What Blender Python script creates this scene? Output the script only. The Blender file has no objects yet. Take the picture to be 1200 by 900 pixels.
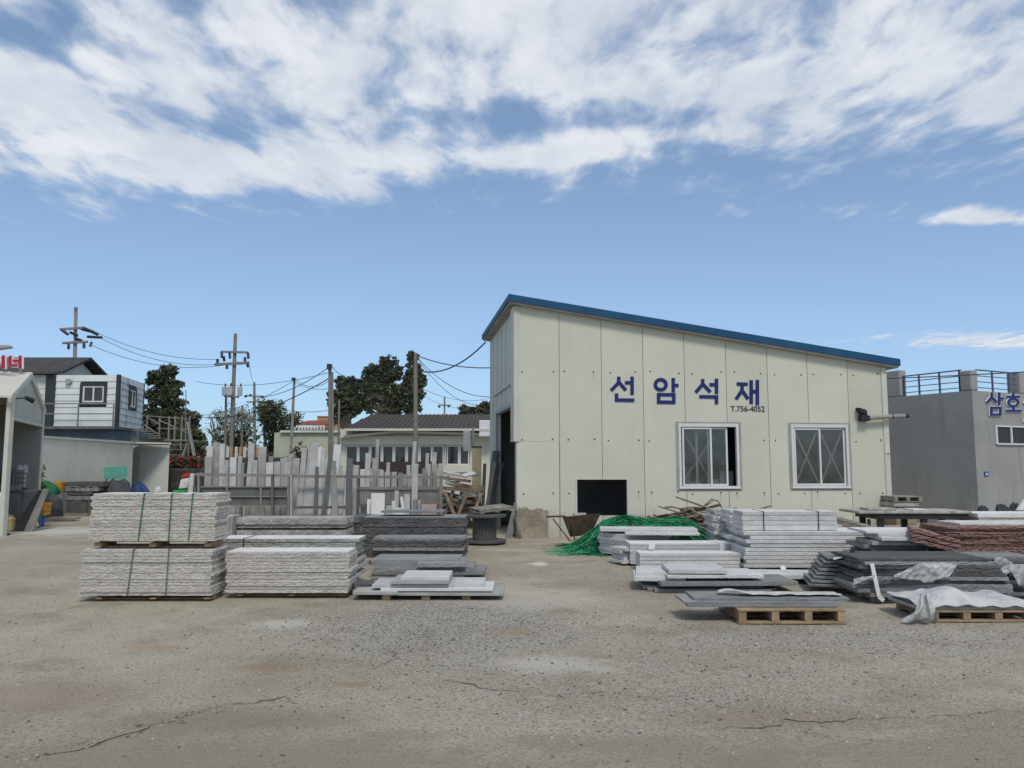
import bpy, bmesh, math, random
import numpy as np
from mathutils import Vector, Matrix

SC = bpy.context.scene
COL = SC.collection
# ------------------------------------------------------------------ camera, sky, sun, exposure
F = 942.0
PITCH = math.radians(5.76)
EYE = 1.65
cam_data = bpy.data.cameras.new("camera")
cam_data.sensor_width = 36.0
cam_data.lens = F / 1200.0 * 36.0
cam_data.clip_start = 0.05
cam_data.clip_end = 6000
cam = bpy.data.objects.new("camera", cam_data)
COL.objects.link(cam)
cam.location = (0, 0, EYE)
cam.rotation_euler = (math.pi / 2 + PITCH, 0, 0)
SC.camera = cam

SUN_DIR = Vector((0.20, -0.72, 1.0)).normalized()
sun_el = math.asin(SUN_DIR.z)
sun_rot = math.atan2(SUN_DIR.x, SUN_DIR.y)
sd = bpy.data.lights.new("sun", 'SUN')
sd.energy = 1.7
sd.angle = math.radians(14)
sd.color = (1.0, 0.95, 0.87)
sun = bpy.data.objects.new("sun", sd)
COL.objects.link(sun)
sun.rotation_euler = (-SUN_DIR).to_track_quat('-Z', 'Y').to_euler()
sun.location = (8, -10, 30)

SC.view_settings.view_transform = 'Standard'
SC.view_settings.look = 'None'
SC.view_settings.gamma = 1
SC.view_settings.use_curve_mapping = False
SC.view_settings.exposure = 0.27


def ray(px, py):
    xc = (px - 600.0) / F
    yc = -(py - 450.0) / F
    return Vector((xc, math.cos(PITCH) - yc * math.sin(PITCH), math.sin(PITCH) + yc * math.cos(PITCH)))


def P(px, py, Y):
    d = ray(px, py)
    t = Y / d.y
    return Vector((d.x * t, Y, EYE + d.z * t))


def G(px, py, z=0.0):
    d = ray(px, py)
    t = (z - EYE) / d.z
    return Vector((d.x * t, d.y * t, z))


def X(px, Y, py=560):
    return P(px, py, Y).x


def Zh(py, Y):
    return P(600, py, Y).z


class NT:
    """small node-tree writer"""
    def __init__(s, nt):
        s.nt = nt
        nt.nodes.clear()

    def n(s, t, **kw):
        nd = s.nt.nodes.new(t)
        for k, v in kw.items():
            setattr(nd, k, v)
        return nd

    def put(s, sock, v):
        if isinstance(v, bpy.types.NodeSocket):
            s.nt.links.new(v, sock)
        elif v is not None:
            sock.default_value = v

    def math(s, op, a, b=None, c=None, clamp=False):
        nd = s.n('ShaderNodeMath', operation=op, use_clamp=clamp)
        s.put(nd.inputs[0], a)
        if b is not None:
            s.put(nd.inputs[1], b)
        if c is not None:
            s.put(nd.inputs[2], c)
        return nd.outputs[0]

    def vmath(s, op, a, b=None):
        nd = s.n('ShaderNodeVectorMath', operation=op)
        s.put(nd.inputs[0], a)
        if b is not None:
            s.put(nd.inputs[1], b)
        return nd.outputs[0]

    def smooth(s, x, lo, hi, to0=0.0, to1=1.0):
        nd = s.n('ShaderNodeMapRange', interpolation_type='SMOOTHSTEP')
        s.put(nd.inputs['Value'], x)
        s.put(nd.inputs['From Min'], lo)
        s.put(nd.inputs['From Max'], hi)
        s.put(nd.inputs['To Min'], to0)
        s.put(nd.inputs['To Max'], to1)
        return nd.outputs[0]

    def noise(s, vec, scale, detail=4, rough=0.5, dist=0.0):
        nd = s.n('ShaderNodeTexNoise')
        s.put(nd.inputs['Vector'], vec)
        nd.inputs['Scale'].default_value = scale
        nd.inputs['Detail'].default_value = detail
        nd.inputs['Roughness'].default_value = rough
        nd.inputs['Distortion'].default_value = dist
        return nd.outputs['Fac']

    def voro(s, vec, scale, feature='F1', out='Distance'):
        nd = s.n('ShaderNodeTexVoronoi', feature=feature)
        s.put(nd.inputs['Vector'], vec)
        nd.inputs['Scale'].default_value = scale
        return nd.outputs[out]

    def mix(s, f, a, b, blend='MIX'):
        nd = s.n('ShaderNodeMix', data_type='RGBA', blend_type=blend)
        s.put(nd.inputs[0], f)
        s.put(nd.inputs[6], a if isinstance(a, bpy.types.NodeSocket) else (*a, 1)[:4])
        s.put(nd.inputs[7], b if isinstance(b, bpy.types.NodeSocket) else (*b, 1)[:4])
        return nd.outputs[2]

    def comb(s, x, y, z):
        nd = s.n('ShaderNodeCombineXYZ')
        for i, v in enumerate((x, y, z)):
            s.put(nd.inputs[i], v)
        return nd.outputs[0]

    def sep(s, v):
        nd = s.n('ShaderNodeSeparateXYZ')
        s.put(nd.inputs[0], v)
        return nd.outputs


# ---- world: Nishita sky with a broken cloud deck (placed by direction only)
world = bpy.data.worlds.new("World")
SC.world = world
world.use_nodes = True
w = NT(world.node_tree)
sky = w.n('ShaderNodeTexSky', sky_type='NISHITA', sun_disc=False)
sky.sun_elevation = sun_el
sky.sun_rotation = sun_rot
sky.altitude = 50
sky.air_density = 1.0
sky.dust_density = 1.0
sky.ozone_density = 2.0
tc = w.n('ShaderNodeTexCoord')
dx, dy, dz = w.sep(tc.outputs['Generated'])
zc = w.math('MAXIMUM', dz, 0.03)
cu = w.math('DIVIDE', dx, zc)
cv = w.math('DIVIDE', dy, zc)
pv = w.comb(cu, cv, 0.0)


def uv_of(px, py):
    d = ray(px, py)
    return d.x / d.z, d.y / d.z


warp = w.noise(w.vmath('ADD', pv, (7.3, 2.1, 0)), 1.3, 3, 0.5)
warp2 = w.noise(w.vmath('ADD', pv, (1.7, 9.4, 0)), 1.3, 3, 0.5)
pw = w.vmath('ADD', pv, w.comb(w.math('MULTIPLY', warp, 0.30), w.math('MULTIPLY', warp2, 0.35), 0.0))
pw = w.vmath('MULTIPLY', pw, (1.55, 0.80, 1.0))
CLOUD_OFF = (8.65, 4.2, 0.0)
pw = w.vmath('ADD', pw, CLOUD_OFF)
fb = w.noise(pw, 1.7, 3, 0.5)
fine = w.noise(pw, 5.2, 8, 0.56)
fbm = w.math('ADD', w.math('MULTIPLY', fb, 0.5), w.math('MULTIPLY', fine, 0.5))
vedge = w.math('ADD', 2.50, w.math('MULTIPLY', cu, -0.09))
bias = w.math('MULTIPLY', w.math('SUBTRACT', vedge, cv), 0.62)
bias = w.math('MINIMUM', w.math('MAXIMUM', bias, -0.60), 0.07)


def blob(px, py, ru, rv, amp, rot=0.0):
    u0, v0 = uv_of(px, py)
    du = w.math('SUBTRACT', cu, u0)
    dv = w.math('SUBTRACT', cv, v0)
    c, s_ = math.cos(rot), math.sin(rot)
    a = w.math('ADD', w.math('MULTIPLY', du, c), w.math('MULTIPLY', dv, s_))
    b = w.math('SUBTRACT', w.math('MULTIPLY', dv, c), w.math('MULTIPLY', du, s_))
    q = w.math('ADD', w.math('POWER', w.math('ABSOLUTE', w.math('DIVIDE', a, ru)), 2.0),
               w.math('POWER', w.math('ABSOLUTE', w.math('DIVIDE', b, rv)), 2.0))
    g = w.math('POWER', 2.718, w.math('MULTIPLY', q, -1.0))
    return w.math('MULTIPLY', g, amp)


BLOBS = [(290, 208, 0.60, 0.24, 0.70, 0.30), (1165, 256, 0.50, 0.15, 0.95, 0.10), (1180, 400, 1.3, 0.6, 1.05, 0.1),
         (130, 110, 0.9, 0.45, 0.22, 0.0), (560, 60, 0.9, 0.35, 0.16, 0.0), (610, 184, 0.5, 0.10, 0.45, 0.0),
         (270, 150, 0.34, 0.13, -0.42, 0.0), (660, 140, 0.36, 0.10, -0.42, 0.0), (1130, 120, .7, .16, .20, 0.1), (20, 35, 0.3, 0.1, -0.25, 0.0),
         (1000, 70, 1.0, 0.4, 0.17, 0.0), (920, 150, 0.8, 0.09, 0.16, -0.1), (300, 282, 0.14, 0.10, 0.22, 0.0), (1150, 362, 0.3, 0.2, 0.26, 0.0)]
for bb in BLOBS:
    bias = w.math('ADD', bias, blob(*bb))
dens = w.math('ADD', w.math('MULTIPLY', w.math('SUBTRACT', fbm, 0.5), 3.0), bias)
cover = w.smooth(dens, -0.22, 0.50)
cover = w.math('MULTIPLY', cover, 0.90)
shade = w.smooth(w.noise(w.vmath('ADD', pw, (0.05, 0.14, 0.3)), 2.3, 6, 0.6), 0.3, 0.7)
ccol = w.mix(shade, (0.60, 0.65, 0.72), (0.83, 0.85, 0.88))
ccol = w.mix(w.smooth(dens, 0.0, 0.3), (0.60, 0.68, 0.80), ccol)
bg_s = w.n('ShaderNodeBackground')
hz = w.smooth(dz, -0.05, 0.5)
skyc = w.mix(1.0, sky.outputs[0], w.mix(hz, (0.56, 0.78, 1.03), (0.90, 0.90, 0.93)), 'MULTIPLY')
skyc = w.mix(0.34, skyc, w.mix(w.smooth(dz, 0.0, 0.45), (5.4, 7.2, 9.2), (2.5, 3.8, 5.8)))      # thin milky veil of high cloud
w.put(bg_s.inputs[0], skyc)
bg_s.inputs[1].default_value = 0.105
bg_c = w.n('ShaderNodeBackground')
w.put(bg_c.inputs[0], ccol)
bg_c.inputs[1].default_value = 0.87
mx = w.n('ShaderNodeMixShader')
w.put(mx.inputs[0], cover)
w.put(mx.inputs[1], bg_s.outputs[0])
w.put(mx.inputs[2], bg_c.outputs[0])
wo = w.n('ShaderNodeOutputWorld')
w.put(wo.inputs[0], mx.outputs[0])

# ------------------------------------------------------------------ materials
def lum(c, k):
    return tuple(max(0.0, min(1.0, x * k)) for x in c)


MATS = {}


def mat(name, col, rough=0.75, var=0.15, vscale=2.5, col2=None, f2=(0.5, 0.7), s2=6.0, speck=None, bump=None,
        streak=None, metal=0.0, spec=0.35, objvar=0.06, splash=None):
    m = bpy.data.materials.new(name)
    m.use_nodes = True
    t = NT(m.node_tree)
    tc = t.n('ShaderNodeTexCoord')
    oi = t.n('ShaderNodeObjectInfo')
    rnd = oi.outputs['Random']
    off = t.comb(t.math('MULTIPLY', rnd, 37.0), t.math('MULTIPLY', rnd, 91.0), t.math('MULTIPLY', rnd, 13.0))
    v = t.vmath('ADD', tc.outputs['Object'], off)
    n1 = t.noise(v, vscale, 5, 0.6)
    c = t.mix(t.smooth(n1, 0.3, 0.7), lum(col, 1 - var), lum(col, 1 + var))
    if col2:
        n2 = t.noise(t.vmath('ADD', v, (5.1, 3.3, 8.8)), s2, 6, 0.65)
        c = t.mix(t.smooth(n2, *f2), c, col2)
    if streak:                                  # dirt run-off: stretched vertically
        sv = t.vmath('MULTIPLY', v, (streak[0], streak[0], streak[1]))
        n3 = t.noise(sv, 1.0, 5, 0.6)
        c = t.mix(t.math('MULTIPLY', t.smooth(n3, streak[3], streak[4]), streak[5]), c, streak[2])
    if speck:
        for (sc_, lo, hi, scol, amt) in speck:
            n4 = t.noise(t.vmath('ADD', v, (sc_, 1.0, 2.0)), sc_, 2, 0.6)
            c = t.mix(t.math('MULTIPLY', t.smooth(n4, lo, hi), amt), c, scol)
    if splash:                                  # mud thrown up against the foot of the wall, ragged upper edge
        oz = t.sep(tc.outputs['Object'])[2]
        edge = t.math('ADD', oz, t.math('MULTIPLY', t.noise(v, 3.5, 6, 0.65), -1.3))
        c = t.mix(t.math('MULTIPLY', t.smooth(edge, 0.10, -0.55), 0.45), c, splash)
    hv = t.n('ShaderNodeHueSaturation')
    t.put(hv.inputs['Color'], c)
    t.put(hv.inputs['Value'], t.math('ADD', 1.0 - objvar, t.math('MULTIPLY', rnd, 2 * objvar)))
    b = t.n('ShaderNodeBsdfPrincipled')
    t.put(b.inputs['Base Color'], hv.outputs[0])
    b.inputs['Roughness'].default_value = rough
    b.inputs['Metallic'].default_value = metal
    b.inputs['Specular IOR Level'].default_value = spec
    if bump:
        bn = t.noise(v, bump[0], 6, 0.65)
        bp = t.n('ShaderNodeBump')
        bp.inputs['Strength'].default_value = bump[1]
        bp.inputs['Distance'].default_value = bump[2]
        t.put(bp.inputs['Height'], bn)
        t.put(b.inputs['Normal'], bp.outputs[0])
    o = t.n('ShaderNodeOutputMaterial')
    t.put(o.inputs[0], b.outputs[0])
    MATS[name] = m
    return m


DK, WH = (0.03, 0.03, 0.035), (0.75, 0.75, 0.74)
mat('granite_rough', (0.535, 0.50, 0.44), 0.9, 0.14, 9, speck=[(62, 0.55, 0.68, (0.17, 0.155, 0.13), 0.55), (40, 0.57, 0.72, (0.72, 0.68, 0.61), 0.55)],
    bump=(55, 0.9, 0.02), objvar=0.10)
mat('granite_top', (0.66, 0.65, 0.62), 0.8, 0.08, 3, speck=[(90, 0.55, 0.7, (0.3, 0.29, 0.28), 0.5)], bump=(90, 0.25, 0.004))
mat('granite_pale', (0.54, 0.535, 0.515), 0.75, 0.10, 3, col2=(0.40, 0.39, 0.37), f2=(0.55, 0.8), s2=2.0,
    speck=[(110, 0.55, 0.68, (0.16, 0.16, 0.165), 0.6), (60, 0.6, 0.75, (0.74, 0.74, 0.73), 0.5)], bump=(90, 0.3, 0.006), objvar=0.10)
mat('granite_grey', (0.375, 0.37, 0.352), 0.75, 0.12, 3, col2=(0.32, 0.31, 0.285), f2=(0.5, 0.8), s2=2.5,
    speck=[(90, 0.55, 0.7, (0.14, 0.14, 0.14), 0.45)], bump=(70, 0.3, 0.006), objvar=0.16)
mat('granite_weathered', (0.36, 0.345, 0.31), 0.85, 0.2, 5, col2=(0.19, 0.18, 0.16), f2=(0.5, 0.75), s2=4,
    speck=[(70, 0.55, 0.7, (0.12, 0.12, 0.11), 0.5)], bump=(40, 0.6, 0.012), objvar=0.10)
mat('basalt', (0.088, 0.086, 0.083), 0.8, 0.2, 4, col2=(0.16, 0.16, 0.155), f2=(0.5, 0.8), s2=5,
    speck=[(80, 0.58, 0.7, (0.22, 0.22, 0.22), 0.35)], bump=(45, 0.6, 0.012), objvar=0.15)
mat('slate_grey', (0.225, 0.228, 0.222), 0.7, 0.16, 3, col2=(0.23, 0.23, 0.22), f2=(0.5, 0.8), s2=3,
    speck=[(90, 0.56, 0.7, (0.06, 0.06, 0.06), 0.4)], bump=(60, 0.35, 0.006), objvar=0.16)
mat('slate_blue', (0.105, 0.112, 0.116), 0.65, 0.15, 3, speck=[(90, 0.56, 0.7, (0.05, 0.05, 0.06), 0.4)], bump=(60, 0.3, 0.006), objvar=0.12)
mat('red_granite', (0.255, 0.150, 0.125), 0.88, 0.2, 8, speck=[(60, 0.55, 0.68, (0.09, 0.06, 0.055), 0.6), (40, 0.6, 0.75, (0.42, 0.30, 0.26), 0.5)],
    bump=(50, 0.9, 0.02), objvar=0.10)
mat('pink_stone', (0.36, 0.27, 0.235), 0.8, 0.12, 4, speck=[(80, 0.55, 0.7, (0.2, 0.15, 0.13), 0.5)])
mat('pallet_wood', (0.30, 0.215, 0.13), 0.85, 0.25, 6, col2=(0.20, 0.13, 0.075), f2=(0.55, 0.8), s2=9, bump=(60, 0.4, 0.004), objvar=0.15,
    streak=(30, 30, (0.17, 0.11, 0.06), 0.5, 0.75, 0.4))
mat('pallet_grey', (0.25, 0.225, 0.185), 0.9, 0.25, 6, col2=(0.13, 0.115, 0.095), f2=(0.5, 0.8), s2=9, bump=(60, 0.4, 0.004), objvar=0.2)
mat('scrap_wood', (0.19, 0.145, 0.10), 0.92, 0.3, 7, col2=(0.08, 0.06, 0.045), f2=(0.5, 0.75), s2=11, bump=(50, 0.5, 0.006), objvar=0.3)
mat('pale_wood', (0.58, 0.46, 0.27), 0.8, 0.12, 4, col2=(0.40, 0.29, 0.15), f2=(0.6, 0.8), s2=6)
mat('panel', (0.545, 0.537, 0.440), 0.55, 0.035, 0.8, streak=(6.0, 0.5, (0.38, 0.37, 0.28), 0.56, 0.86, 0.30),
    col2=(0.51, 0.50, 0.40), f2=(0.55, 0.85), s2=1.6, spec=0.3, objvar=0.045, bump=(1.3, 0.25, 0.04), splash=(0.30, 0.27, 0.21))
mat('panel_grey', (0.52, 0.535, 0.48), 0.6, 0.05, 0.8, streak=(5.0, 0.5, (0.36, 0.36, 0.30), 0.55, 0.85, 0.4), spec=0.3, objvar=0.03)
mat('panel_old', (0.45, 0.45, 0.385), 0.65, 0.06, 0.9, streak=(4.0, 0.5, (0.30, 0.30, 0.25), 0.55, 0.85, 0.5), objvar=0.04)
mat('seam', (0.20, 0.20, 0.17), 0.8, 0.2, 3)
mat('interior_shade', (0.10, 0.10, 0.10), 0.9, 0.2, 1.5)  # shade of unlit rooms put into the colour
mat('roof_blue', (0.004, 0.060, 0.140), 0.55, 0.15, 1.5, col2=(0.01, 0.075, 0.155), objvar=0)
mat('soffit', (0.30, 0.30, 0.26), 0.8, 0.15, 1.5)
mat('white_trim', (0.63, 0.63, 0.61), 0.45, 0.05, 2, streak=(8, 1.5, (0.45, 0.44, 0.40), 0.6, 0.85, 0.4))
mat('trim_beige', (0.52, 0.515, 0.435), 0.5, 0.05, 2, streak=(8, 1.0, (0.4, 0.4, 0.34), 0.6, 0.85, 0.4))
mat('letter_blue', (0.008, 0.019, 0.125), 0.5, 0.08, 2, objvar=0)
mat('letter_dark', (0.05, 0.05, 0.06), 0.6, 0.1, 2, objvar=0)
mat('letter_red', (0.42, 0.012, 0.045), 0.45, 0.08, 2, objvar=0)
mat('letter_white', (0.78, 0.78, 0.78), 0.5, 0.05, 2, objvar=0)
mat('concrete', (0.33, 0.315, 0.275), 0.9, 0.18, 2.2, col2=(0.24, 0.225, 0.19), f2=(0.5, 0.75), s2=4, speck=[(60, 0.58, 0.72, (0.16, 0.15, 0.13), 0.5)], bump=(30, 0.5, 0.01))
mat('mortar', (0.34, 0.295, 0.215), 0.95, 0.25, 3.5, col2=(0.235, 0.225, 0.205), f2=(0.48, 0.7), s2=3.0, speck=[(40, 0.55, 0.7, (0.17, 0.14, 0.10), 0.7)], bump=(25, 0.9, 0.03))
mat('render_grey', (0.295, 0.292, 0.278), 0.9, 0.08, 0.6, col2=(0.26, 0.26, 0.25), f2=(0.5, 0.75), s2=0.9, streak=(4, 0.4, (0.155, 0.155, 0.15), 0.5, 0.85, 0.5), bump=(40, 0.2, 0.004), objvar=0)
mat('steel_grey', (0.20, 0.192, 0.172), 0.7, 0.15, 3, col2=(0.20, 0.15, 0.11), f2=(0.68, 0.85), s2=7, metal=0.0, objvar=0.06)
mat('steel_dark', (0.108, 0.108, 0.102), 0.7, 0.2, 3, col2=(0.13, 0.10, 0.08), f2=(0.65, 0.85), s2=7, metal=0.0)
mat('steel_galv', (0.36, 0.37, 0.37), 0.5, 0.12, 4, metal=0.4)
mat('rust', (0.075, 0.05, 0.036), 0.85, 0.3, 7, col2=(0.13, 0.075, 0.045), f2=(0.5, 0.75), s2=9, bump=(60, 0.4, 0.004))
mat('rail_navy', (0.06, 0.08, 0.13), 0.5, 0.15, 3)
mat('black_metal', (0.022, 0.022, 0.024), 0.6, 0.2, 5)
mat('black_band', (0.02, 0.02, 0.022), 0.5, 0.1, 5)
mat('strap_green', (0.025, 0.125, 0.055), 0.5, 0.25, 6, objvar=0.0, col2=(0.06, 0.19, 0.10), f2=(0.6, 0.8), s2=10)
mat('strap_pile', (0.012, 0.25, 0.105), 0.45, 0.35, 5, objvar=0.0, col2=(0.07, 0.42, 0.22), f2=(0.55, 0.75), s2=9)
mat('strap_olive', (0.11, 0.125, 0.08), 0.6, 0.2, 6)
mat('white_band', (0.72, 0.72, 0.70), 0.5, 0.08, 5)
mat('cloth_white', (0.56, 0.555, 0.535), 0.75, 0.14, 5, col2=(0.44, 0.43, 0.40), f2=(0.55, 0.8), s2=7, bump=(11, 0.9, 0.05))
mat('spool', (0.075, 0.075, 0.072), 0.8, 0.2, 4, col2=(0.13, 0.12, 0.11), f2=(0.5, 0.8), s2=6)
mat('panel_fence', (0.60, 0.595, 0.50), 0.65, 0.06, 0.9, streak=(4.0, 0.5, (0.33, 0.33, 0.27), 0.55, 0.85, 0.5), objvar=0.04)
mat('siding', (0.60, 0.64, 0.61), 0.6, 0.06, 1.5, streak=(3, 0.6, (0.30, 0.32, 0.30), 0.55, 0.85, 0.6))
mat('siding_dirty', (0.60, 0.64, 0.63), 0.65, 0.12, 2, streak=(3, 0.9, (0.14, 0.15, 0.14), 0.45, 0.75, 0.75))
mat('dark_trim', (0.035, 0.04, 0.04), 0.6, 0.15, 3)
mat('roof_dark', (0.05, 0.047, 0.045), 0.85, 0.2, 1.5, col2=(0.085, 0.08, 0.075), s2=3, objvar=0)
mat('roof_brown', (0.062, 0.047, 0.040), 0.7, 0.15, 1.2, objvar=0)
mat('roof_white', (0.52, 0.50, 0.43), 0.6, 0.06, 1.0, objvar=0, streak=(3, 3, (0.4, 0.38, 0.32), 0.6, 0.85, 0.4))
mat('roof_red', (0.25, 0.062, 0.045), 0.8, 0.2, 2)
mat('house_cream', (0.56, 0.565, 0.47), 0.8, 0.06, 0.8, streak=(2, 0.4, (0.4, 0.4, 0.33), 0.55, 0.85, 0.4))
mat('house_green', (0.42, 0.44, 0.335), 0.85, 0.08, 0.8, streak=(2, 0.4, (0.27, 0.28, 0.21), 0.5, 0.85, 0.5))
mat('orange_wall', (0.45, 0.24, 0.12), 0.85, 0.1, 1)
mat('brown_panel', (0.045, 0.034, 0.030), 0.7, 0.15, 2)
mat('pole_concrete', (0.265, 0.255, 0.23), 0.85, 0.15, 1.5, streak=(8, 0.5, (0.15, 0.14, 0.125), 0.5, 0.8, 0.5))
mat('pole_old', (0.20, 0.185, 0.155), 0.9, 0.2, 1.5, streak=(10, 0.5, (0.11, 0.10, 0.085), 0.5, 0.8, 0.6))
mat('transformer', (0.42, 0.42, 0.40), 0.6, 0.1, 3)
mat('cable', (0.03, 0.03, 0.035), 0.6, 0.1, 3, objvar=0)
mat('insulator', (0.03, 0.035, 0.045), 0.4, 0.2, 5)
mat('leaf_dark', (0.080, 0.096, 0.052), 0.8, 0.35, 0.7, col2=(0.046, 0.056, 0.026), f2=(0.5, 0.7), s2=1.5, spec=0.15)
mat('leaf_pine', (0.095, 0.108, 0.064), 0.85, 0.35, 0.7, col2=(0.098, 0.095, 0.058), f2=(0.5, 0.7), s2=1.2, spec=0.12)
mat('leaf_olive', (0.075, 0.088, 0.042), 0.8, 0.35, 0.9, col2=(0.11, 0.12, 0.06), f2=(0.5, 0.7), s2=1.5, spec=0.15)
mat('leaf_green', (0.045, 0.085, 0.025), 0.75, 0.3, 2, col2=(0.09, 0.14, 0.045), f2=(0.5, 0.7), s2=3, spec=0.2)
mat('blossom_pale', (0.42, 0.44, 0.36), 0.8, 0.2, 2)
mat('blossom_red', (0.42, 0.02, 0.06), 0.7, 0.3, 4, col2=(0.48, 0.07, 0.13), f2=(0.5, 0.7), s2=6)
mat('leaf_rust', (0.14, 0.055, 0.045), 0.8, 0.3, 3, col2=(0.08, 0.075, 0.04), f2=(0.45, 0.6), s2=5)
mat('bark', (0.085, 0.07, 0.055), 0.95, 0.3, 4, bump=(20, 0.6, 0.02))
mat('stone_wall', (0.045, 0.045, 0.042), 0.95, 0.35, 2, col2=(0.09, 0.09, 0.08), f2=(0.5, 0.7), s2=3.5, bump=(6, 1.0, 0.08))
mat('crate_orange', (0.55, 0.26, 0.02), 0.5, 0.1, 4)
mat('bucket_blue', (0.012, 0.12, 0.42), 0.45, 0.1, 4)
mat('crate_green', (0.03, 0.42, 0.06), 0.5, 0.1, 4)
mat('tarp_green', (0.01, 0.13, 0.05), 0.6, 0.25, 5, bump=(12, 0.6, 0.03))
mat('tarp_blue', (0.018, 0.05, 0.14), 0.6, 0.25, 5, bump=(12, 0.6, 0.03))
mat('tarp_dark', (0.05, 0.053, 0.055), 0.75, 0.25, 4, bump=(10, 0.6, 0.03))
mat('teal', (0.07, 0.28, 0.215), 0.6, 0.12, 3, col2=(0.14, 0.33, 0.27), s2=5)
mat('can_tan', (0.40, 0.31, 0.15), 0.5, 0.08, 4)
mat('machine_grey', (0.16, 0.16, 0.155), 0.5, 0.12, 4, metal=0.3)
mat('rubber', (0.025, 0.025, 0.025), 0.8, 0.15, 5)
mat('red_paint', (0.30, 0.025, 0.02), 0.6, 0.15, 4)
mat('blue_wall', (0.10, 0.135, 0.17), 0.7, 0.1, 1.5)
mat('shed_inner', (0.32, 0.32, 0.295), 0.85, 0.1, 1.0)
mat('lamp_body', (0.26, 0.26, 0.235), 0.6, 0.08, 3)
mat('sign_blue', (0.01, 0.07, 0.25), 0.5, 0.05, 3)


def glass_mat(name, tint, refl):
    m = bpy.data.materials.new(name)
    m.use_nodes = True
    t = NT(m.node_tree)
    tr = t.n('ShaderNodeBsdfTransparent')
    tr.inputs[0].default_value = (*tint, 1)
    gl = t.n('ShaderNodeBsdfGlossy')
    gl.inputs['Roughness'].default_value = 0.04
    gl.inputs[0].default_value = (0.9, 0.95, 0.95, 1)
    df = t.n('ShaderNodeBsdfDiffuse')
    df.inputs[0].default_value = (0.33, 0.34, 0.33, 1)
    mxa = t.n('ShaderNodeMixShader')
    mxa.inputs[0].default_value = refl
    t.put(mxa.inputs[1], tr.outputs[0])
    t.put(mxa.inputs[2], gl.outputs[0])
    mxb = t.n('ShaderNodeMixShader')                 # a film of stone dust on the pane
    tc = t.n('ShaderNodeTexCoord')
    t.put(mxb.inputs[0], t.smooth(t.noise(tc.outputs['Object'], 2.2, 5, 0.6), 0.25, 0.8, 0.04, 0.17))
    t.put(mxb.inputs[1], mxa.outputs[0])
    t.put(mxb.inputs[2], df.outputs[0])
    o = t.n('ShaderNodeOutputMaterial')
    t.put(o.inputs[0], mxb.outputs[0])
    MATS[name] = m


glass_mat('glass', (0.72, 0.75, 0.74), 0.045)
glass_mat('glass_dark', (0.30, 0.33, 0.34), 0.05)


def film_mat(name):
    m = bpy.data.materials.new(name)
    m.use_nodes = True
    t = NT(m.node_tree)
    tr = t.n('ShaderNodeBsdfTransparent')
    pb = t.n('ShaderNodeBsdfPrincipled')
    pb.inputs['Base Color'].default_value = (0.62, 0.63, 0.62, 1)
    pb.inputs['Roughness'].default_value = 0.3
    tc = t.n('ShaderNodeTexCoord')
    mxa = t.n('ShaderNodeMixShader')
    t.put(mxa.inputs[0], t.smooth(t.noise(t.vmath('MULTIPLY', tc.outputs['Object'], (6, 20, 14)), 1.0, 5, 0.6), 0.3, 0.7, 0.12, 0.75))
    t.put(mxa.inputs[1], tr.outputs[0])
    t.put(mxa.inputs[2], pb.outputs[0])
    o = t.n('ShaderNodeOutputMaterial')
    t.put(o.inputs[0], mxa.outputs[0])
    MATS[name] = m


film_mat('film')

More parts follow.
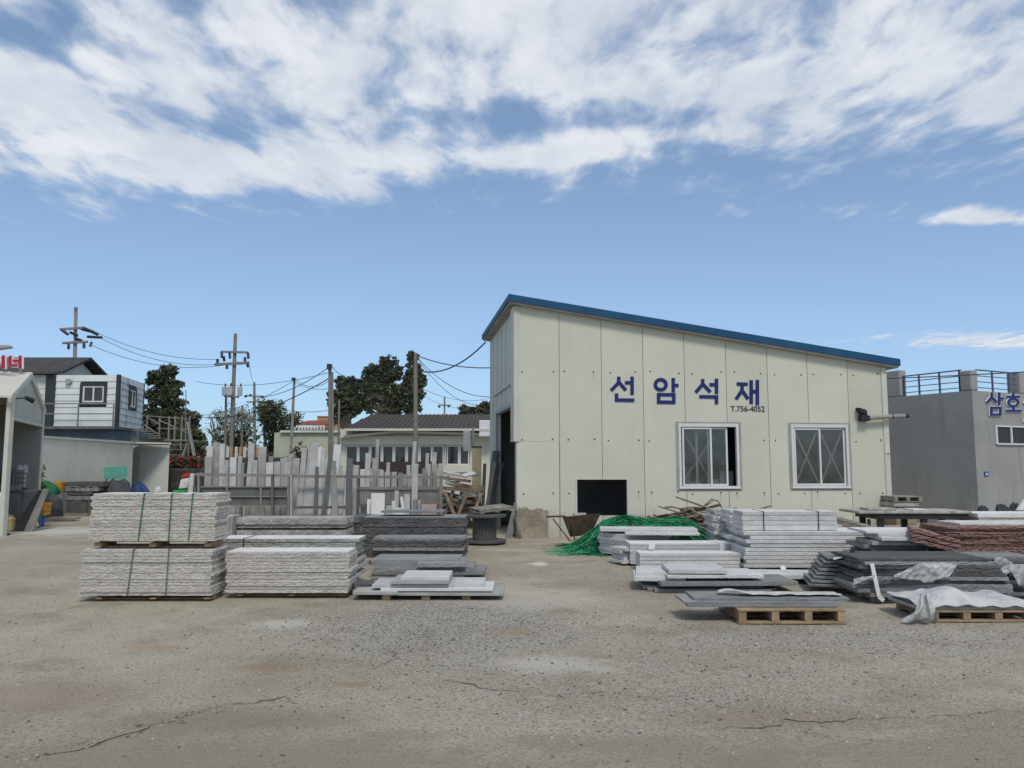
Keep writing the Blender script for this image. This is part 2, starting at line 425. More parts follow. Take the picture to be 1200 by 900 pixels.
# ------------------------------------------------------------------ mesh writer and scene tree
class MB:
    def __init__(s):
        s.v, s.f, s.mi = [], [], []
        s.m = 0

    def poly(s, pts):
        i = len(s.v)
        s.v += [tuple(p) for p in pts]
        s.f.append(tuple(range(i, i + len(pts))))
        s.mi.append(s.m)
        return s

    def box(s, c, size, M=None):
        hx, hy, hz = size[0] / 2, size[1] / 2, size[2] / 2
        pts = [Vector((c[0] + a * hx, c[1] + b * hy, c[2] + d * hz)) for d in (-1, 1) for (a, b) in ((-1, -1), (1, -1), (1, 1), (-1, 1))]
        if M:
            pts = [M @ p for p in pts]
        return s.hexa(pts)

    def lohi(s, lo, hi, M=None):
        return s.box([(a + b) / 2 for a, b in zip(lo, hi)], [abs(b - a) for a, b in zip(lo, hi)], M)

    def hexa(s, p):
        i = len(s.v)
        s.v += [tuple(q) for q in p]
        for f in ((0, 3, 2, 1), (4, 5, 6, 7), (0, 1, 5, 4), (1, 2, 6, 5), (2, 3, 7, 6), (3, 0, 4, 7)):
            s.f.append(tuple(i + k for k in f))
            s.mi.append(s.m)
        return s

    def prism(s, poly, d):
        """polygon (3D points) extruded by vector d"""
        i = len(s.v)
        n = len(poly)
        d = Vector(d)
        s.v += [tuple(Vector(p)) for p in poly] + [tuple(Vector(p) + d) for p in poly]
        s.f.append(tuple(i + k for k in reversed(range(n))))
        s.f.append(tuple(i + n + k for k in range(n)))
        for k in range(n):
            s.f.append((i + k, i + (k + 1) % n, i + n + (k + 1) % n, i + n + k))
        s.mi += [s.m] * (n + 2)
        return s

    def bar(s, a, b, wd, th, up=(0, 0, 1)):
        """rectangular bar from a to b; wd across, th along up"""
        a, b = Vector(a), Vector(b)
        d = (b - a).normalized()
        up = Vector(up)
        sd = d.cross(up)
        if sd.length < 1e-4:
            sd = d.cross(Vector((1, 0, 0)))
        sd.normalize()
        u = sd.cross(d).normalized()
        r = []
        for q in (a, b):
            r += [q - sd * wd / 2 - u * th / 2, q + sd * wd / 2 - u * th / 2, q + sd * wd / 2 + u * th / 2, q - sd * wd / 2 + u * th / 2]
        return s.hexa(r)

    def tube(s, pts, r, n=8, cap=True, r2=None):
        pts = [Vector(p) for p in pts]
        rings = []
        N = len(pts)
        prev = None
        for k, p in enumerate(pts):
            d = (pts[min(k + 1, N - 1)] - pts[max(k - 1, 0)]).normalized()
            a = prev if prev else (Vector((0, 0, 1)) if abs(d.z) < 0.9 else Vector((1, 0, 0)))
            sd = d.cross(a).normalized()
            u = sd.cross(d).normalized()
            prev = u
            rr = r if r2 is None else r + (r2 - r) * k / max(1, N - 1)
            if callable(r):
                rr = r(k / max(1, N - 1))
            i = len(s.v)
            s.v += [tuple(p + (sd * math.cos(2 * math.pi * j / n) + u * math.sin(2 * math.pi * j / n)) * rr) for j in range(n)]
            rings.append(i)
        for a, b in zip(rings, rings[1:]):
            for j in range(n):
                s.f.append((a + j, a + (j + 1) % n, b + (j + 1) % n, b + j))
                s.mi.append(s.m)
        if cap:
            s.f.append(tuple(rings[0] + j for j in reversed(range(n))))
            s.f.append(tuple(rings[-1] + j for j in range(n)))
            s.mi += [s.m, s.m]
        return s

    def lathe(s, prof, n=24, M=None):
        """profile [(r, z)] turned about z"""
        M = M or Matrix()
        rings = []
        for (r, z) in prof:
            i = len(s.v)
            s.v += [tuple(M @ Vector((r * math.cos(2 * math.pi * j / n), r * math.sin(2 * math.pi * j / n), z))) for j in range(n)]
            rings.append(i)
        for a, b in zip(rings, rings[1:]):
            for j in range(n):
                s.f.append((a + j, a + (j + 1) % n, b + (j + 1) % n, b + j))
                s.mi.append(s.m)
        s.f.append(tuple(rings[0] + j for j in reversed(range(n))))
        s.f.append(tuple(rings[-1] + j for j in range(n)))
        s.mi += [s.m, s.m]
        return s

    def build(s, name, m, parent=None, loc=None, rz=0.0, bevel=0.0, smooth=False, rot=None):
        me = bpy.data.meshes.new(name)
        me.from_pydata(s.v, [], s.f)
        ms = m if isinstance(m, (list, tuple)) else [m]
        for k in ms:
            me.materials.append(MATS[k])
        if len(ms) > 1:
            me.polygons.foreach_set('material_index', s.mi)
        if smooth:
            me.polygons.foreach_set('use_smooth', [True] * len(me.polygons))
        me.update()
        o = bpy.data.objects.new(name, me)
        COL.objects.link(o)
        if parent:
            o.parent = parent
        if loc is not None:
            o.location = loc
        o.rotation_euler = rot if rot is not None else (0, 0, rz)
        if bevel:
            bv = o.modifiers.new('bevel', 'BEVEL')
            bv.width = bevel
            bv.segments = 1
            bv.limit_method = 'ANGLE'
        return o


def tag(o, label, cat, group=None):
    nw = len(label.split())
    if not 4 <= nw <= 16:
        print('LABEL LENGTH', nw, label)
    o['label'] = label
    o['category'] = cat
    o['kind'] = 'thing'
    if group:
        o['group'] = group
    return o


def thing(name, label, cat, loc=(0, 0, 0), rz=0.0, group=None):
    o = bpy.data.objects.new(name, None)
    o.empty_display_size = 0.2
    COL.objects.link(o)
    o.location = loc
    o.rotation_euler = (0, 0, rz)
    return tag(o, label, cat, group)


def kind(o, k):
    o['kind'] = k
    return o


def copy_thing(src, loc, rz, label, group=None):
    c = src.copy()
    COL.objects.link(c)
    c.location = loc
    c.rotation_euler = (0, 0, rz)
    c['label'] = label
    if group:
        c['group'] = group
    for ch in src.children:
        d = ch.copy()
        COL.objects.link(d)
        d.parent = c
        for g in ch.children:
            e = g.copy()
            COL.objects.link(e)
            e.parent = d
    return c


ORD = ['topmost', 'second', 'third', 'fourth', 'fifth', 'sixth', 'seventh', 'eighth', 'ninth', 'tenth', 'eleventh', 'twelfth', 'thirteenth',
       'fourteenth', 'fifteenth', 'sixteenth', 'seventeenth', 'eighteenth', 'nineteenth', 'twentieth', 'twenty-first', 'twenty-second', 'twenty-third',
       'twenty-fourth', 'twenty-fifth', 'twenty-sixth', 'twenty-seventh', 'twenty-eighth', 'twenty-ninth', 'thirtieth']

# ------------------------------------------------------------------ ground
def vnoise(x, y, seed=0):
    def h(i, j):
        n = (i * 374761393 + j * 668265263 + seed * 144665) & 0x7fffffff
        n = ((n ^ (n >> 13)) * 1274126177) & 0x7fffffff
        return ((n ^ (n >> 16)) & 0xffff) / 65535.0
    xi, yi = np.floor(x).astype(np.int64), np.floor(y).astype(np.int64)
    fx, fy = x - xi, y - yi
    fx, fy = fx * fx * (3 - 2 * fx), fy * fy * (3 - 2 * fy)
    a, b, c, d = h(xi, yi), h(xi + 1, yi), h(xi, yi + 1), h(xi + 1, yi + 1)
    return (a * (1 - fx) + b * fx) * (1 - fy) + (c * (1 - fx) + d * fx) * fy


def fbm2(x, y, seed=0, octs=5):
    r, a, s = 0, 0.5, 1.0
    for k in range(octs):
        r = r + a * vnoise(x * s, y * s, seed + k)
        a *= 0.5
        s *= 2.03
    return r


def grow(lo, hi, step, far, k=1.25):
    mid = list(np.arange(lo, hi, step))
    a, d, left = lo, step, []
    while a > -far:
        d *= k
        a -= d
        left.append(a)
    b, d, right = hi, step, []
    right.append(b)
    while b < far:
        d *= k
        b += d
        right.append(b)
    return np.array(left[::-1] + mid + right)


def ground_height(x, y):
    fade = np.clip((19.0 - y) / 6.0, 0, 1) * np.clip((12 - np.abs(x)) / 3.0, 0, 1)
    z = (fbm2(x * 0.55, y * 0.55, 3, 3) - 0.45) * 0.045 + (fbm2(x * 2.6, y * 2.6, 9, 5) - 0.48) * 0.028
    z = z * np.clip((9.6 - y) / 2.5, 0.25, 1)
    return z * fade - 0.006 * fade


gx, gy = grow(-10, 10, 0.07, 2500), grow(3.2, 16, 0.055, 2500)
GX, GY = np.meshgrid(gx, gy)
GZ = ground_height(GX, GY)
nv = GX.size
me = bpy.data.meshes.new('ground')
nxx, nyy = len(gx), len(gy)
me.vertices.add(nv)
me.vertices.foreach_set('co', np.stack([GX, GY, GZ], -1).ravel())
ii = np.arange(nv).reshape(nyy, nxx)
q = np.stack([ii[:-1, :-1], ii[:-1, 1:], ii[1:, 1:], ii[1:, :-1]], -1).reshape(-1, 4)
me.loops.add(q.size)
me.loops.foreach_set('vertex_index', q.ravel())
me.polygons.add(len(q))
me.polygons.foreach_set('loop_start', np.arange(len(q)) * 4)
me.polygons.foreach_set('loop_total', np.full(len(q), 4))
me.polygons.foreach_set('use_smooth', np.ones(len(q), dtype=bool))
me.update(calc_edges=True)
ground = bpy.data.objects.new('ground', me)
COL.objects.link(ground)
kind(ground, 'structure')

gm = bpy.data.materials.new('yard_ground')
gm.use_nodes = True
t = NT(gm.node_tree)
tc = t.n('ShaderNodeTexCoord')
v = tc.outputs['Object']
vx, vy, vz = t.sep(v)
big = t.noise(v, 0.33, 5, 0.6)
mid = t.noise(t.vmath('ADD', v, (11, 4, 0)), 1.25, 6, 0.65)
mid2 = t.noise(t.vmath('ADD', v, (3, 17, 0)), 0.8, 6, 0.62, 0.6)
ragn = t.noise(v, 6.0, 6, 0.7)
grit = t.noise(v, 42, 4, 0.7)
grit2 = t.noise(t.vmath('ADD', v, (9, 9, 0)), 120, 2, 0.6)
c = t.mix(t.smooth(big, 0.32, 0.68), (0.312, 0.272, 0.202), (0.424, 0.378, 0.290))
c = t.mix(t.math('MULTIPLY', t.smooth(mid, 0.48, 0.68), 0.7), c, (0.240, 0.202, 0.146))
c = t.mix(t.math('MULTIPLY', t.smooth(mid2, 0.53, 0.72), 0.75), c, (0.475, 0.437, 0.345))


def spot(cx, cy, rx, ry, rag=0.5):
    a = t.math('DIVIDE', t.math('SUBTRACT', vx, cx), rx)
    b = t.math('DIVIDE', t.math('SUBTRACT', vy, cy), ry)
    d = t.math('SQRT', t.math('ADD', t.math('MULTIPLY', a, a), t.math('MULTIPLY', b, b)))
    d = t.math('ADD', d, t.math('MULTIPLY', t.math('SUBTRACT', mid, 0.5), rag * 3.0))
    d = t.math('ADD', d, t.math('MULTIPLY', t.math('SUBTRACT', ragn, 0.5), rag * 2.6))
    return t.smooth(d, 1.3, 0.35)


def spot_px(px, py, wx, wy, rag=0.5):
    g, g2, g3 = G(px, py), G(px + wx, py), G(px, py - wy)
    return spot(g.x, g.y, g2.x - g.x, g3.y - g.y, rag)


# loose grey chippings in front of the slab stacks, and along the right of the yard
gravel_m = t.math('MAXIMUM', spot_px(520, 730, 185, 34, 0.6), t.math('MULTIPLY', spot_px(1000, 745, 300, 22, 0.8), 0.7))
gravel_m = t.math('MAXIMUM', gravel_m, t.math('MULTIPLY', spot_px(780, 800, 420, 50, 0.9), 0.45))
chip = t.voro(v, 52, 'F1', 'Color')
cr, cg, cb = t.sep(chip)
chipc = t.mix(cr, (0.12, 0.113, 0.10), (0.56, 0.535, 0.475))
c = t.mix(t.math('MULTIPLY', gravel_m, t.smooth(cg, 0.25, 0.6)), c, chipc)
c = t.mix(t.math('MULTIPLY', t.smooth(grit, 0.53, 0.62), 0.75), c, (0.125, 0.105, 0.08))
c = t.mix(t.math('MULTIPLY', t.smooth(t.noise(t.vmath('ADD', v, (2, 5, 0)), 75, 3, 0.65), 0.55, 0.63), 0.6), c, (0.17, 0.145, 0.112))
c = t.mix(t.math('MULTIPLY', t.smooth(grit2, 0.56, 0.7), 0.55), c, (0.54, 0.50, 0.42))
for (px, py, wx, wy, col_, amt) in [(660, 779, 80, 12, (0.52, 0.48, 0.40), 0.6), (632, 660, 11, 2.2, (0.62, 0.61, 0.57), 0.8), (625, 700, 90, 14, (0.48, 0.44, 0.365), 0.6),
                                    (180, 758, 42, 3.5, (0.36, 0.235, 0.13), 0.5), (318, 783, 45, 6, (0.27, 0.18, 0.105), 0.65),
                                    (415, 802, 24, 4, (0.25, 0.17, 0.10), 0.6), (600, 740, 34, 4, (0.33, 0.22, 0.11), 0.5), (920, 838, 150, 16, (0.255, 0.195, 0.15), 0.55),
                                    (60, 815, 110, 22, (0.27, 0.215, 0.16), 0.6), (255, 845, 160, 16, (0.215, 0.18, 0.135), 0.6),
                                    (60, 622, 90, 5, (0.56, 0.54, 0.475), 0.75), (330, 731, 42, 6, (0.47, 0.45, 0.385), 0.85),
                                    (250, 895, 420, 34, (0.235, 0.20, 0.155), 0.6), (950, 890, 420, 30, (0.24, 0.205, 0.16), 0.55), (820, 735, 40, 5, (0.20, 0.175, 0.135), 0.5), (760, 690, 60, 10, (0.24, 0.21, 0.165), 0.5), (480, 860, 60, 6, (0.24, 0.20, 0.15), 0.5), (700, 870, 120, 10, (0.26, 0.22, 0.17), 0.5)]:
    c = t.mix(t.math('MULTIPLY', spot_px(px, py, wx, wy, 0.45), amt), c, col_)
b = t.n('ShaderNodeBsdfPrincipled')
t.put(b.inputs['Base Color'], c)
b.inputs['Roughness'].default_value = 0.93
b.inputs['Specular IOR Level'].default_value = 0.2
hgt = t.math('ADD', t.math('MULTIPLY', t.noise(v, 22, 8, 0.72), 0.7), t.math('MULTIPLY', t.voro(v, 34), t.math('MULTIPLY', gravel_m, -0.9)))
bp = t.n('ShaderNodeBump')
bp.inputs['Strength'].default_value = 0.75
bp.inputs['Distance'].default_value = 0.035
t.put(bp.inputs['Height'], hgt)
t.put(b.inputs['Normal'], bp.outputs[0])
o = t.n('ShaderNodeOutputMaterial')
t.put(o.inputs[0], b.outputs[0])
me.materials.append(gm)
MATS['yard_ground'] = gm
mat('crack_dark', (0.16, 0.14, 0.11), 1.0, 0.3, 9, objvar=0)
mat('crack_lip', (0.26, 0.23, 0.18), 1.0, 0.25, 9, objvar=0, bump=(40, 0.8, 0.01))
mat('patch', (0.385, 0.372, 0.315), 0.7, 0.07, 3, objvar=0, bump=(20, 0.15, 0.004))


def gz(x, y):
    return float(ground_height(np.array([[x]]), np.array([[y]]))[0, 0])


# chips and pebbles lying loose on the yard: nobody could count them
rnp = np.random.default_rng(5)
def pebbles(name, n, sampler, smin, smax, m, seed):
    r = np.random.default_rng(seed)
    base = np.array([(1, 0, -.3), (-.5, .87, -.3), (-.5, -.87, -.3), (.5, .5, .55), (-.7, .1, .5), (.3, -.7, .5)])
    faces = np.array([(0, 1, 3), (1, 4, 3), (1, 2, 4), (2, 5, 4), (2, 0, 5), (0, 3, 5), (3, 4, 5)])
    pts = sampler(r, n)
    s = smin * (smax / smin) ** (r.random(n) ** 2.2)
    ang = r.random(n) * 6.28
    j = 1 + (r.random((n, 6, 3)) - .5) * .7
    p = base[None] * j * s[:, None, None]
    p[:, :, 2] *= 0.75
    ca, sa = np.cos(ang)[:, None], np.sin(ang)[:, None]
    xx = p[:, :, 0] * ca - p[:, :, 1] * sa
    yy = p[:, :, 0] * sa + p[:, :, 1] * ca
    z0 = ground_height(pts[:, 0], pts[:, 1])
    vv = np.stack([xx + pts[:, None, 0], yy + pts[:, None, 1], p[:, :, 2] + z0[:, None] + s[:, None] * .15], -1).reshape(-1, 3)
    ff = (faces[None] + (np.arange(n) * 6)[:, None, None]).reshape(-1, 3)
    me = bpy.data.meshes.new(name)
    me.vertices.add(len(vv))
    me.vertices.foreach_set('co', vv.ravel())
    me.loops.add(ff.size)
    me.loops.foreach_set('vertex_index', ff.ravel())
    me.polygons.add(len(ff))
    me.polygons.foreach_set('loop_start', np.arange(len(ff)) * 3)
    me.polygons.foreach_set('loop_total', np.full(len(ff), 3))
    mi = np.repeat((r.random(n) * 3).astype(int), 7)
    for k in m:
        me.materials.append(MATS[k])
    me.polygons.foreach_set('material_index', mi)
    me.update(calc_edges=True)
    o = bpy.data.objects.new(name, me)
    COL.objects.link(o)
    kind(o, 'stuff')
    o['label'] = 'loose stone chips scattered over the dusty yard'
    o['category'] = 'gravel'
    return o


mat('chip_dark', (0.12, 0.11, 0.10), 0.95, 0.3, 0.9, objvar=0)
mat('chip_mid', (0.26, 0.24, 0.205), 0.95, 0.3, 0.9, objvar=0)
mat('chip_pale', (0.34, 0.315, 0.27), 0.95, 0.2, 0.9, objvar=0)


def samp(r, n):
    k = n // 2
    # even cover over the near yard, denser towards the stacks and in the chipping patches
    y = 4.0 + 8.5 * r.random(n) ** 0.9
    x = (r.random(n) - .5) * 2 * (0.70 * y + 0.3)
    cl = r.random(n)
    m = cl < 0.42
    y2 = 8.2 + r.normal(0, .75, n)
    x2 = -0.55 + r.normal(0, 1.0, n)
    m2 = (cl >= 0.42) & (cl < 0.62)
    y3 = 7.6 + r.normal(0, .7, n)
    x3 = 2.9 + r.normal(0, 1.9, n)
    m3 = (cl >= .62) & (cl < .7)
    y4 = 6.0 + r.normal(0, .4, n)
    x4 = 0.8 + r.normal(0, 1.6, n)
    x = np.where(m, x2, np.where(m2, x3, np.where(m3, x4, x)))
    y = np.where(m, y2, np.where(m2, y3, np.where(m3, y4, y)))
    m5 = (cl >= .70) & (cl < .725)
    t5 = r.random(n)
    ca, cb_, cc, cd_ = G(30, 888), G(262, 828), G(515, 798), G(1100, 842)
    first = r.random(n) < .6
    x5 = np.where(first, ca.x + (cb_.x - ca.x) * t5, cc.x + (cd_.x - cc.x) * t5) + r.normal(0, .06, n)
    y5 = np.where(first, ca.y + (cb_.y - ca.y) * t5, cc.y + (cd_.y - cc.y) * t5) + r.normal(0, .05, n)
    x = np.where(m5, x5, x)
    y = np.where(m5, y5, y)
    return np.stack([x, np.clip(y, 3.9, 13)], -1)


pebbles('gravel', 16000, samp, 0.0035, 0.016, ['chip_dark', 'chip_mid', 'chip_pale'], 11)


# cracks in the old concrete
def crack(pxs, wmin, wmax, seed):
    r = random.Random(seed)
    pts = [G(*p) for p in pxs]
    path = []
    for a, b2 in zip(pts, pts[1:]):
        n = max(2, int((b2 - a).length / 0.035))
        for k in range(n):
            path.append(a.lerp(b2, k / n))
    wob = 0
    L, R, L2, R2 = [], [], [], []
    N = len(path)
    for k, p in enumerate(path):
        d = path[min(k + 1, N - 1)] - path[max(k - 1, 0)]
        sd = Vector((-d.y, d.x, 0)).normalized()
        wob = wob * 0.82 + r.gauss(0, 0.019)
        q = p + sd * wob
        taper = (min(1, k / 8, (N - 1 - k) / 8) + 0.02) * max(0.0, min(1.0, 0.75 + 0.8 * math.sin(k * .13 + seed) + r.uniform(-.5, .4)))
        wd = (wmin + (wmax - wmin) * r.random() ** 2) * taper
        lip = wd + 0.028 * r.random() * taper + 0.004
        z = gz(q.x, q.y)
        L.append(q + sd * wd + Vector((0, 0, z + .007)))
        R.append(q - sd * wd + Vector((0, 0, z + .007)))
        L2.append(q + sd * lip + Vector((0, 0, z + .003 + 0.006 * r.random())))
        R2.append(q - sd * (wd + 0.006) + Vector((0, 0, z + .003)))
    mb = MB()
    for k in range(N - 1):
        mb.m = 0
        mb.poly([R[k], R[k + 1], L[k + 1], L[k]])
        mb.m = 1
        mb.poly([L[k], L[k + 1], L2[k + 1], L2[k]])
    o = mb.build('crack', ['crack_dark', 'crack_lip'])
    kind(o, 'structure')


crack([(30, 888), (100, 881), (135, 868), (180, 852), (235, 838), (262, 828), (300, 826), (335, 818), (352, 828)], 0.001, 0.0065, 1)
crack([(515, 798), (560, 804), (605, 808), (650, 814), (695, 822)], 0.001, 0.006, 2)
crack([(1088, 842), (1130, 839), (1150, 832), (1200, 832), (1240, 838)], 0.001, 0.005, 3)
crack([(420, 788), (445, 782), (466, 772), (455, 760)], 0.001, 0.005, 5)
crack([(835, 852), (900, 846), (965, 843), (1010, 841), (1088, 842)], 0.001, 0.004, 6)
# ------------------------------------------------------------------ the stone workshop (white panel building)
A = G(605, 630)
YA = A.y
AL = math.radians(4.5)
Bd = Vector((math.cos(AL), math.sin(AL), 0))
Nn = Vector((-math.sin(AL), math.cos(AL), 0))     # inwards
work = thing('workshop', 'cream panel workshop with blue sloping roof edge, blue Korean lettering and two windows', 'building', A, AL)
INV = (Matrix.Translation(A) @ Matrix.Rotation(AL, 4, 'Z')).inverted()


def fac(px, py):
    d = ray(px, py)
    o = Vector((0, 0, EYE))
    tt = (A - o).dot(Nn) / d.dot(Nn)
    p = INV @ (o + d * tt)
    return p.x, p.z


def loc(p):
    return INV @ p


UL = fac(1040, 520)[0]
zl, zr = fac(607, 358)[1], fac(1040, 430)[1]


def zroof(u):
    return zl + (zr - zl) * u / UL


seam_px = [605, 655.5, 705, 754, 802.5, 851.5, 900, 947, 994, 1041]
seam = [fac(x, 480)[0] for x in seam_px]
seam[0], seam[-1] = 0.0, UL
w1 = (*fac(795, 498), *fac(866, 571))
w2 = (*fac(926.5, 499), *fac(995, 570.5))
lowo = (*fac(676, 562), *fac(735, 604))


def rect(q):
    return (q[0], q[2], q[3], q[1])     # u0,u1,z0,z1


OPEN = [rect(w1), rect(w2), rect(lowo)]


def cells(mb, u0, u1, z0, ztop, w0, w1_, openings):
    us = sorted({u0, u1} | {min(max(q, u0), u1) for o in openings for q in o[:2]})
    zs = sorted({z0} | {q for o in openings for q in o[2:] if q > z0})
    for a, b in zip(us, us[1:]):
        if b - a < 1e-4:
            continue
        zz = zs + [None]
        for c0, c1 in zip(zz, zz[1:]):
            cm = (c0 + (c1 if c1 is not None else 9)) / 2 if c1 is not None else 9
            um = (a + b) / 2
            if c1 is not None and any(o[0] < um < o[1] and o[2] < cm < o[3] for o in openings):
                continue
            ta, tb = (c1, c1) if c1 is not None else (ztop(a), ztop(b))
            if ta <= c0:
                continue
            mb.hexa([(a, w0, c0), (b, w0, c0), (b, w1_, c0), (a, w1_, c0), (a, w0, ta), (b, w0, tb), (b, w1_, tb), (a, w1_, ta)])


CB = P(574, 500, YA * 187 / 145.0)                       # back left corner
depth_v = INV.to_3x3() @ Vector((CB.x - A.x, CB.y - A.y, 0))
DEP = depth_v.length
dv = depth_v / DEP
mb = MB()
cells(mb, 0.012, UL - 0.012, 0, zroof, 0.002, 0.09, OPEN)
mb.build('wall', 'seam', work)
mat('rust_run', (0.40, 0.36, 0.255), .8, .2, 6, objvar=0)
# panels of the front, each with its fixing screws
rs = random.Random(3)
zs1 = fac(630, 519)[1]
screw_z = [fac(700, 436)[1], fac(700, 516)[1], fac(700, 578)[1]]
for i in range(9):
    u0, u1 = seam[i] + 0.006, seam[i + 1] - 0.006
    parts_ = [(0.0, None)] if i else [(0.0, zs1), (zs1 + 0.03, None)]
    for (za, zb) in parts_:
        mb = MB()
        if zb is None:
            cells(mb, u0, u1, za, zroof, -0.022, 0.0, OPEN)
        else:
            cells(mb, u0 - 0.0, u1 - .006, za, lambda u: zb - .012, -0.018, 0.0, OPEN)
        mb.m = 1
        face = -0.018 if zb is not None else -0.022
        for sz in screw_z:
            if sz < za or (zb and sz > zb):
                continue
            for uu in (u0 + 0.16, u1 - 0.16):
                z = sz + rs.uniform(-.03, .03)
                um = uu + rs.uniform(-.05, .05)
                if any(o[0] - .06 < um < o[1] + .06 and o[2] - .06 < z < o[3] + .06 for o in OPEN):
                    continue
                mb.m = 1
                mb.lathe([(0.022, 0), (0.018, 0.006), (0.008, 0.012)], 8, Matrix.Translation((um, face, z)) @ Matrix.Rotation(math.pi / 2, 4, 'X'))
                if rs.random() < .3:
                    mb.m = 2
                    hr = rs.uniform(.06, .26)
                    wr0 = rs.uniform(.006, .014)
                    mb.poly([(um - wr0 * .4, face - .0015, z - hr), (um + wr0 * .3, face - .0015, z - hr * .9), (um + wr0, face - .0015, z - .015), (um - wr0, face - .0015, z - .015)])
        mb.build('wall_panel', ['panel', 'steel_dark', 'rust_run'], work)
# corner trims
mb = MB()
zt = zs1 + 0.03
mb.hexa([(-0.035, -0.045, zt), (0.075, -0.045, zt), (0.075, -0.022, zt), (-0.035, -0.022, zt),
         (-0.035, -0.045, zl - .02), (0.075, -0.045, zl - .04), (0.075, -0.022, zl - .04), (-0.035, -0.022, zl - .02)])
mb.hexa([(-0.06, -0.045, zt), (-0.035, -0.045, zt), (-0.075, 0.42, zt), (-0.10, 0.42, zt), (-0.06, -0.045, zl - .02), (-0.035, -0.045, zl - .02), (-0.075, 0.42, zl - .02), (-0.10, 0.42, zl - .02)])
mb.build('corner_trim', 'trim_beige', work)
mb = MB()
for (a, b_) in ((0, 1.9), (1.93, zr - .02)):
    mb.lohi((UL - 0.10, -0.045, a), (UL + 0.03, -0.0225, b_))
    mb.build('corner_trim', 'trim_beige', work)
    mb = MB()
mb.lohi((UL + 0.01, -0.0225, 0), (UL + 0.03, 0.12, zr - .02))
mb.build('corner_trim', 'trim_beige', work)


# left side wall with the tall doorway; back and right walls
def sidepts(s, z, off):
    n = Vector((dv.y, -dv.x, 0))                          # inwards (to +u)
    q = dv * s + n * off
    return (q.x, q.y, z)


def side_cells(mb, s0, s1, z0, z1, o0=0.0, o1=0.08):
    mb.hexa([sidepts(s0, z0, o0), sidepts(s0, z0, o1), sidepts(s1, z0, o1), sidepts(s1, z0, o0),
             sidepts(s0, z1, o0), sidepts(s0, z1, o1), sidepts(s1, z1, o1), sidepts(s1, z1, o0)])


DZ, D0, D1 = 3.04, 0.20, 3.45
mb = MB()
side_cells(mb, 0.10, D0, 0, DZ)
side_cells(mb, D1, DEP - .09, 0, DZ)
side_cells(mb, 0.10, DEP - .09, DZ, zl - 0.02)
for k in range(1, 6):                                     # standing seams of the side panels
    s = k * DEP / 6
    mb.m = 1
    z0 = DZ if D0 < s < D1 else 0
    side_cells(mb, s - .008, s + .008, z0, zl - .03, -0.006, 0.0)
mb.m = 0
side_cells(mb, D0 - .05, D1 + .9, DZ + .55, DZ + .62, -0.05, -0.007)      # door track
mb.build('side_wall', ['panel_grey', 'seam'], work)
mb = MB()
side_cells(mb, D1, D1 + 0.12, 0.0, DZ - .003, -0.06, -0.002)
side_cells(mb, D0 - 0.04, D1 + 0.12, DZ, DZ + .10, -0.06, -0.002)
mb.build('door_frame', 'steel_galv', work)
mb = MB()
bk = dv * DEP
mb.hexa([(bk.x, bk.y - .08, 0), (bk.x + UL, bk.y - .08, 0), (bk.x + UL, bk.y, 0), (bk.x, bk.y, 0),
         (bk.x, bk.y - .08, zl - .03), (bk.x + UL, bk.y - .08, zr - .03), (bk.x + UL, bk.y, zr - .03), (bk.x, bk.y, zl - .03)])
mb.build('back_wall', 'panel_grey', work)
mb = MB()
mb.hexa([(UL - .09, 0.12, 0), (UL, 0.12, 0), (UL + bk.x, bk.y - .085, 0), (UL + bk.x - .09, bk.y - .085, 0),
         (UL - .09, 0.12, zr - .03), (UL, 0.12, zr - .03), (UL + bk.x, bk.y - .085, zr - .03), (UL + bk.x - .09, bk.y - .085, zr - .03)])
mb.build('side_wall', 'panel_grey', work)
# inside: near-black walls added so the openings read unlit
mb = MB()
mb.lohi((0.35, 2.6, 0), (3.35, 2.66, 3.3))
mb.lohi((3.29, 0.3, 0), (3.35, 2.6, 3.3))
mb.build('dark_backing', 'interior_shade', work)
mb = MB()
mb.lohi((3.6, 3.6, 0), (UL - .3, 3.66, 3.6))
mb.build('dark_backing', 'interior_shade', work)
INSIDE = ['tall pale slab leaning behind the left pane of the half-open window', 'short pale slab upright behind the middle mullion of the half-open window',
          'pale block behind the narrow middle sash of the half-open window', 'pale slab standing in the open gap at the window right side',
          'low pale offcut behind the narrow sash of the half-open window']
for (u, wv, h, tw, lean), lb_ in zip([(4.0, 0.8, 1.62, .32, .25), (4.35, 0.7, 1.25, .30, .1), (4.62, .9, 1.18, .25, .05), (5.18, 0.62, 1.5, .32, 0.04), (4.9, .75, 1.3, .3, .02)], INSIDE):
    mb = MB()
    mb.hexa([(u - tw / 2, wv, 0), (u + tw / 2, wv, 0), (u + tw / 2, wv + .04, 0), (u - tw / 2, wv + .04, 0),
             (u - tw / 2 + lean, wv + .1, h), (u + tw / 2 + lean, wv + .1, h), (u + tw / 2 + lean, wv + .14, h), (u - tw / 2 + lean, wv + .14, h)])
    tag(mb.build('stone_slab', 'granite_pale', None, A, AL), lb_, 'stone slab', 'slabs stored inside the workshop')

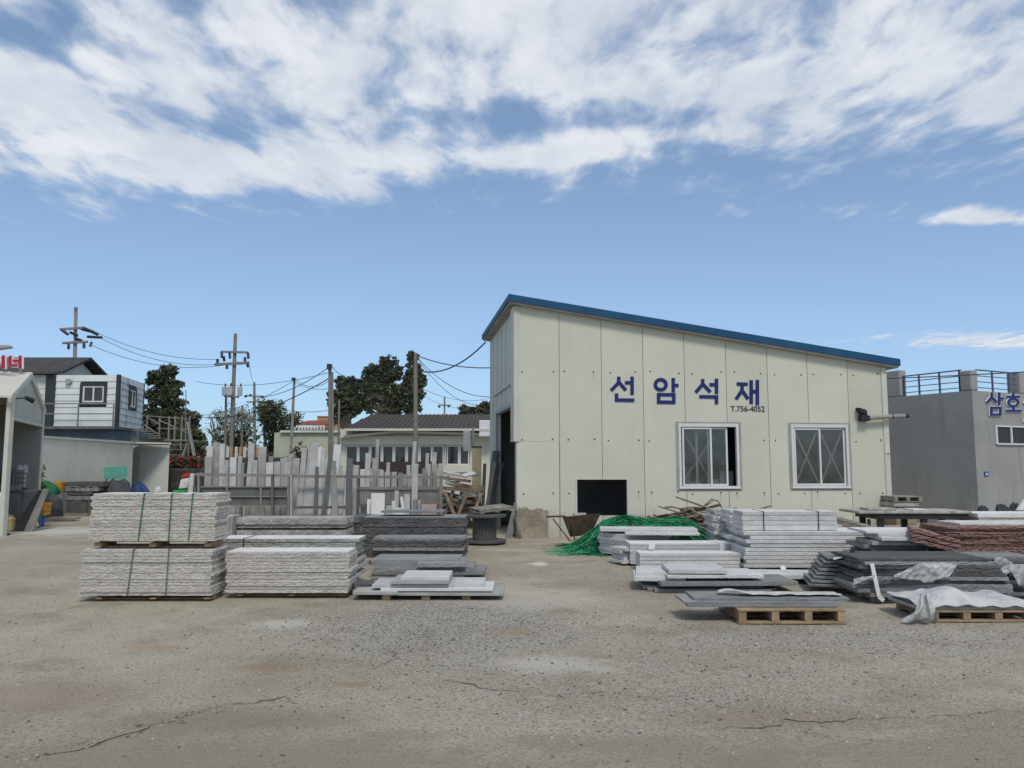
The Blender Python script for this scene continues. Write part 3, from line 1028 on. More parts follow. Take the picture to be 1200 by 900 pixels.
# roof sheet, blue flashing and soffit
OH_L, OH_R, OH_F, OH_B = 0.16, 0.27, 0.17, 0.15
def rc(u, wv, dz):
    return (u, wv, zroof(u) + dz)
mb = MB()
lb = bk.x - OH_L - 0.05
pts = [(-OH_L, -OH_F), (UL + OH_R, -OH_F), (UL + bk.x + OH_R, bk.y + OH_B), (lb, bk.y + OH_B)]
mb.hexa([(u, wv, zroof(u - (bk.x * wv / bk.y)) - 0.005) for u, wv in pts] + [(u, wv, zroof(u - (bk.x * wv / bk.y)) + .17) for u, wv in pts])
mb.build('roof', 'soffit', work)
mb = MB()
e = .035
mb.hexa([(-OH_L - e, -OH_F - e, zroof(-OH_L) + .045), (UL + OH_R + e, -OH_F - e, zroof(UL + OH_R) + .045), (UL + OH_R + e, -OH_F - .003, zroof(UL + OH_R) + .045), (-OH_L - e, -OH_F - .003, zroof(-OH_L) + .045),
         (-OH_L - e, -OH_F - e, zroof(-OH_L) + .21), (UL + OH_R + e, -OH_F - e, zroof(UL + OH_R) + .21), (UL + OH_R + e, -OH_F - .003, zroof(UL + OH_R) + .21), (-OH_L - e, -OH_F - .003, zroof(-OH_L) + .21)])
mb.hexa([(UL + OH_R + .003, -OH_F, zroof(UL + OH_R) + .045), (UL + OH_R + e, -OH_F, zroof(UL + OH_R) + .045), (UL + bk.x + OH_R + e, bk.y, zr + .0), (UL + bk.x + OH_R + .003, bk.y, zr + .0),
         (UL + OH_R + .003, -OH_F, zroof(UL + OH_R) + .21), (UL + OH_R + e, -OH_F, zroof(UL + OH_R) + .21), (UL + bk.x + OH_R + e, bk.y, zr + .15), (UL + bk.x + OH_R + .003, bk.y, zr + .15)])
mb.hexa([(-OH_L - e, -OH_F, zroof(-OH_L) + .06), (-OH_L - .003, -OH_F, zroof(-OH_L) + .06), (lb - .003, bk.y + OH_B, zl + .06), (lb - e, bk.y + OH_B, zl + .06),
         (-OH_L - e, -OH_F, zroof(-OH_L) + .20), (-OH_L - .003, -OH_F, zroof(-OH_L) + .20), (lb - .003, bk.y + OH_B, zl + .20), (lb - e, bk.y + OH_B, zl + .20)])
mb.hexa([(u, wv, zroof(u - (bk.x * wv / bk.y)) + 0.173) for u, wv in pts] + [(u, wv, zroof(u - (bk.x * wv / bk.y)) + .20) for u, wv in pts])
mb.build('roof_flashing', 'roof_blue', work)


# windows
def sash(u0, u1, z0, z1, wv, parent, fr=0.045, gm_='glass'):
    mb = MB()
    d = 0.03
    mb.lohi((u0, wv, z0), (u0 + fr, wv + d, z1)).lohi((u1 - fr, wv, z0), (u1, wv + d, z1))
    mb.lohi((u0 + fr, wv, z0), (u1 - fr, wv + d, z0 + fr)).lohi((u0 + fr, wv, z1 - fr), (u1 - fr, wv + d, z1))
    s = mb.build('sash', 'white_trim', parent, bevel=0.004)
    mb = MB()
    mb.lohi((u0 + fr, wv + .012, z0 + fr), (u1 - fr, wv + .018, z1 - fr))
    mb.build('pane', gm_, s)
    return s


def frame(o, parent, name='window'):
    u0, u1, z0, z1 = o
    mb = MB()
    f_, p0, p1 = 0.045, -0.05, 0.06
    g = 0.012
    mb.lohi((u0 - g, p0, z0), (u0 + f_, p1, z1)).lohi((u1 - f_, p0, z0), (u1 + g, p1, z1))
    mb.lohi((u0 - g, p0, z1), (u1 + g, p1, z1 + .03)).lohi((u0 + f_, p0, z1 - f_), (u1 - f_, p1, z1))
    mb.lohi((u0 - .03, p0 - .02, z0 - .035), (u1 + .03, p1, z0)).lohi((u0 + f_, p0, z0), (u1 - f_, p1, z0 + f_ * .6))
    fo = mb.build(name, 'white_trim', parent, bevel=0.005)
    # grey sealant edge round it
    mb = MB()
    k = .075
    mb.lohi((u0 - k, -.034, z0 - k), (u0 - g, -.0225, z1 + k)).lohi((u1 + g, -.034, z0 - k), (u1 + k, -.0225, z1 + k))
    mb.lohi((u0 - g, -.034, z1 + .03), (u1 + g, -.0225, z1 + k)).lohi((u0 - .0, -.034, z0 - k), (u1 + .0, -.0225, z0 - .035))
    mb.build('sealant_strip', 'soffit', fo)
    return fo


o = OPEN[0]
fo = frame(o, work)
u0, u1, z0, z1 = o[0] + .055, o[1] - .055, o[2] + .033, o[3] - .055
uA, uB = fac(834, 530)[0], fac(853, 530)[0]
sash(u0 + .02, uA, z0, z1, -0.03, fo)
sash(uA - .10, uB, z0, z1, 0.006, fo)
mb = MB()
um = fac(818, 530)[0]
mb.lohi((um - .025, 0.10, z0), (um + .025, 0.13, z1))
mb.build('mullion', 'white_trim', fo)
mb = MB()
mb.bar((u0 + .05, .16, z1), (um + .35, .16, z0 + .1), .035, .01, (0, 1, 0)).bar((um + .45, .175, z1 - .2), (um - .25, .175, z0 + .2), .035, .01, (0, 1, 0))
mb.build('cross_bar', 'pale_wood', fo)
o = OPEN[1]
fo = frame(o, work)
u0, u1, z0, z1 = o[0] + .055, o[1] - .055, o[2] + .033, o[3] - .055
um = (u0 + u1) / 2
sash(u0, um + .025, z0, z1, -0.03, fo)
sash(um - .025, u1, z0, z1, 0.006, fo)
for (a, b_) in ((u0 + .05, um - .02), (um + .03, u1 - .03)):
    mb = MB()
    mb.bar((a, .052, z1 - .05), (b_, .052, z0 + .03), .04, .008, (0, 1, 0)).bar((b_, .062, z1 - .05), (a, .062, z0 + .03), .04, .008, (0, 1, 0))
    mb.build('cross_bar', 'pale_wood', fo)
# low opening trim
o = OPEN[2]
mb = MB()
mb.lohi((o[0] - .035, -.035, 0.35), (o[0], -.0225, o[3] + .03)).lohi((o[1], -.035, 0.35), (o[1] + .035, -.0225, o[3] + .03)).lohi((o[0], -.035, o[3]), (o[1], -.0225, o[3] + .03))
mb.build('opening_trim', 'trim_beige', work)


# lettering: strokes as thin raised shapes on a wall plane
def strokes(segs, w_, pt, nrm, th, name, m, parent, rings=()):
    mb = MB()
    dz_ = 0
    for sg in segs:
        for a, b_ in zip(sg, sg[1:]):
            ax, ay = a
            bx, by = b_
            L = math.hypot(bx - ax, by - ay)
            nx, ny = -(by - ay) / L * w_ / 2, (bx - ax) / L * w_ / 2
            q = [pt(ax + nx, ay + ny), pt(bx + nx, by + ny), pt(bx - nx, by - ny), pt(ax - nx, ay - ny)]
            mb.prism([Vector(p) for p in q], Vector(nrm) * (th + dz_))
            dz_ += 0.0007
    for (cx, cy, rx, ry) in rings:
        n = 28
        for k in range(n):
            a0, a1 = 2 * math.pi * k / n, 2 * math.pi * (k + 1) / n
            q = [pt(cx + (rx + s * w_ / 2) * math.cos(a), cy + (ry + s * w_ / 2) * math.sin(a)) for a, s in ((a0, 1), (a1, 1), (a1, -1), (a0, -1))]
            mb.prism([Vector(p) for p in q], Vector(nrm) * (th + dz_))
    return mb.build(name, m, parent)


def pt8(x, y, wv=-0.024):
    u, z = fac(700 + x / 5.714, 425 + y / 5.714)
    return (u, wv, z)


FRT = (0, -1, 0)
LT = [
    ([[(142, 94), (141, 134), (90, 188)], [(143, 132), (190, 186)], [(231, 94), (231, 216)], [(183, 135), (231, 135)], [(127, 206), (127, 262)], [(116, 250), (246, 252)]], []),
    ([[(506, 103), (506, 200)], [(506, 153), (541, 153)], [(408, 206), (408, 272)], [(398, 214), (520, 216)], [(510, 206), (510, 274)], [(398, 264), (520, 266)]], [(422, 148, 36, 34)]),
    ([[(703, 110), (702, 146), (656, 200)], [(704, 144), (755, 198)], [(795, 108), (795, 210)], [(748, 148), (795, 148)], [(680, 228), (806, 230)], [(795, 220), (795, 278)]], []),
    ([[(930, 143), (1004, 145)], [(967, 143), (966, 186), (926, 246)], [(966, 186), (1006, 244)], [(1027, 118), (1027, 276)], [(1068, 116), (1068, 284)], [(1027, 194), (1068, 194)]], []),
]
for sg, rg in LT:
    strokes(sg, 23, pt8, FRT, 0.012, 'sign_letter', 'letter_blue', work, rg)
# phone number
cu_ = bpy.data.curves.new('number', 'FONT')
cu_.body = 'T.756-4052'
cu_.size = 1.0
cu_.extrude = 0.02
cu_.offset = 0.012
tmp = bpy.data.objects.new('tmp', cu_)
COL.objects.link(tmp)
bpy.context.view_layer.update()
tm = bpy.data.meshes.new_from_object(tmp.evaluated_get(bpy.context.evaluated_depsgraph_get()))
bpy.data.objects.remove(tmp)
xs = [v_.co.x for v_ in tm.vertices]
ys = [v_.co.y for v_ in tm.vertices]
pa, pb = pt8(890, 328), pt8(1117, 291)
sx = (pb[0] - pa[0]) / (max(xs) - min(xs))
sy = (pb[2] - pa[2]) / (max(ys) - min(ys))
for v_ in tm.vertices:
    x_, y_, z_ = v_.co
    v_.co = (pa[0] + (x_ - min(xs)) * sx, -0.030 - z_ * .2, pa[2] + (y_ - min(ys)) * sy)
tm.materials.clear()
tm.materials.append(MATS['letter_dark'])
ph = bpy.data.objects.new('phone_number', tm)
COL.objects.link(ph)
ph.parent = work
# crumbling mortar plinth at the left foot
mb = MB()
pr = random.Random(4)
top = []
ua, ub = fac(605.5, 600)[0], fac(642, 600)[0]
for k in range(15):
    u = ua + (ub - ua) * k / 14
    top.append((u, -0.055, fac(620, 596 + pr.uniform(-2, 2) + (3.5 if k in (0, 12, 13, 14) else 0))[1]))
mb.prism([(ua, -0.055, 0)] + [(ub, -0.055, 0)] + top[::-1], (0, 0.02, 0))
mb.build('mortar_patch', 'mortar', work)

# pipe bracketed to the right corner
pp = thing('wall_pipe', 'grey horizontal pipe with black end caps fixed beside the right-hand window', 'pipe', A, AL)
pl0, pl1 = Vector((*fac(1009, 490), 0)), Vector((*fac(1054, 489), 0))
def fp(px, py, wv):
    u, z = fac(px, py)
    return Vector((u, wv, z))
mb = MB()
mb.tube([fp(1012, 490.5, -.16), fp(1042, 488.5, -.16)], 0.05, 12)
mb.build('pipe', 'pole_concrete', pp)
mb = MB()
mb.tube([fp(1041.5, 488.6, -.16), fp(1056, 488, -.16)], 0.056, 12)
mb.build('end_cap', 'lamp_body', pp)
mb = MB()
mb.tube([fp(1056, 488, -.16), fp(1060, 487.8, -.16)], 0.05, 12).tube([fp(1041, 488.6, -.16), fp(1042, 488.6, -.16)], 0.059, 12)
mb.build('end_ring', 'black_metal', pp)
mb = MB()
mb.hexa([fp(1004, 484, -.20), fp(1012, 487, -.20), fp(1012, 487, -.025), fp(1004, 484, -.025), fp(1001.5, 478, -.20), fp(1011, 481, -.20), fp(1011, 481, -.025), fp(1001.5, 478, -.025)])
mb.hexa([fp(1004.5, 493.5, -.22), fp(1015, 494, -.22), fp(1015, 494, -.025), fp(1004.5, 493.5, -.025), fp(1005, 486, -.22), fp(1014, 487.5, -.22), fp(1014, 487.5, -.025), fp(1005, 486, -.025)])
mb.build('bracket', 'black_metal', pp, bevel=.01)

# ------------------------------------------------------------------ foliage and trees
def leaf_cloud(name, clumps, size, m, parent, seed, frac_shell=0.6, flat=0.5):
    """many small leaf-sized faces scattered through the clumps: (centre, radii, count)"""
    r = np.random.default_rng(seed)
    cs, ss = [], []
    for (c, rad, n) in clumps:
        d = r.normal(size=(n, 3))
        d /= np.linalg.norm(d, axis=1)[:, None]
        k = np.where(r.random(n) < frac_shell, 0.72 + .36 * r.random(n), r.random(n) ** .5)
        lump = 1 + 0.25 * np.sin(d[:, 0] * 5 + c[0] * 7) * np.cos(d[:, 2] * 6 + c[2] * 5)
        cs.append(np.array(c) + d * (k * lump)[:, None] * np.array(rad))
    c = np.concatenate(cs)
    n = len(c)
    a = r.normal(size=(n, 3))
    a /= np.linalg.norm(a, axis=1)[:, None]
    b = np.cross(a, r.normal(size=(n, 3)))
    b /= np.linalg.norm(b, axis=1)[:, None]
    s = size * (0.40 + 1.25 * r.random(n) ** 1.8)[:, None]
    vv = np.stack([c - a * s, c + b * s * flat, c + a * s, c - b * s * flat], 1).reshape(-1, 3)
    ff = np.arange(4 * n)
    me = bpy.data.meshes.new(name)
    me.vertices.add(4 * n)
    me.vertices.foreach_set('co', vv.ravel())
    me.loops.add(4 * n)
    me.loops.foreach_set('vertex_index', ff)
    me.polygons.add(n)
    me.polygons.foreach_set('loop_start', np.arange(n) * 4)
    me.polygons.foreach_set('loop_total', np.full(n, 4))
    ms = m if isinstance(m, (list, tuple)) else [m]
    for k in ms:
        me.materials.append(MATS[k])
    if len(ms) > 1:
        me.polygons.foreach_set('material_index', (r.random(n) ** 1.6 * len(ms)).astype(int))
    me.update(calc_edges=True)
    o = bpy.data.objects.new(name, me)
    COL.objects.link(o)
    if parent:
        o.parent = parent
    return o


def limbs(parent, trunk_pts, r0, branches, m='bark', name='trunk'):
    mb = MB()
    mb.tube(trunk_pts, r0, 8, True, r0 * .35)
    for (a, b_, rr_) in branches:
        a, b_ = Vector(a), Vector(b_)
        mid_ = a.lerp(b_, .5) + Vector((0, 0, -.08 * (b_ - a).length))
        mb.tube([a, mid_, b_], rr_, 6, True, rr_ * .3)
    return mb.build(name, m, parent)


def tree_from_px(label, cat, Y, base_px, clumps_px, dens, lsize, m, seed, trunk_r=.12, group=None, name='tree', trunk_m='bark', depth_k=.8, forks=None, nmax=900, flat=.5):
    """clumps_px: (px, py, rx_px, ry_px) at the tree's own distance"""
    k = F / Y
    bx = X(base_px, Y)
    root = thing(name, label, cat, (bx, Y, 0), 0, group)
    r = random.Random(seed)
    cl, br = [], []
    top = min(c[1] - c[3] * .5 for c in clumps_px)
    ztop = Zh(top, Y)
    tops = [Vector((0, 0, -.05)), Vector((r.uniform(-.1, .1), 0, ztop * .35)), Vector((r.uniform(-.15, .15), 0, ztop * .65)), Vector((r.uniform(-.1, .1), 0, ztop * .93))]
    for (px, py, rx, ry) in clumps_px:
        c = P(px, py, Y)
        rx_, rz_ = rx / k, ry / k
        cc = (c.x - bx, r.uniform(-.4, .4) * rx_, c.z)
        n = int(min(nmax, dens * rx * ry))
        cl.append((cc, (rx_, rx_ * depth_k, rz_), n))
        zz = max(.3, min(ztop * .9, cc[2] - abs(cc[0]) * .5 - .2))
        f_ = zz / max(.1, ztop)
        br.append(((0, 0, zz), cc, max(.02, trunk_r * .4 * (1 - f_ * .5))))
    limbs(root, tops, trunk_r, br, trunk_m)
    leaf_cloud('crown', cl, lsize, m, root, seed, flat=flat)
    return root


def subclumps(rows, seed, n_per, rk=(.30, .55)):
    """break large lobes (px, py, rx, ry) into many small uneven clumps"""
    r = random.Random(seed)
    out = []
    for (px, py, rx, ry) in rows:
        for _ in range(n_per):
            a, q = r.uniform(0, 6.28), r.random() ** .6
            s = r.uniform(*rk)
            out.append((px + math.cos(a) * q * rx * .85, py + math.sin(a) * q * ry * .85, max(2.5, rx * s), max(2.0, ry * s * .75)))
    return out


tree_from_px('dense dark conifer behind the white container cabin and steel stairs', 'tree', 44, 198,
             subclumps([(195, 447, 22, 20), (192, 475, 27, 24), (205, 500, 30, 26), (218, 520, 24, 24), (178, 500, 14, 24), (200, 535, 36, 20)], 1, 48, (.14, .34)), 5.0, .10, ['leaf_dark', 'leaf_pine'], 1, .2)
pg = 'tall pines behind the brown-roofed house'
tree_from_px('leftmost dark pine, wide and low, between the wooden poles', 'tree', 52, 406,
             subclumps([(404, 447, 13, 10), (400, 462, 16, 12), (410, 478, 20, 12), (396, 487, 9, 10), (415, 455, 9, 12), (424, 468, 12, 14), (392, 470, 8, 14)], 2, 42, (.16, .34)), 5.0, .10, 'leaf_pine', 2, .2, pg)
tree_from_px('middle dark pine with open branches above the brown roof', 'tree', 50, 447,
             subclumps([(437, 435, 12, 10), (455, 425, 13, 9), (462, 437, 12, 10), (440, 452, 15, 11), (460, 462, 17, 13), (436, 474, 16, 12), (462, 480, 16, 10), (448, 442, 18, 14), (472, 466, 12, 14), (428, 448, 10, 14)], 3, 34, (.16, .34)), 5.0, .10, 'leaf_pine', 3, .2, pg)
tree_from_px('rightmost tall narrow pine directly behind the grey utility pole', 'tree', 49, 484,
             subclumps([(484, 419, 7, 7), (483, 436, 11, 13), (488, 462, 10, 12), (481, 476, 11, 12), (476, 450, 7, 10), (492, 446, 8, 10)], 4, 30, (.2, .4)), 5.0, .10, 'leaf_pine', 4, .18, pg)
tree_from_px('small far green treetop left beside the workshop wall', 'tree', 75, 550, subclumps([(549, 481, 12, 6), (543, 485, 9, 5)], 5, 14), 6, .2, 'leaf_pine', 5, .15, 'far trees left of the workshop')
tree_from_px('taller far green treetop touching the workshop wall edge', 'tree', 70, 568, subclumps([(568, 479, 9, 8), (573, 484, 8, 7)], 6, 14), 6, .2, 'leaf_pine', 6, .15, 'far trees left of the workshop')


def twig_tree(label, Y, base_px, top_py, spread_px, seed, leafm, nleaf, lsize, cat='tree', m='bark', r0=.09, levels=4):
    """an open tree grown limb by limb, small leaves along the twigs"""
    r = random.Random(seed)
    k = F / Y
    root = thing('tree', label, cat, (X(base_px, Y), Y, 0))
    H = Zh(top_py, Y)
    S = spread_px / k
    mb = MB()
    tips = []

    def go(p, d, L, rad, lv):
        q = p + d * L
        mid_ = p.lerp(q, .5) + Vector((r.gauss(0, .06), r.gauss(0, .06), r.gauss(0, .04))) * L
        mb.tube([p, mid_, q], rad, 6 if lv < 2 else 4, True, rad * .6)
        if lv >= 1:
            for _ in range(5):
                tips.append(p.lerp(q, r.random()))
        if lv >= levels:
            tips.append(q)
            return
        for _ in range(3 if lv < 2 else r.choice((2, 3))):
            nd = (d + Vector((r.gauss(0, .55) * S / H * 1.5, r.gauss(0, .5) * S / H * 1.5, r.uniform(-.1, .35)))).normalized()
            go(q, nd, L * r.uniform(.62, .82), rad * .62, lv + 1)

    go(Vector((0, 0, 0)), Vector((r.uniform(-.1, .1), 0, 1)), H * .33, r0, 0)
    cx_ = sum(t_.x for t_ in tips) / len(tips)
    mb.v = [(a - cx_ * min(1, c_ / H), b_, c_) for a, b_, c_ in mb.v]
    tips = [Vector((a.x - cx_ * min(1, a.z / H), a.y, a.z)) for a in tips]
    mx_ = max(t_.z for t_ in tips)
    sc_ = H / mx_
    wx = max(abs(t_.x) for t_ in tips)
    sx_ = S / wx if wx else 1
    mb.v = [(a * sx_, b_ * sx_, c_ * sc_) for a, b_, c_ in mb.v]
    tips = [Vector((a.x * sx_, a.y * sx_, a.z * sc_)) for a in tips]
    mb.build('trunk', m, root)
    per = max(1, nleaf // len(tips))
    leaf_cloud('crown', [(tuple(t_), (.42, .42, .34), per) for t_ in tips], lsize, leafm, root, seed, .3)
    return root


twig_tree('pale blossoming tree with open twigs beside the transformer pole', 48, 273, 474, 27, 21, ['blossom_pale', 'leaf_olive', 'leaf_olive'], 2200, .065)
twig_tree('olive green spreading tree with forked dark trunk left of thin pole', 45, 318, 470, 30, 22, ['leaf_olive', 'leaf_dark'], 4200, .085, r0=.14)
twig_tree('thin nearly bare tree between conifer and transformer pole', 50, 252, 482, 17, 23, ['blossom_pale', 'bark'], 500, .06)


def bush(label, Y, px, py_top, w_px, m, seed, n=900, ls=.06, cat='shrub', zb=0.0, extra=None):
    k = F / Y
    root = thing('shrub', label, cat, (X(px, Y), Y, zb))
    H = Zh(py_top, Y) - zb
    Rx = w_px / 2 / k
    r = random.Random(seed)
    cl = [((r.uniform(-.6, .6) * Rx, r.uniform(-.3, .3) * Rx, H * r.uniform(.3, .8)), (Rx * .42, Rx * .4, H * .26), n // 12) for _ in range(12)]
    leaf_cloud('foliage', cl, ls, m, root, seed, .4)
    mb = MB()
    for _ in range(6):
        mb.tube([(r.uniform(-.1, .1), r.uniform(-.1, .1), -.02), (r.uniform(-.5, .5) * Rx, r.uniform(-.2, .2), H * .6)], .015, 5, True, .006)
    mb.build('stem', 'bark', root)
    return root


# ------------------------------------------------------------------ left: open shed, panel fence shed, container cabin, gable house
S0, S1 = P(3, 627, 19.0), P(42, 613, 22.9)
gab = thing('open_shed', 'cream gabled open shed at the left edge sheltering a workbench', 'shed', (S0.x, S0.y, 0))
E0, E1 = P(3, 463, 19.0), P(44, 477, 22.9)
AP = P(28, 441, 20.95)
o_ = Vector((S0.x, S0.y, 0))
bx_, by_ = Vector((S0.x, S0.y, 0)) - o_, Vector((S1.x, S1.y, 0)) - o_
gd = by_.normalized()
gl = Vector((-gd.y, gd.x, 0))            # away from the yard (left)
if gl.x > 0:
    gl = -gl
ze = E0.z
gw = by_.length
za = AP.z
mb = MB()
zb_ = ze - .52
mb.prism([gd * 0 + Vector((0, 0, zb_)), gd * gw + Vector((0, 0, zb_)), gd * gw + Vector((0, 0, ze)), gd * gw * .5 + Vector((0, 0, za - .06)), Vector((0, 0, ze))], gl * .06)
mb.build('gable_wall', 'panel_old', gab)
mb = MB()
mb.bar(Vector((0, 0, zb_ - .03)) - gl * .01, gd * gw + Vector((0, 0, zb_ - .03)) - gl * .01, .10, .06)
mb.bar(Vector((0, 0, ze + .02)) - gl * .02 - gd * .25 + Vector((0, 0, -.16)), gd * gw * .5 + Vector((0, 0, za)) - gl * .02, .08, .12, (0, 0, 1))
mb.bar(gd * (gw + .25) + Vector((0, 0, ze + .02 - .16)) - gl * .02, gd * gw * .5 + Vector((0, 0, za)) - gl * .02, .08, .12, (0, 0, 1))
mb.build('gable_trim', 'trim_beige', gab)
mb = MB()
mb.bar(Vector((0, 0, 0)), Vector((0, 0, ze)), .10, .16, (0, 1, 0))
mb.build('corner_post', 'trim_beige', gab)
mb = MB()
mb.bar(gd * gw, gd * gw + Vector((0, 0, ze)), .10, .10, (0, 1, 0))
mb.build('corner_post', 'trim_beige', gab)
mb = MB()
for sgn, g0_ in ((0, -.25), (1, gw + .25)):
    z0_ = ze - (.14 if sgn == 0 else .14)
    a = gd * g0_ + Vector((0, 0, z0_ + .06)) - gl * .05
    b_ = gd * gw * .5 + Vector((0, 0, za + .06)) - gl * .05
    mb.prism([a, b_, b_ + gl * 9, a + gl * 9], (0, 0, .05))
mb.build('roof', 'roof_white', gab)
mb = MB()
mb.prism([gd * gw, gd * (gw - .06), gd * (gw - .06) + gl * 8, gd * gw + gl * 8], (0, 0, ze))
mb.prism([gd * .0 + gl * 3.2, gd * gw * .98 + gl * 3.2, gd * gw * .98 + gl * 3.26, gl * 3.26], (0, 0, ze))
mb.prism([gl * .5, gl * .5 + gd * .05, gl * 8 + gd * .05, gl * 8], (0, 0, ze))
mb.build('inner_wall', 'shed_inner', gab)
lampo = thing('spot_lamp', 'small black spotlight on a bracket under the shed gable', 'lamp', o_ + gd * .35 + Vector((0, 0, ze - .05)) - gl * .03)
mb = MB()
mb.tube([(0, 0, 0), -gl * .22 + Vector((0, 0, .02))], .018, 6)
mb.build('bracket', 'black_metal', lampo)
mb = MB()
mb.tube([-gl * .2 + Vector((0, 0, .03)), -gl * .36 + gd * .10 + Vector((0, 0, -.05))], .045, 10, True, .065)
mb.build('head', 'black_metal', lampo)

# the red rooftop letters and a street-lamp head above the shed
sgn = thing('rooftop_sign', 'red Korean sign letters with white outlines on the shed ridge', 'sign', P(10, 441, 20.6))
so = sgn.location
def ptS(x, y, dy=0.0):
    p = P(x / 7.5, 400 + y / 7.5, 20.6) - so
    return (p.x, p.y + dy, p.z)
for sg, rg in (([[(34, 124), (34, 242)]], [(-45, 178, 34, 36)]), ([[(94, 128), (94, 212), (152, 212)], [(182, 126), (182, 242)], [(120, 170), (182, 170)]], [])):
    b1 = strokes(sg, 38, lambda x, y: ptS(x, y, .05), FRT, .05, 'letter_outline', 'letter_white', sgn, rg)
    b2 = strokes(sg, 20, lambda x, y: ptS(x, y, .0), FRT, .04, 'sign_letter', 'letter_red', sgn, rg)
    b1.parent = b2
mb = MB()
for px in (6, 24, -20):
    mb.bar(P(px, 446, 20.7) - so, P(px, 418, 20.7) - so, .04, .04, (0, 1, 0))
mb.bar(P(-30, 425, 20.75) - so, P(27, 425, 20.75) - so, .04, .04)
mb.build('support_frame', 'steel_galv', sgn)
lh = thing('street_lamp', 'pale flat lamp head on an arm above the red letters', 'lamp', (X(-40, 20), 20, 0))
mb = MB()
q0 = Vector(lh.location)
mb.tube([(0, 0, 0), (0, 0, Zh(409, 20))], .07, 10, True, .05)
mb.tube([P(-40, 410, 20) - q0, P(-8, 407.5, 20) - q0], .035, 8)
mb.build('pole', 'steel_galv', lh)
mb = MB()
a, b_ = P(-10, 408, 20) - q0, P(14.5, 407, 20) - q0
mb.hexa([a + Vector((0, -.14, -.06)), b_ + Vector((0, -.08, -.02)), b_ + Vector((0, .08, -.02)), a + Vector((0, .14, -.06)), a + Vector((0, -.12, .07)), b_ + Vector((-.05, -.06, .05)), b_ + Vector((-.05, .06, .05)), a + Vector((0, .12, .07))])
mb.build('lamp_head', 'lamp_body', lh, bevel=.02)

# workbench and what stands in the shed
wb = thing('workbench', 'steel workbench with dark legs under the open shed gable', 'workbench', P(10, 610, 21.2) * 1)
wb.location.z = 0
q0 = Vector(wb.location)
zt_ = Zh(574, 21.2)
mb = MB()
mb.lohi((-.7, -.45, zt_ - .08), (.66, .45, zt_))
mb.build('top', 'machine_grey', wb, bevel=.01)
for sx_ in (-.62, .58):
    for sy_ in (-.38, .38):
        mb = MB()
        mb.lohi((sx_ - .035, sy_ - .035, 0), (sx_ + .035, sy_ + .035, zt_ - .081))
        mb.build('leg', 'steel_dark', wb)
mc = thing('machine', 'boxy grey machine with rounded hood on the shed workbench', 'machine', (q0.x, q0.y, zt_))
hb = Zh(546, 21.2) - zt_
mb = MB()
mb.lohi((-.62, -.36, .0), (.30, .36, hb * .78))
mb.build('body', 'machine_grey', mc, bevel=.04)
mb = MB()
mb.tube([(-.3, -.2, hb * .86), (.34, -.2, hb * .86)], .12, 12).tube([(-.3, .1, hb * .86), (.3, .1, hb * .86)], .12, 12)
mb.build('hood', 'steel_galv', mc, smooth=False)
mb = MB()
for k in range(4):
    mb.tube([(.31, -.3, .12 + k * .12), (.55, -.3, .12 + k * .12)], .05, 8)
mb.build('pipe_stub', 'steel_galv', mc)
mb = MB()
mb.lohi((-.66, -.42, -.001), (.5, -.37, .14))
mb.build('front_rail', 'pole_concrete', mc)
mb = MB()
a = P(22, 612, 20.3)
mb.hexa([(-.18, 0, 0), (.10, 0, 0), (.10, .06, 0), (-.18, .06, 0), (.12, .55, 1.0), (.34, .55, 1.0), (.34, .6, 1.0), (.12, .6, 1.0)])
tag(mb.build('board', 'black_metal', None, (a.x, a.y, 0)), 'black board leaning against the workbench under the shed', 'board')
mb = MB()
mb.hexa([(-.02, 0, 0), (.2, 0, 0), (.2, .05, 0), (-.02, .05, 0), (.12, .5, 1.05), (.26, .5, 1.05), (.26, .55, 1.05), (.12, .55, 1.05)])
tag(mb.build('board', 'steel_grey', None, (a.x + .18, a.y - .05, 0)), 'grey narrow board leaning beside the black board under the shed', 'board')
jc = thing('jerry_can', 'tan plastic jerry can on the ground under the shed', 'canister', (X(12, 20.3), 20.3, 0.0))
mb = MB()
mb.lohi((-.15, -.11, 0), (.15, .11, .36))
mb.build('body', 'can_tan', jc, bevel=.04)
mb = MB()
mb.tube([(-.09, 0, .35), (-.07, 0, .42), (.03, 0, .42), (.05, 0, .35)], .016, 6).lathe([(.03, .355), (.03, .40)], 10, Matrix.Translation((.1, 0, 0)))
mb.build('handle', 'can_tan', jc)
mb = MB()
mb.lathe([(.26, 0), (.26, .03), (.16, .07), (.13, .50), (.10, .52)], 16)
tag(mb.build('stand', 'black_metal', None, (X(1, 19.2), 19.2, 0)), 'black flared stand base at the left picture edge', 'stand')
mb = MB()
mb.lathe([(.12, 0), (.15, .05), (.15, .40), (.10, .48)], 14)
tag(mb.build('drum', 'white_band', None, (X(-2, 19.2), 19.2, 0.521)), 'white drum on the black stand at the left picture edge', 'drum')
mb = MB()
for k in range(3):
    mb.lathe([(.16, .0), (.17, .12), (.13, .22)], 10, Matrix.Translation((k * .04, 0, k * .0)))
rsk = random.Random(3)
mb = MB()
mb.lathe([(.20, 0), (.24, .06), (.17, .25), (.06, .42), (.03, .46)], 12, Matrix.Diagonal((1.1, .7, 1, 1)))
tag(mb.build('sack', 'cloth_white', None, (X(37, 21.4), 21.4, 0)), 'grubby white sack slumped against the shed corner post', 'sack')
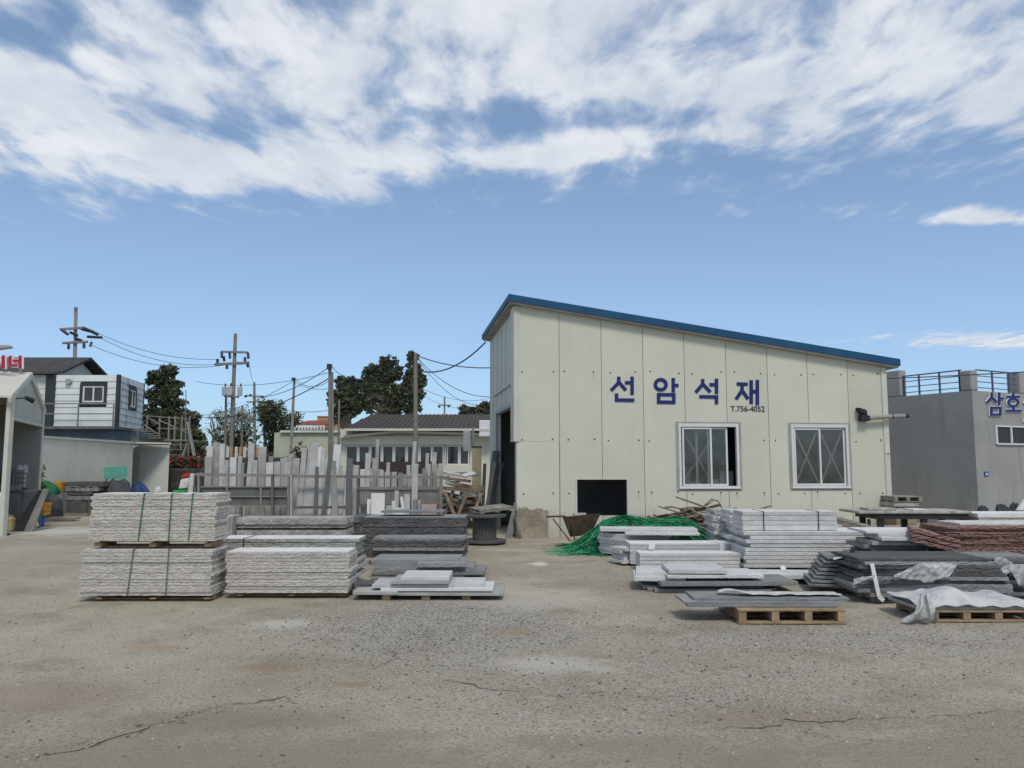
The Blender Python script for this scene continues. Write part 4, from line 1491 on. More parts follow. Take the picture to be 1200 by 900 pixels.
# dark blue cabinet inside
bc = thing('cabinet', 'dark navy cabinet at the back of the open shed', 'cabinet', (X(5, 23.3), 23.3, 0))
mb = MB()
mb.lohi((-.35, -.2, 0), (.35, .2, Zh(536, 23.3)))
mb.build('body', 'tarp_blue', bc, bevel=.01)
mb = MB()
mb.lohi((.36, -.22, .3), (.43, -.15, Zh(527, 23.3)))
mb.build('white_upright', 'white_trim', bc)

# crate, bucket, plank, potted shrub, tarps by the panel fence
def crate(nm, m, label, loc_, sz, parent=None):
    t_ = thing(nm, label, 'crate', loc_, .1)
    L, W_, H_ = sz
    mb = MB()
    k = .02
    mb.lohi((-L / 2 * .9, -W_ / 2 * .9, 0), (L / 2 * .9, W_ / 2 * .9, k))
    for z0_, z1_ in ((k, H_ * .3), (H_ * .36, H_ * .62), (H_ * .68, H_)):
        for s_ in (-1, 1):
            f0, f1 = .90 + .1 * z0_ / H_, .90 + .1 * z1_ / H_
            y0, y1 = s_ * W_ / 2 * f0, s_ * W_ / 2 * f1
            mb.hexa([(-L / 2 * f0, y0 - k / 2, z0_), (L / 2 * f0, y0 - k / 2, z0_), (L / 2 * f0, y0 + k / 2, z0_), (-L / 2 * f0, y0 + k / 2, z0_),
                     (-L / 2 * f1, y1 - k / 2, z1_), (L / 2 * f1, y1 - k / 2, z1_), (L / 2 * f1, y1 + k / 2, z1_), (-L / 2 * f1, y1 + k / 2, z1_)])
            x0, x1 = s_ * L / 2 * f0, s_ * L / 2 * f1
            mb.hexa([(x0 - k / 2, -W_ / 2 * f0, z0_), (x0 + k / 2, -W_ / 2 * f0, z0_), (x0 + k / 2, W_ / 2 * f0, z0_), (x0 - k / 2, W_ / 2 * f0, z0_),
                     (x1 - k / 2, -W_ / 2 * f1, z1_), (x1 + k / 2, -W_ / 2 * f1, z1_), (x1 + k / 2, W_ / 2 * f1, z1_), (x1 - k / 2, W_ / 2 * f1, z1_)])
    mb.build('body', m, t_)
    mb = MB()
    mb.lohi((-L / 2 - .012, -W_ / 2 - .012, H_ - .03), (L / 2 + .012, -W_ / 2 + .0, H_ + .004)).lohi((-L / 2 - .012, W_ / 2, H_ - .03), (L / 2 + .012, W_ / 2 + .012, H_ + .004))
    mb.lohi((-L / 2 - .012, -W_ / 2, H_ - .03), (-L / 2, W_ / 2, H_ + .004)).lohi((L / 2, -W_ / 2, H_ - .03), (L / 2 + .012, W_ / 2, H_ + .004))
    mb.build('rim', m, t_)
    for s_ in (-.25, .25):
        mb = MB()
        mb.lohi((s_ * L - .01, -W_ / 2 * .97 - .022, k), (s_ * L + .01, -W_ / 2 * .97, H_ - .03))
        mb.build('rib', m, t_)
    return t_


bu = thing('bucket', 'blue plastic bucket under the orange crate beside the shed', 'bucket', (X(48.5, 21.9), 21.9, 0))
mb = MB()
zc_ = Zh(604, 21.9)
mb.lathe([(.13, 0), (.165, zc_ - .02), (.165, zc_), (.15, zc_)], 18)
mb.build('body', 'bucket_blue', bu)
mb = MB()
mb.lathe([(.166, zc_ - .05), (.176, zc_ - .045), (.176, zc_ - .005), (.166, zc_ - .003)], 18)
mb.build('rim', 'bucket_blue', bu)
crate('crate', 'crate_orange', 'orange slatted plastic crate set on the blue bucket', (X(49, 21.9), 21.9, zc_ + .002), (.44, .33, .33))
mb = MB()
zz_ = Zh(606, 24)
mb.lohi((X(57, 24), 23.8, .0), (X(93, 24), 24.15, .035)).lohi((X(60, 24), 23.85, .06), (X(93, 24), 24.2, .12))
tag(mb.build('timber_plank', 'pallet_grey', None), 'low grey timber planks on the ground right of the orange crate', 'plank')
bush('round green shrub growing beside the shed corner post', 25.0, 46, 541, 17, 'leaf_green', 31, 700, .05)


def lump(name, m, label, cat, loc_, rad, seed, parts_=5, kind_=None):
    """a heaped cloth or tarpaulin with folds"""
    r = np.random.default_rng(seed)
    nu, nv_ = 28, 14
    mb = MB()
    ph = r.random(6) * 6.28
    for j in range(nv_ + 1):
        el = math.pi / 2 * j / nv_
        for i in range(nu):
            a = 2 * math.pi * i / nu
            k = 1 + .15 * math.sin(3 * a + ph[0] + el * 2) + .12 * math.sin(5 * a + ph[1]) * math.cos(3 * el + ph[2]) + .09 * math.sin(9 * a + ph[3] + el * 5) + .035 * r.normal()
            mb.v.append((rad[0] * k * math.cos(a) * math.cos(el), rad[1] * k * math.sin(a) * math.cos(el), rad[2] * (math.sin(el) ** .8) * (1 + .22 * math.sin(2 * a + ph[4]) * math.cos(el) * math.sin(2 * el) + .10 * math.sin(7 * a + ph[5] + 3 * el) * math.cos(el) + (.04 * r.normal() if j < nv_ else 0))))
    for j in range(nv_):
        for i in range(nu):
            mb.f.append((j * nu + i, j * nu + (i + 1) % nu, (j + 1) * nu + (i + 1) % nu, (j + 1) * nu + i))
            mb.mi.append(0)
    o = mb.build(name, m, None, loc_, smooth=True)
    return tag(o, label, cat)


lump('tarp_heap', 'tarp_dark', 'dark bundled tarpaulin on the ground beneath the green heap', 'tarpaulin', (X(50, 25.6), 25.6, 0), (.55, .4, Zh(575, 25.6)), 3)
lump('tarp_heap', 'tarp_green', 'bright green bundled netting heaped on the dark bundle by the fence', 'netting', (X(55, 25.7), 25.7, Zh(580, 25.7)), (.34, .3, .42), 4)
crate('crate', 'crate_orange', 'small orange crate behind the dark slab stack by the fence', (X(69, 26.4), 26.4, Zh(577, 26.4)), (.28, .25, .34))
mb = MB()
mb.lohi((-.2, -.2, 0), (.2, .2, Zh(577, 26.4) - .002))
tag(mb.build('stone_block', 'slate_grey', None, (X(69, 26.4), 26.4, 0)), 'dark stone block carrying the small orange crate', 'stone block')
# dark stacked material (long flat dark bundles)
rr = random.Random(12)
zb0 = .07
for k, (xa, xb, y0, y1, m_) in enumerate([(66, 112, 598, 587, 'basalt'), (68, 114, 586, 581, 'slate_grey'), (71, 110, 579.5, 577, 'basalt'), (70, 116, 575.5, 571.5, 'slate_grey'), (74, 121, 570, 565, 'basalt')]):
    Yk = 26.6
    z0_, z1_ = Zh(y0, Yk), Zh(y1, Yk)
    if k == 0:
        z0_ = .09
    mb = MB()
    n = 14
    xa_, xb_ = X(xa, Yk), X(xb, Yk)
    pts_ = [(xa_ + (xb_ - xa_) * i / n, Yk + rr.uniform(-.03, .03), z1_ + rr.uniform(-.02, .02)) for i in range(n + 1)]
    for i in range(n):
        a, b_ = pts_[i], pts_[i + 1]
        mb.hexa([(a[0], a[1], z0_), (b_[0], b_[1], z0_), (b_[0], Yk + .9, z0_), (a[0], Yk + .9, z0_), a, b_, (b_[0], Yk + .9, b_[2]), (a[0], Yk + .9, a[2])])
    tag(mb.build('stone_slab', m_, None), f'dark long slab, {ORD[4 - k]} from the top in the dark stack by the panel fence', 'stone slab', 'dark slabs stacked by the panel fence')
mb = MB()
mb.lohi((X(62, 26.5), 26.4, 0), (X(106, 26.5), 27.4, .085))
tag(mb.build('pallet', 'pallet_grey', None), 'low weathered pallet board under the dark stack by the fence', 'pallet')
lump('tarp_heap', 'tarp_dark', 'grey tarpaulin draped over the right end of the dark stack', 'tarpaulin', (X(136, 27.2), 27.3, 0), (.72, .5, Zh(564, 27.2)), 8)
tl = thing('board', 'teal green board standing against the cream panel fence', 'board', (X(136, 28.6), 28.6, 0))
mb = MB()
mb.hexa([P(122, 562, 28.6) - Vector(tl.location), P(149, 561, 28.6) - Vector(tl.location), P(149, 561, 28.65) - Vector(tl.location), P(122, 562, 28.65) - Vector(tl.location),
         P(121, 548, 28.7) - Vector(tl.location), P(149, 546, 28.7) - Vector(tl.location), P(149, 546, 28.75) - Vector(tl.location), P(121, 548, 28.75) - Vector(tl.location)])
mb.build('sheet', 'teal', tl)
mb = MB()
for px in (125, 146):
    mb.bar((P(px, 562, 28.65) - Vector(tl.location)).xy.to_3d(), P(px, 556, 28.65) - Vector(tl.location), .05, .05, (0, 1, 0))
mb.build('support', 'steel_grey', tl)

# panel fence with flat-roofed cubicle
C0, C1, C2 = P(43, 606, 25.4), P(153, 594, 32.0), P(175, 592, 33.0)
pf = thing('panel_shed', 'long low cream panel shed with open cubicle at its right end', 'shed', (C0.x, C0.y, 0))
q0 = Vector(pf.location)
hz0 = Zh(511, 25.4)
a, b_ = Vector((C0.x, C0.y, 0)) - q0, Vector((C1.x, C1.y, 0)) - q0
fd = (b_ - a).normalized()
fn = Vector((-fd.y, fd.x, 0))
L_ = (b_ - a).length
for k in range(6):
    mb = MB()
    p0, p1 = fd * (L_ * k / 6 + .006), fd * (L_ * (k + 1) / 6 - .006)
    mb.prism([p0, p1, p1 + fn * .06, p0 + fn * .06], (0, 0, hz0 - .06))
    mb.build('wall_panel', 'panel_fence', pf)
mb = MB()
c2, c3 = P(175, 592, 33.6) - q0, P(196, 592, 33.4) - q0
c2.z = c3.z = 0
e1 = fn * 3.2
mb.prism([b_ + fn * 1.6, c2 + fn * 1.2, c2 + fn * 1.26, b_ + fn * 1.66], (0, 0, hz0 - .06))
mb.prism([b_ + fn * .061, b_ + fn * .061 - fd * .05, b_ + fn * 1.6 - fd * .05, b_ + fn * 1.6], (0, 0, hz0 - .06))
mb.build('inner_wall', 'shed_inner', pf)
for k in range(3):
    mb = MB()
    p0, p1 = c2.lerp(c3, k / 3 + .004), c2.lerp(c3, (k + 1) / 3 - .004)
    off = Vector((0, .03 if k % 2 else 0, 0))
    mb.prism([p0 + off, p1 + off, p1 + off + fn * 1.2, p0 + off + fn * 1.2], (0, 0, hz0 - .09))
    mb.build('wall_panel', 'panel_grey', pf)
mb = MB()
mb.prism([a - fn * .04, b_ - fn * .10, c3 + Vector((.12, -.15, 0)), c3 + fn * 2.2 + Vector((.12, 0, 0)), a + fn * 2.5], (0, 0, .07))
mb.v = [(x_, y_, z_ + hz0 - .06) for x_, y_, z_ in mb.v]
mb.build('roof', 'trim_beige', pf)
lump('tarp_heap', 'tarp_blue', 'dark blue tarpaulin heaped in the open cubicle', 'tarpaulin', (X(164, 32.3), 32.3, 0), (.45, .4, Zh(566, 32.3)), 9)
lump('sack', 'cloth_white', 'small white bag on top edge behind the strapped double stack', 'bag', (X(185, 30.5), 30.5, 0), (.22, .2, Zh(571, 30.5)), 10)

# gable house far left
gh = thing('gable_house', 'white clapboard house with dark grey gabled roof at far left', 'house', (X(70, 38), 38, 0))
q0 = Vector(gh.location)
er, rr_, eb = P(70, 438, 38.0), P(92, 421.5, 40.5), P(99, 438, 43.0)
rx_ = er.x
zE, zR = er.z, rr_.z
mb = MB()
mb.prism([(rx_ - .35, 38.35, 0), (rx_ - .35, 42.6, 0), (rx_ - .35, 42.6, zE - .02), (rx_ - .35, 40.5, zR - .12), (rx_ - .35, 38.35, zE - .02)], (-14, 0, 0))
mb.v = [(x_ - q0.x, y_ - q0.y, z_) for x_, y_, z_ in mb.v]
for k in range(16):
    z_ = zE - .1 - k * .28
    mb.lohi((-14, .33, z_ - .012), (rx_ - .37 - q0.x, .349, z_ + .012))
mb.build('wall', 'siding', gh)
mb = MB()
for (y0, y1) in ((38.0, 40.5), (43.0, 40.5)):
    mb.prism([(rx_ + .15, y0, zE), (rx_ + .15, y1, zR), (rx_ - 15, y1, zR), (rx_ - 15, y0, zE)], (0, 0, .12))
mb.v = [(x_ - q0.x, y_ - q0.y, z_) for x_, y_, z_ in mb.v]
mb.build('roof', 'roof_dark', gh)
mb = MB()
mb.lohi((rx_ - .75 - q0.x, .18, 2.8), (rx_ - .32 - q0.x, .325, zE - .03))
mb.build('corner_post', 'dark_trim', gh)

# white container cabin on the upper deck
K0 = P(137, 500, 36.0)
KL = P(62, 500, 36.0)
KR = P(166, 498, 39.8)
z0k, z1k = 3.36, Zh(439.5, 36.0)
cb = thing('container_cabin', 'white clad container cabin with dark framed windows on raised deck', 'cabin', (K0.x, K0.y, z0k))
q0 = Vector((K0.x, K0.y, 0))
hk = z1k - z0k
ld = Vector((KL.x - K0.x, 0, 0))
rd = Vector((KR.x - K0.x, KR.y - K0.y, 0))
ww, dd = ld.length, rd.length
rdn = rd.normalized()


def board_face(nm, m, p0, d, L, h, outn, openings, n, parent):
    mb = MB()
    bh = h / n
    for k in range(n):
        z0_, z1_ = k * bh, (k + 1) * bh - .006
        segs = [(0, L)]
        for (oa, ob, oz0, oz1) in openings:
            if z0_ < oz1 and z1_ > oz0:
                segs = [s for sg in segs for s in ((sg[0], min(sg[1], oa)), (max(sg[0], ob), sg[1])) if s[1] - s[0] > .01]
        for (sa, sb) in segs:
            a_, b2 = p0 + d * sa, p0 + d * sb
            mb.hexa([a_ + outn * .05 + Vector((0, 0, z0_)), b2 + outn * .05 + Vector((0, 0, z0_)), b2 + Vector((0, 0, z0_)), a_ + Vector((0, 0, z0_)),
                     a_ + outn * .025 + Vector((0, 0, z1_)), b2 + outn * .025 + Vector((0, 0, z1_)), b2 + Vector((0, 0, z1_)), a_ + Vector((0, 0, z1_))])
    return mb.build(nm, m, parent)


fo_ = Vector((0, -1, 0))
ro_ = Vector((rdn.y, -rdn.x, 0))
wx0, wx1 = X(89, 36.0) - KL.x, X(121, 36.0) - KL.x
wz0, wz1 = Zh(475, 36) - z0k, Zh(449, 36) - z0k
lv = Vector((ld.x, 0, 0))
opL = (wx0, wx1, wz0, wz1)
board_face('front_cladding', 'siding', lv, Vector((1, 0, 0)), ww, hk, fo_, [opL], 8, cb)
s0_, s1_ = 1.35, 2.55
opR = (s0_, s1_, Zh(480, 37.5) - z0k, Zh(453, 37.5) - z0k)
board_face('side_cladding', 'siding_dirty', Vector((0, 0, 0)), rdn, dd, hk, ro_, [opR], 8, cb)
mb = MB()
mb.prism([lv + Vector((0, .003, .0)), Vector((-.003, .003, 0)), rdn * dd + Vector((-.003, 0, 0)), lv + Vector((0, dd, 0))], (0, 0, hk))
mb.build('shell', 'interior_shade', cb)
mb = MB()
mb.lohi((-.09, -.075, 0), (.06, -.052, hk + .02)).lohi((lv.x - .06, -.075, -.1), (lv.x + .05, -.0, hk))
mb.prism([rdn * (dd - .06) + ro_ * .055, rdn * (dd + .06) + ro_ * .055, rdn * (dd + .06), rdn * (dd - .06)], (0, 0, hk + .02))
mb.prism([Vector((.02, -.0, 0)) + ro_ * .055, rdn * .10 + ro_ * .055, rdn * .10, Vector((.02, .0, 0))], (0, 0, hk + .02))
mb.build('corner_trim', 'dark_trim', cb)


def cabin_window(p0, d, outn, op):
    oa, ob, oz0, oz1 = op
    def bx(mb, a_, b2, z0_, z1_, o0, o1):
        p, q = p0 + d * a_, p0 + d * b2
        mb.hexa([p + outn * o1 + Vector((0, 0, z0_)), q + outn * o1 + Vector((0, 0, z0_)), q + outn * o0 + Vector((0, 0, z0_)), p + outn * o0 + Vector((0, 0, z0_)),
                 p + outn * o1 + Vector((0, 0, z1_)), q + outn * o1 + Vector((0, 0, z1_)), q + outn * o0 + Vector((0, 0, z1_)), p + outn * o0 + Vector((0, 0, z1_))])
    mb = MB()
    k = .13
    for (a_, b2, c_, d_) in ((oa, oa + k, oz0, oz1), (ob - k, ob, oz0, oz1), (oa + k, ob - k, oz0, oz0 + k), (oa + k, ob - k, oz1 - k, oz1)):
        bx(mb, a_, b2, c_, d_, 0.01, .085)
    wn = mb.build('window', 'dark_trim', cb)
    mb = MB()
    k2 = .07
    i0, i1, j0, j1 = oa + k, ob - k, oz0 + k, oz1 - k
    md = (i0 + i1) / 2
    for (a_, b2, c_, d_) in ((i0, i0 + k2, j0, j1), (i1 - k2, i1, j0, j1), (i0 + k2, i1 - k2, j0, j0 + k2), (i0 + k2, i1 - k2, j1 - k2, j1), (md - k2 / 2, md + k2 / 2, j0 + k2, j1 - k2)):
        bx(mb, a_, b2, c_, d_, 0.005, .06)
    mb.build('sash', 'white_trim', wn)
    mb = MB()
    bx(mb, md + k2 / 2, i1 - k2, j0 + k2, j1 - k2, .02, .03)
    bx(mb, i0 + k2, md - k2 / 2, j0 + k2, j1 - k2, .012, .02)
    mb.build('pane', 'glass_dark', wn)


cabin_window(lv, Vector((1, 0, 0)), fo_, opL)
cabin_window(Vector((0, 0, 0)), rdn, ro_, opR)
mb = MB()
p_ = P(80.5, 447, 35.9) - Vector((K0.x, K0.y, z0k))
mb.lathe([(.13, 0), (.15, .05), (.12, .14)], 14, Matrix.Translation((p_.x, -.05, p_.z)) @ Matrix.Rotation(math.pi / 2, 4, 'X'))
mb.build('vent', 'steel_galv', cb)
# deck carrying it, with railings
dk = thing('deck', 'raised deck on blue-grey storey carrying the container cabin', 'deck', (K0.x, K0.y, 0))
mb = MB()
mb.prism([lv + Vector((-1.2, -.7, 0)), Vector((.25, -.7, 0)), rdn * dd + Vector((.4, -.2, 0)), rdn * dd + Vector((0, .6, 0)), lv + Vector((-1.2, 4, 0))], (0, 0, .13))
mb.v = [(x_, y_, z_ + z0k - .14) for x_, y_, z_ in mb.v]
mb.build('platform', 'steel_dark', dk)
mb = MB()
mb.lohi((lv.x - 1.1, -.35, 0), (0.0, 3.5, z0k - .15))
for k in range(30):
    x_ = lv.x - 1.05 + k * .135
    mb.lohi((x_, -.375, 0), (x_ + .06, -.352, z0k - .16))
mb.build('storey', 'blue_wall', dk)
rl = thing('railing', 'grey steel railing along the front edge of the raised deck', 'railing', (K0.x, K0.y, z0k - .01))
rp = [lv + Vector((-.1, -.62, 0)), lv * .5 + Vector((0, -.62, 0)), Vector((.12, -.62, 0))]
for p in rp:
    mb = MB()
    mb.bar(p, p + Vector((0, 0, 1.02)), .05, .05, (0, 1, 0))
    mb.build('post', 'steel_grey', rl)
for z_ in (.55, 1.0):
    mb = MB()
    mb.bar(rp[0] + Vector((0, 0, z_)), rp[2] + Vector((0, 0, z_)), .045, .045)
    mb.build('rail', 'steel_grey', rl)

# steel staircase right of the cabin
st = thing('steel_staircase', 'grey steel staircase with tube railings in front of dark conifer', 'staircase', P(170, 515, 37.5) * 1)
st.location.z = 0
q0 = Vector(st.location)
zl_ = Zh(515, 37.5)
mb = MB()
xa_, xb_ = X(137, 37.5) - q0.x, X(221, 37.5) - q0.x
mb.lohi((xa_, -.1, zl_ - .08), (xb_, 1.0, zl_))
mb.build('landing', 'steel_grey', st)
for px in (139, 160, 170, 185, 196, 203, 211, 220):
    mb = MB()
    x_ = X(px, 37.5) - q0.x
    mb.bar((x_, -.05, zl_ - (1.9 if px in (185, 211, 220) else 0)), (x_, -.05, Zh(488 if px > 168 else 502, 37.5)), .06, .06, (0, 1, 0))
    mb.build('post', 'steel_grey', st)
for (xa, ya, xb, yb) in ((168, 487, 221, 491), (184, 502, 221, 503), (137, 504, 170, 504.5), (170, 487, 186, 497), (170, 498, 186, 509), (186, 492, 222, 508), (137, 513, 170, 513.5)):
    mb = MB()
    mb.bar(P(xa, ya, 37.5) - q0 + Vector((0, -.05, 0)), P(xb, yb, 37.5) - q0 + Vector((0, -.05, 0)), .05, .05)
    mb.build('rail', 'steel_grey', st)
for k in range(7):
    mb = MB()
    y_ = zl_ - .22 - k * .24
    mb.lohi((X(199, 37.5) - q0.x, -.1 - k * .26, y_ - .03), (X(217, 37.5) - q0.x, .16 - k * .26, y_))
    mb.build('tread', 'steel_grey', st)
for px in (198.5, 217.8):
    mb = MB()
    x_ = X(px, 37.5) - q0.x
    mb.bar((x_, .1, zl_ - .1), (x_, -1.8, .15), .05, .2)
    mb.build('stringer', 'steel_grey', st)
mb = MB()
mb.bar(P(220, 495, 37.4) - q0, P(229, 540, 36.0) - q0, .07, .16, (0, 1, 0))
mb.build('stringer', 'steel_grey', st)
for k in range(5):
    mb = MB()
    p = P(168.5 + k * 4, 503 + k * 2.6, 37.2) - q0
    mb.box((p.x, p.y, p.z), (.5, .3, .035))
    mb.build('tread', 'steel_grey', st)

# dark stone retaining wall, red flowering shrubs, odds and ends behind the stacks
mb = MB()
mb.lohi((X(190, 34), 34, 0), (X(246, 34), 35.0, Zh(549, 34)))
tag(mb.build('stone_wall', 'stone_wall', None, bevel=.05), 'dark rough retaining wall below the red flowering shrubs', 'wall')
for px, s_, lb_ in ((203, 41, 'red flowering shrub nearest the cubicle on the dark stone wall'), (222, 42, 'red flowering shrub under the stair foot on the dark stone wall')):
    bush(lb_, 34.4, px, 533, 25, ['leaf_dark', 'blossom_red', 'leaf_olive'], s_, 1100, .075, zb=Zh(552, 34))
mb = MB()
crate('crate', 'crate_green', 'bright green crate behind the strapped double stack', (X(212, 28), 28, Zh(580, 28)), (.36, .3, .16))
mb = MB()
mb.lohi((-.25, -.2, 0), (.25, .2, Zh(580, 28) - .002))
tag(mb.build('stone_block', 'slate_grey', None, (X(212, 28), 28, 0)), 'dark block under the bright green crate', 'stone block')
rmk = thing('tool_cart', 'small red-topped cart draped with pale cloth left of slab rack', 'cart', (X(224, 21.5), 21.5, 0))
mb = MB()
z_ = Zh(556, 21.5)
mb.tube([(-.05, 0, .1), (-.02, 0, z_), (.3, 0, z_ + .03)], .025, 8).tube([(.22, 0, .1), (.05, 0, z_)], .025, 8)
mb.build('frame', 'steel_grey', rmk)
mb = MB()
mb.hexa([(-.24, -.1, z_ - .10), (.0, -.1, z_ - .06), (.0, .12, z_ - .06), (-.24, .12, z_ - .10), (-.22, -.08, z_ + .0), (.0, -.08, z_ + .05), (.0, .1, z_ + .05), (-.22, .1, z_ + .0)])
mb.build('hood', 'red_paint', rmk, bevel=.02)
mb = MB()
mb.hexa([(-.28, -.12, z_ - .38), (-.05, -.12, z_ - .36), (-.05, .1, z_ - .36), (-.28, .1, z_ - .38), (-.24, -.1, z_ - .13), (.0, -.1, z_ - .08), (.0, .08, z_ - .08), (-.24, .08, z_ - .13)])
mb.hexa([(-.04, -.14, z_ - .5), (.1, -.14, z_ - .5), (.1, -.1, z_ - .5), (-.04, -.1, z_ - .5), (.02, -.14, z_ + .02), (.14, -.14, z_ + .02), (.14, -.1, z_ + .02), (.02, -.1, z_ + .02)])
mb.build('cloth', 'cloth_white', rmk, bevel=.03)
wh = MB()
wh.lathe([(.05, -.03), (.16, -.03), (.18, 0), (.16, .03), (.05, .03)], 16, Matrix.Translation((.08, 0, .18)) @ Matrix.Rotation(math.pi / 2, 4, 'X'))
wh.build('wheel', 'rubber', rmk)

# ------------------------------------------------------------------ houses behind the rack
YH = 34.0
hs = thing('bungalow', 'low cream bungalow with brown ribbed roof and a long window band', 'house', (X(480, YH), YH, 0))
q0 = Vector(hs.location)
hx0, hx1 = X(398, YH), 1.4
zwall = Zh(503, YH)
mb = MB()
wz1_, wz0_ = Zh(522, YH), Zh(545, YH)
wins = [(404, 419), (419, 433), (433, 447), (447, 461), (461, 476), (476, 491), (491, 506), (506, 520), (523, 538), (538, 550)]
wa, wb_ = X(404, YH) - q0.x, X(520.5, YH) - q0.x
wc, wd_ = X(522.5, YH) - q0.x, X(550.5, YH) - q0.x
cells(mb, hx0 - q0.x, hx1 - q0.x, 0, lambda u: zwall, 0.0, .2, [(wa, wb_, wz0_, wz1_), (wc, wd_, wz0_, wz1_)])
mb.lohi((hx0 - q0.x, .2, 0), (hx0 + .2 - q0.x, 7, zwall)).lohi((hx0 - q0.x, 7, 0), (hx1 - q0.x, 7.2, zwall)).lohi((hx1 - .2 - q0.x, .2, 0), (hx1 - q0.x, 7, zwall))
mb.build('wall', 'house_cream', hs)
mb = MB()
mb.lohi((hx0 + .2 - q0.x, 2.5, 0), (hx1 - .2 - q0.x, 2.55, zwall))
mb.build('dark_backing', 'interior_shade', hs)
for (pa, pb) in wins:
    mb = MB()
    a_, b2 = X(pa, YH) - q0.x + .004, X(pb, YH) - q0.x - .004
    k = .055
    y0, y1 = .03, .10
    mb.lohi((a_, y0, wz0_), (a_ + k, y1, wz1_)).lohi((b2 - k, y0, wz0_), (b2, y1, wz1_)).lohi((a_ + k, y0, wz0_), (b2 - k, y1, wz0_ + k)).lohi((a_ + k, y0, wz1_ - k), (b2 - k, y1, wz1_))
    wn = mb.build('window', 'white_trim', hs)
    mb = MB()
    mb.lohi((a_ + k, .06, wz0_ + k), (b2 - k, .07, wz1_ - k))
    mb.build('pane', 'glass_dark', wn)
mb = MB()
mb.lohi((X(414, YH) - q0.x, -.05, 0), (X(513, YH) - q0.x, -.003, Zh(541, YH)))
mb.build('apron_panel', 'brown_panel', hs)
# shallow awning band in front of the wall
mb = MB()
pb_ = [(398, 510.5), (466, 504.5), (566, 507.5)]
for (p, q) in zip(pb_, pb_[1:]):
    a_, b2 = P(*p, YH - .45) - q0, P(*q, YH - .45) - q0
    mb.hexa([a_ + Vector((0, 0, -.09)), b2 + Vector((0, 0, -.09)), b2 + Vector((0, .44, -.09)), a_ + Vector((0, .44, -.09)), a_, b2, b2 + Vector((0, .44, .03)), a_ + Vector((0, .44, .03))])
mb.build('awning', 'trim_beige', hs)
mb = MB()
mb.lohi((X(399, YH) - q0.x, -.12, wz1_ + .03), (X(552, YH) - q0.x, -.004, Zh(511, YH)))
mb.build('fascia_panel', 'house_cream', hs)
# hipped brown roof, ribbed
mb = MB()
ez, rz_ = Zh(503.5, YH - .6), Zh(487, YH + 3)
ex0, ex1, r0x = X(402, YH - .6) - q0.x, hx1 + .5 - q0.x, X(433, YH + 3) - q0.x
mb.prism([(ex0, -.6, ez), (ex1, -.6, ez), (ex1, 3.2, rz_), (r0x, 3.2, rz_)], (0, 0, .06))
mb.prism([(ex0, -.6, ez), (r0x, 3.2, rz_), (ex0, 7.4, ez)], (0, 0, .06))
mb.prism([(ex0, 7.4, ez), (r0x, 3.2, rz_), (ex1, 3.2, rz_), (ex1, 7.4, ez)], (0, 0, .06))
n = 46
for k in range(n):
    x_ = ex0 + (ex1 - ex0) * (k + .5) / n
    tmx = min(1.0, max(.02, (x_ - ex0) / (r0x - ex0)))
    mb.bar((x_, -.6, ez + .07), (x_, -.6 + 3.8 * tmx, ez + .07 + (rz_ - ez) * tmx), .05, .05)
mb.build('roof', 'roof_brown', hs)
mb = MB()
mb.lohi((ex0, -.66, ez - .05), (ex1, -.605, ez + .05))
mb.build('gutter', 'trim_beige', hs)
ac = thing('shutter_box', 'white louvred box high on the bungalow wall beside the workshop', 'louvre box', P(568, 502, YH - .5))
mb = MB()
mb.lohi((-.22, -.12, -.33), (.3, .45, .33))
for k in range(9):
    mb.lohi((-.2, -.14, -.29 + k * .07), (.28, -.123, -.25 + k * .07))
mb.build('casing', 'letter_white', ac)

gw_ = thing('store_house', 'pale green flat-roofed outbuilding left of the bungalow', 'outbuilding', (X(360, 40), 40, 0))
q0 = Vector(gw_.location)
mb = MB()
mb.lohi((X(320, 40) - q0.x, 0, 0), (X(402, 40) - q0.x, 4, Zh(507, 40)))
mb.build('wall', 'house_green', gw_)
mb = MB()
mb.lohi((X(328, 40) - q0.x, -.15, Zh(507, 40) + .002), (X(404, 40) - q0.x, 4.1, Zh(504.5, 40)))
mb.build('roof', 'house_cream', gw_)
rh = thing('tiled_house', 'distant house with red tiled roof and pale parapet railing', 'house', (X(362, 60), 60, 0))
q0 = Vector(rh.location)
mb = MB()
mb.lohi((X(345, 60) - q0.x, 0, 0), (X(392, 60) - q0.x, 5, Zh(501, 60)))
mb.build('wall', 'house_green', rh)
mb = MB()
mb.prism([(X(344, 60) - q0.x, -.3, Zh(499, 60)), (X(392, 60) - q0.x, -.3, Zh(500, 60)), (X(386, 60) - q0.x, 2.5, Zh(492.5, 60)), (X(350, 60) - q0.x, 2.5, Zh(493, 60))], (0, 0, .15))
mb.build('roof', 'roof_red', rh)
mb = MB()
for k in range(9):
    x_ = X(350 + k * 3.6, 60) - q0.x
    mb.lohi((x_, -.5, Zh(504, 60)), (x_ + .12, -.4, Zh(499.5, 60)))
mb.lohi((X(349, 60) - q0.x, -.5, Zh(499.4, 60)), (X(381, 60) - q0.x, -.4, Zh(498.6, 60)))
mb.build('balustrade', 'white_trim', rh)
oh = thing('orange_house', 'distant orange block rising behind the red tiled roof', 'building', (X(378, 68), 68, 0))
mb = MB()
q0 = Vector(oh.location)
mb.lohi((X(370, 68) - q0.x, 0, 0), (X(384, 68) - q0.x, 5, Zh(488, 68)))
mb.lohi((X(383, 68) - q0.x, 1, 0), (X(402, 68) - q0.x, 6, Zh(494, 68)))
mb.build('wall', 'orange_wall', oh)
mb = MB()
mb.lohi((X(369.5, 68) - q0.x, -.1, Zh(488, 68) + .002), (X(384.5, 68) - q0.x, 5.1, Zh(487.4, 68)))
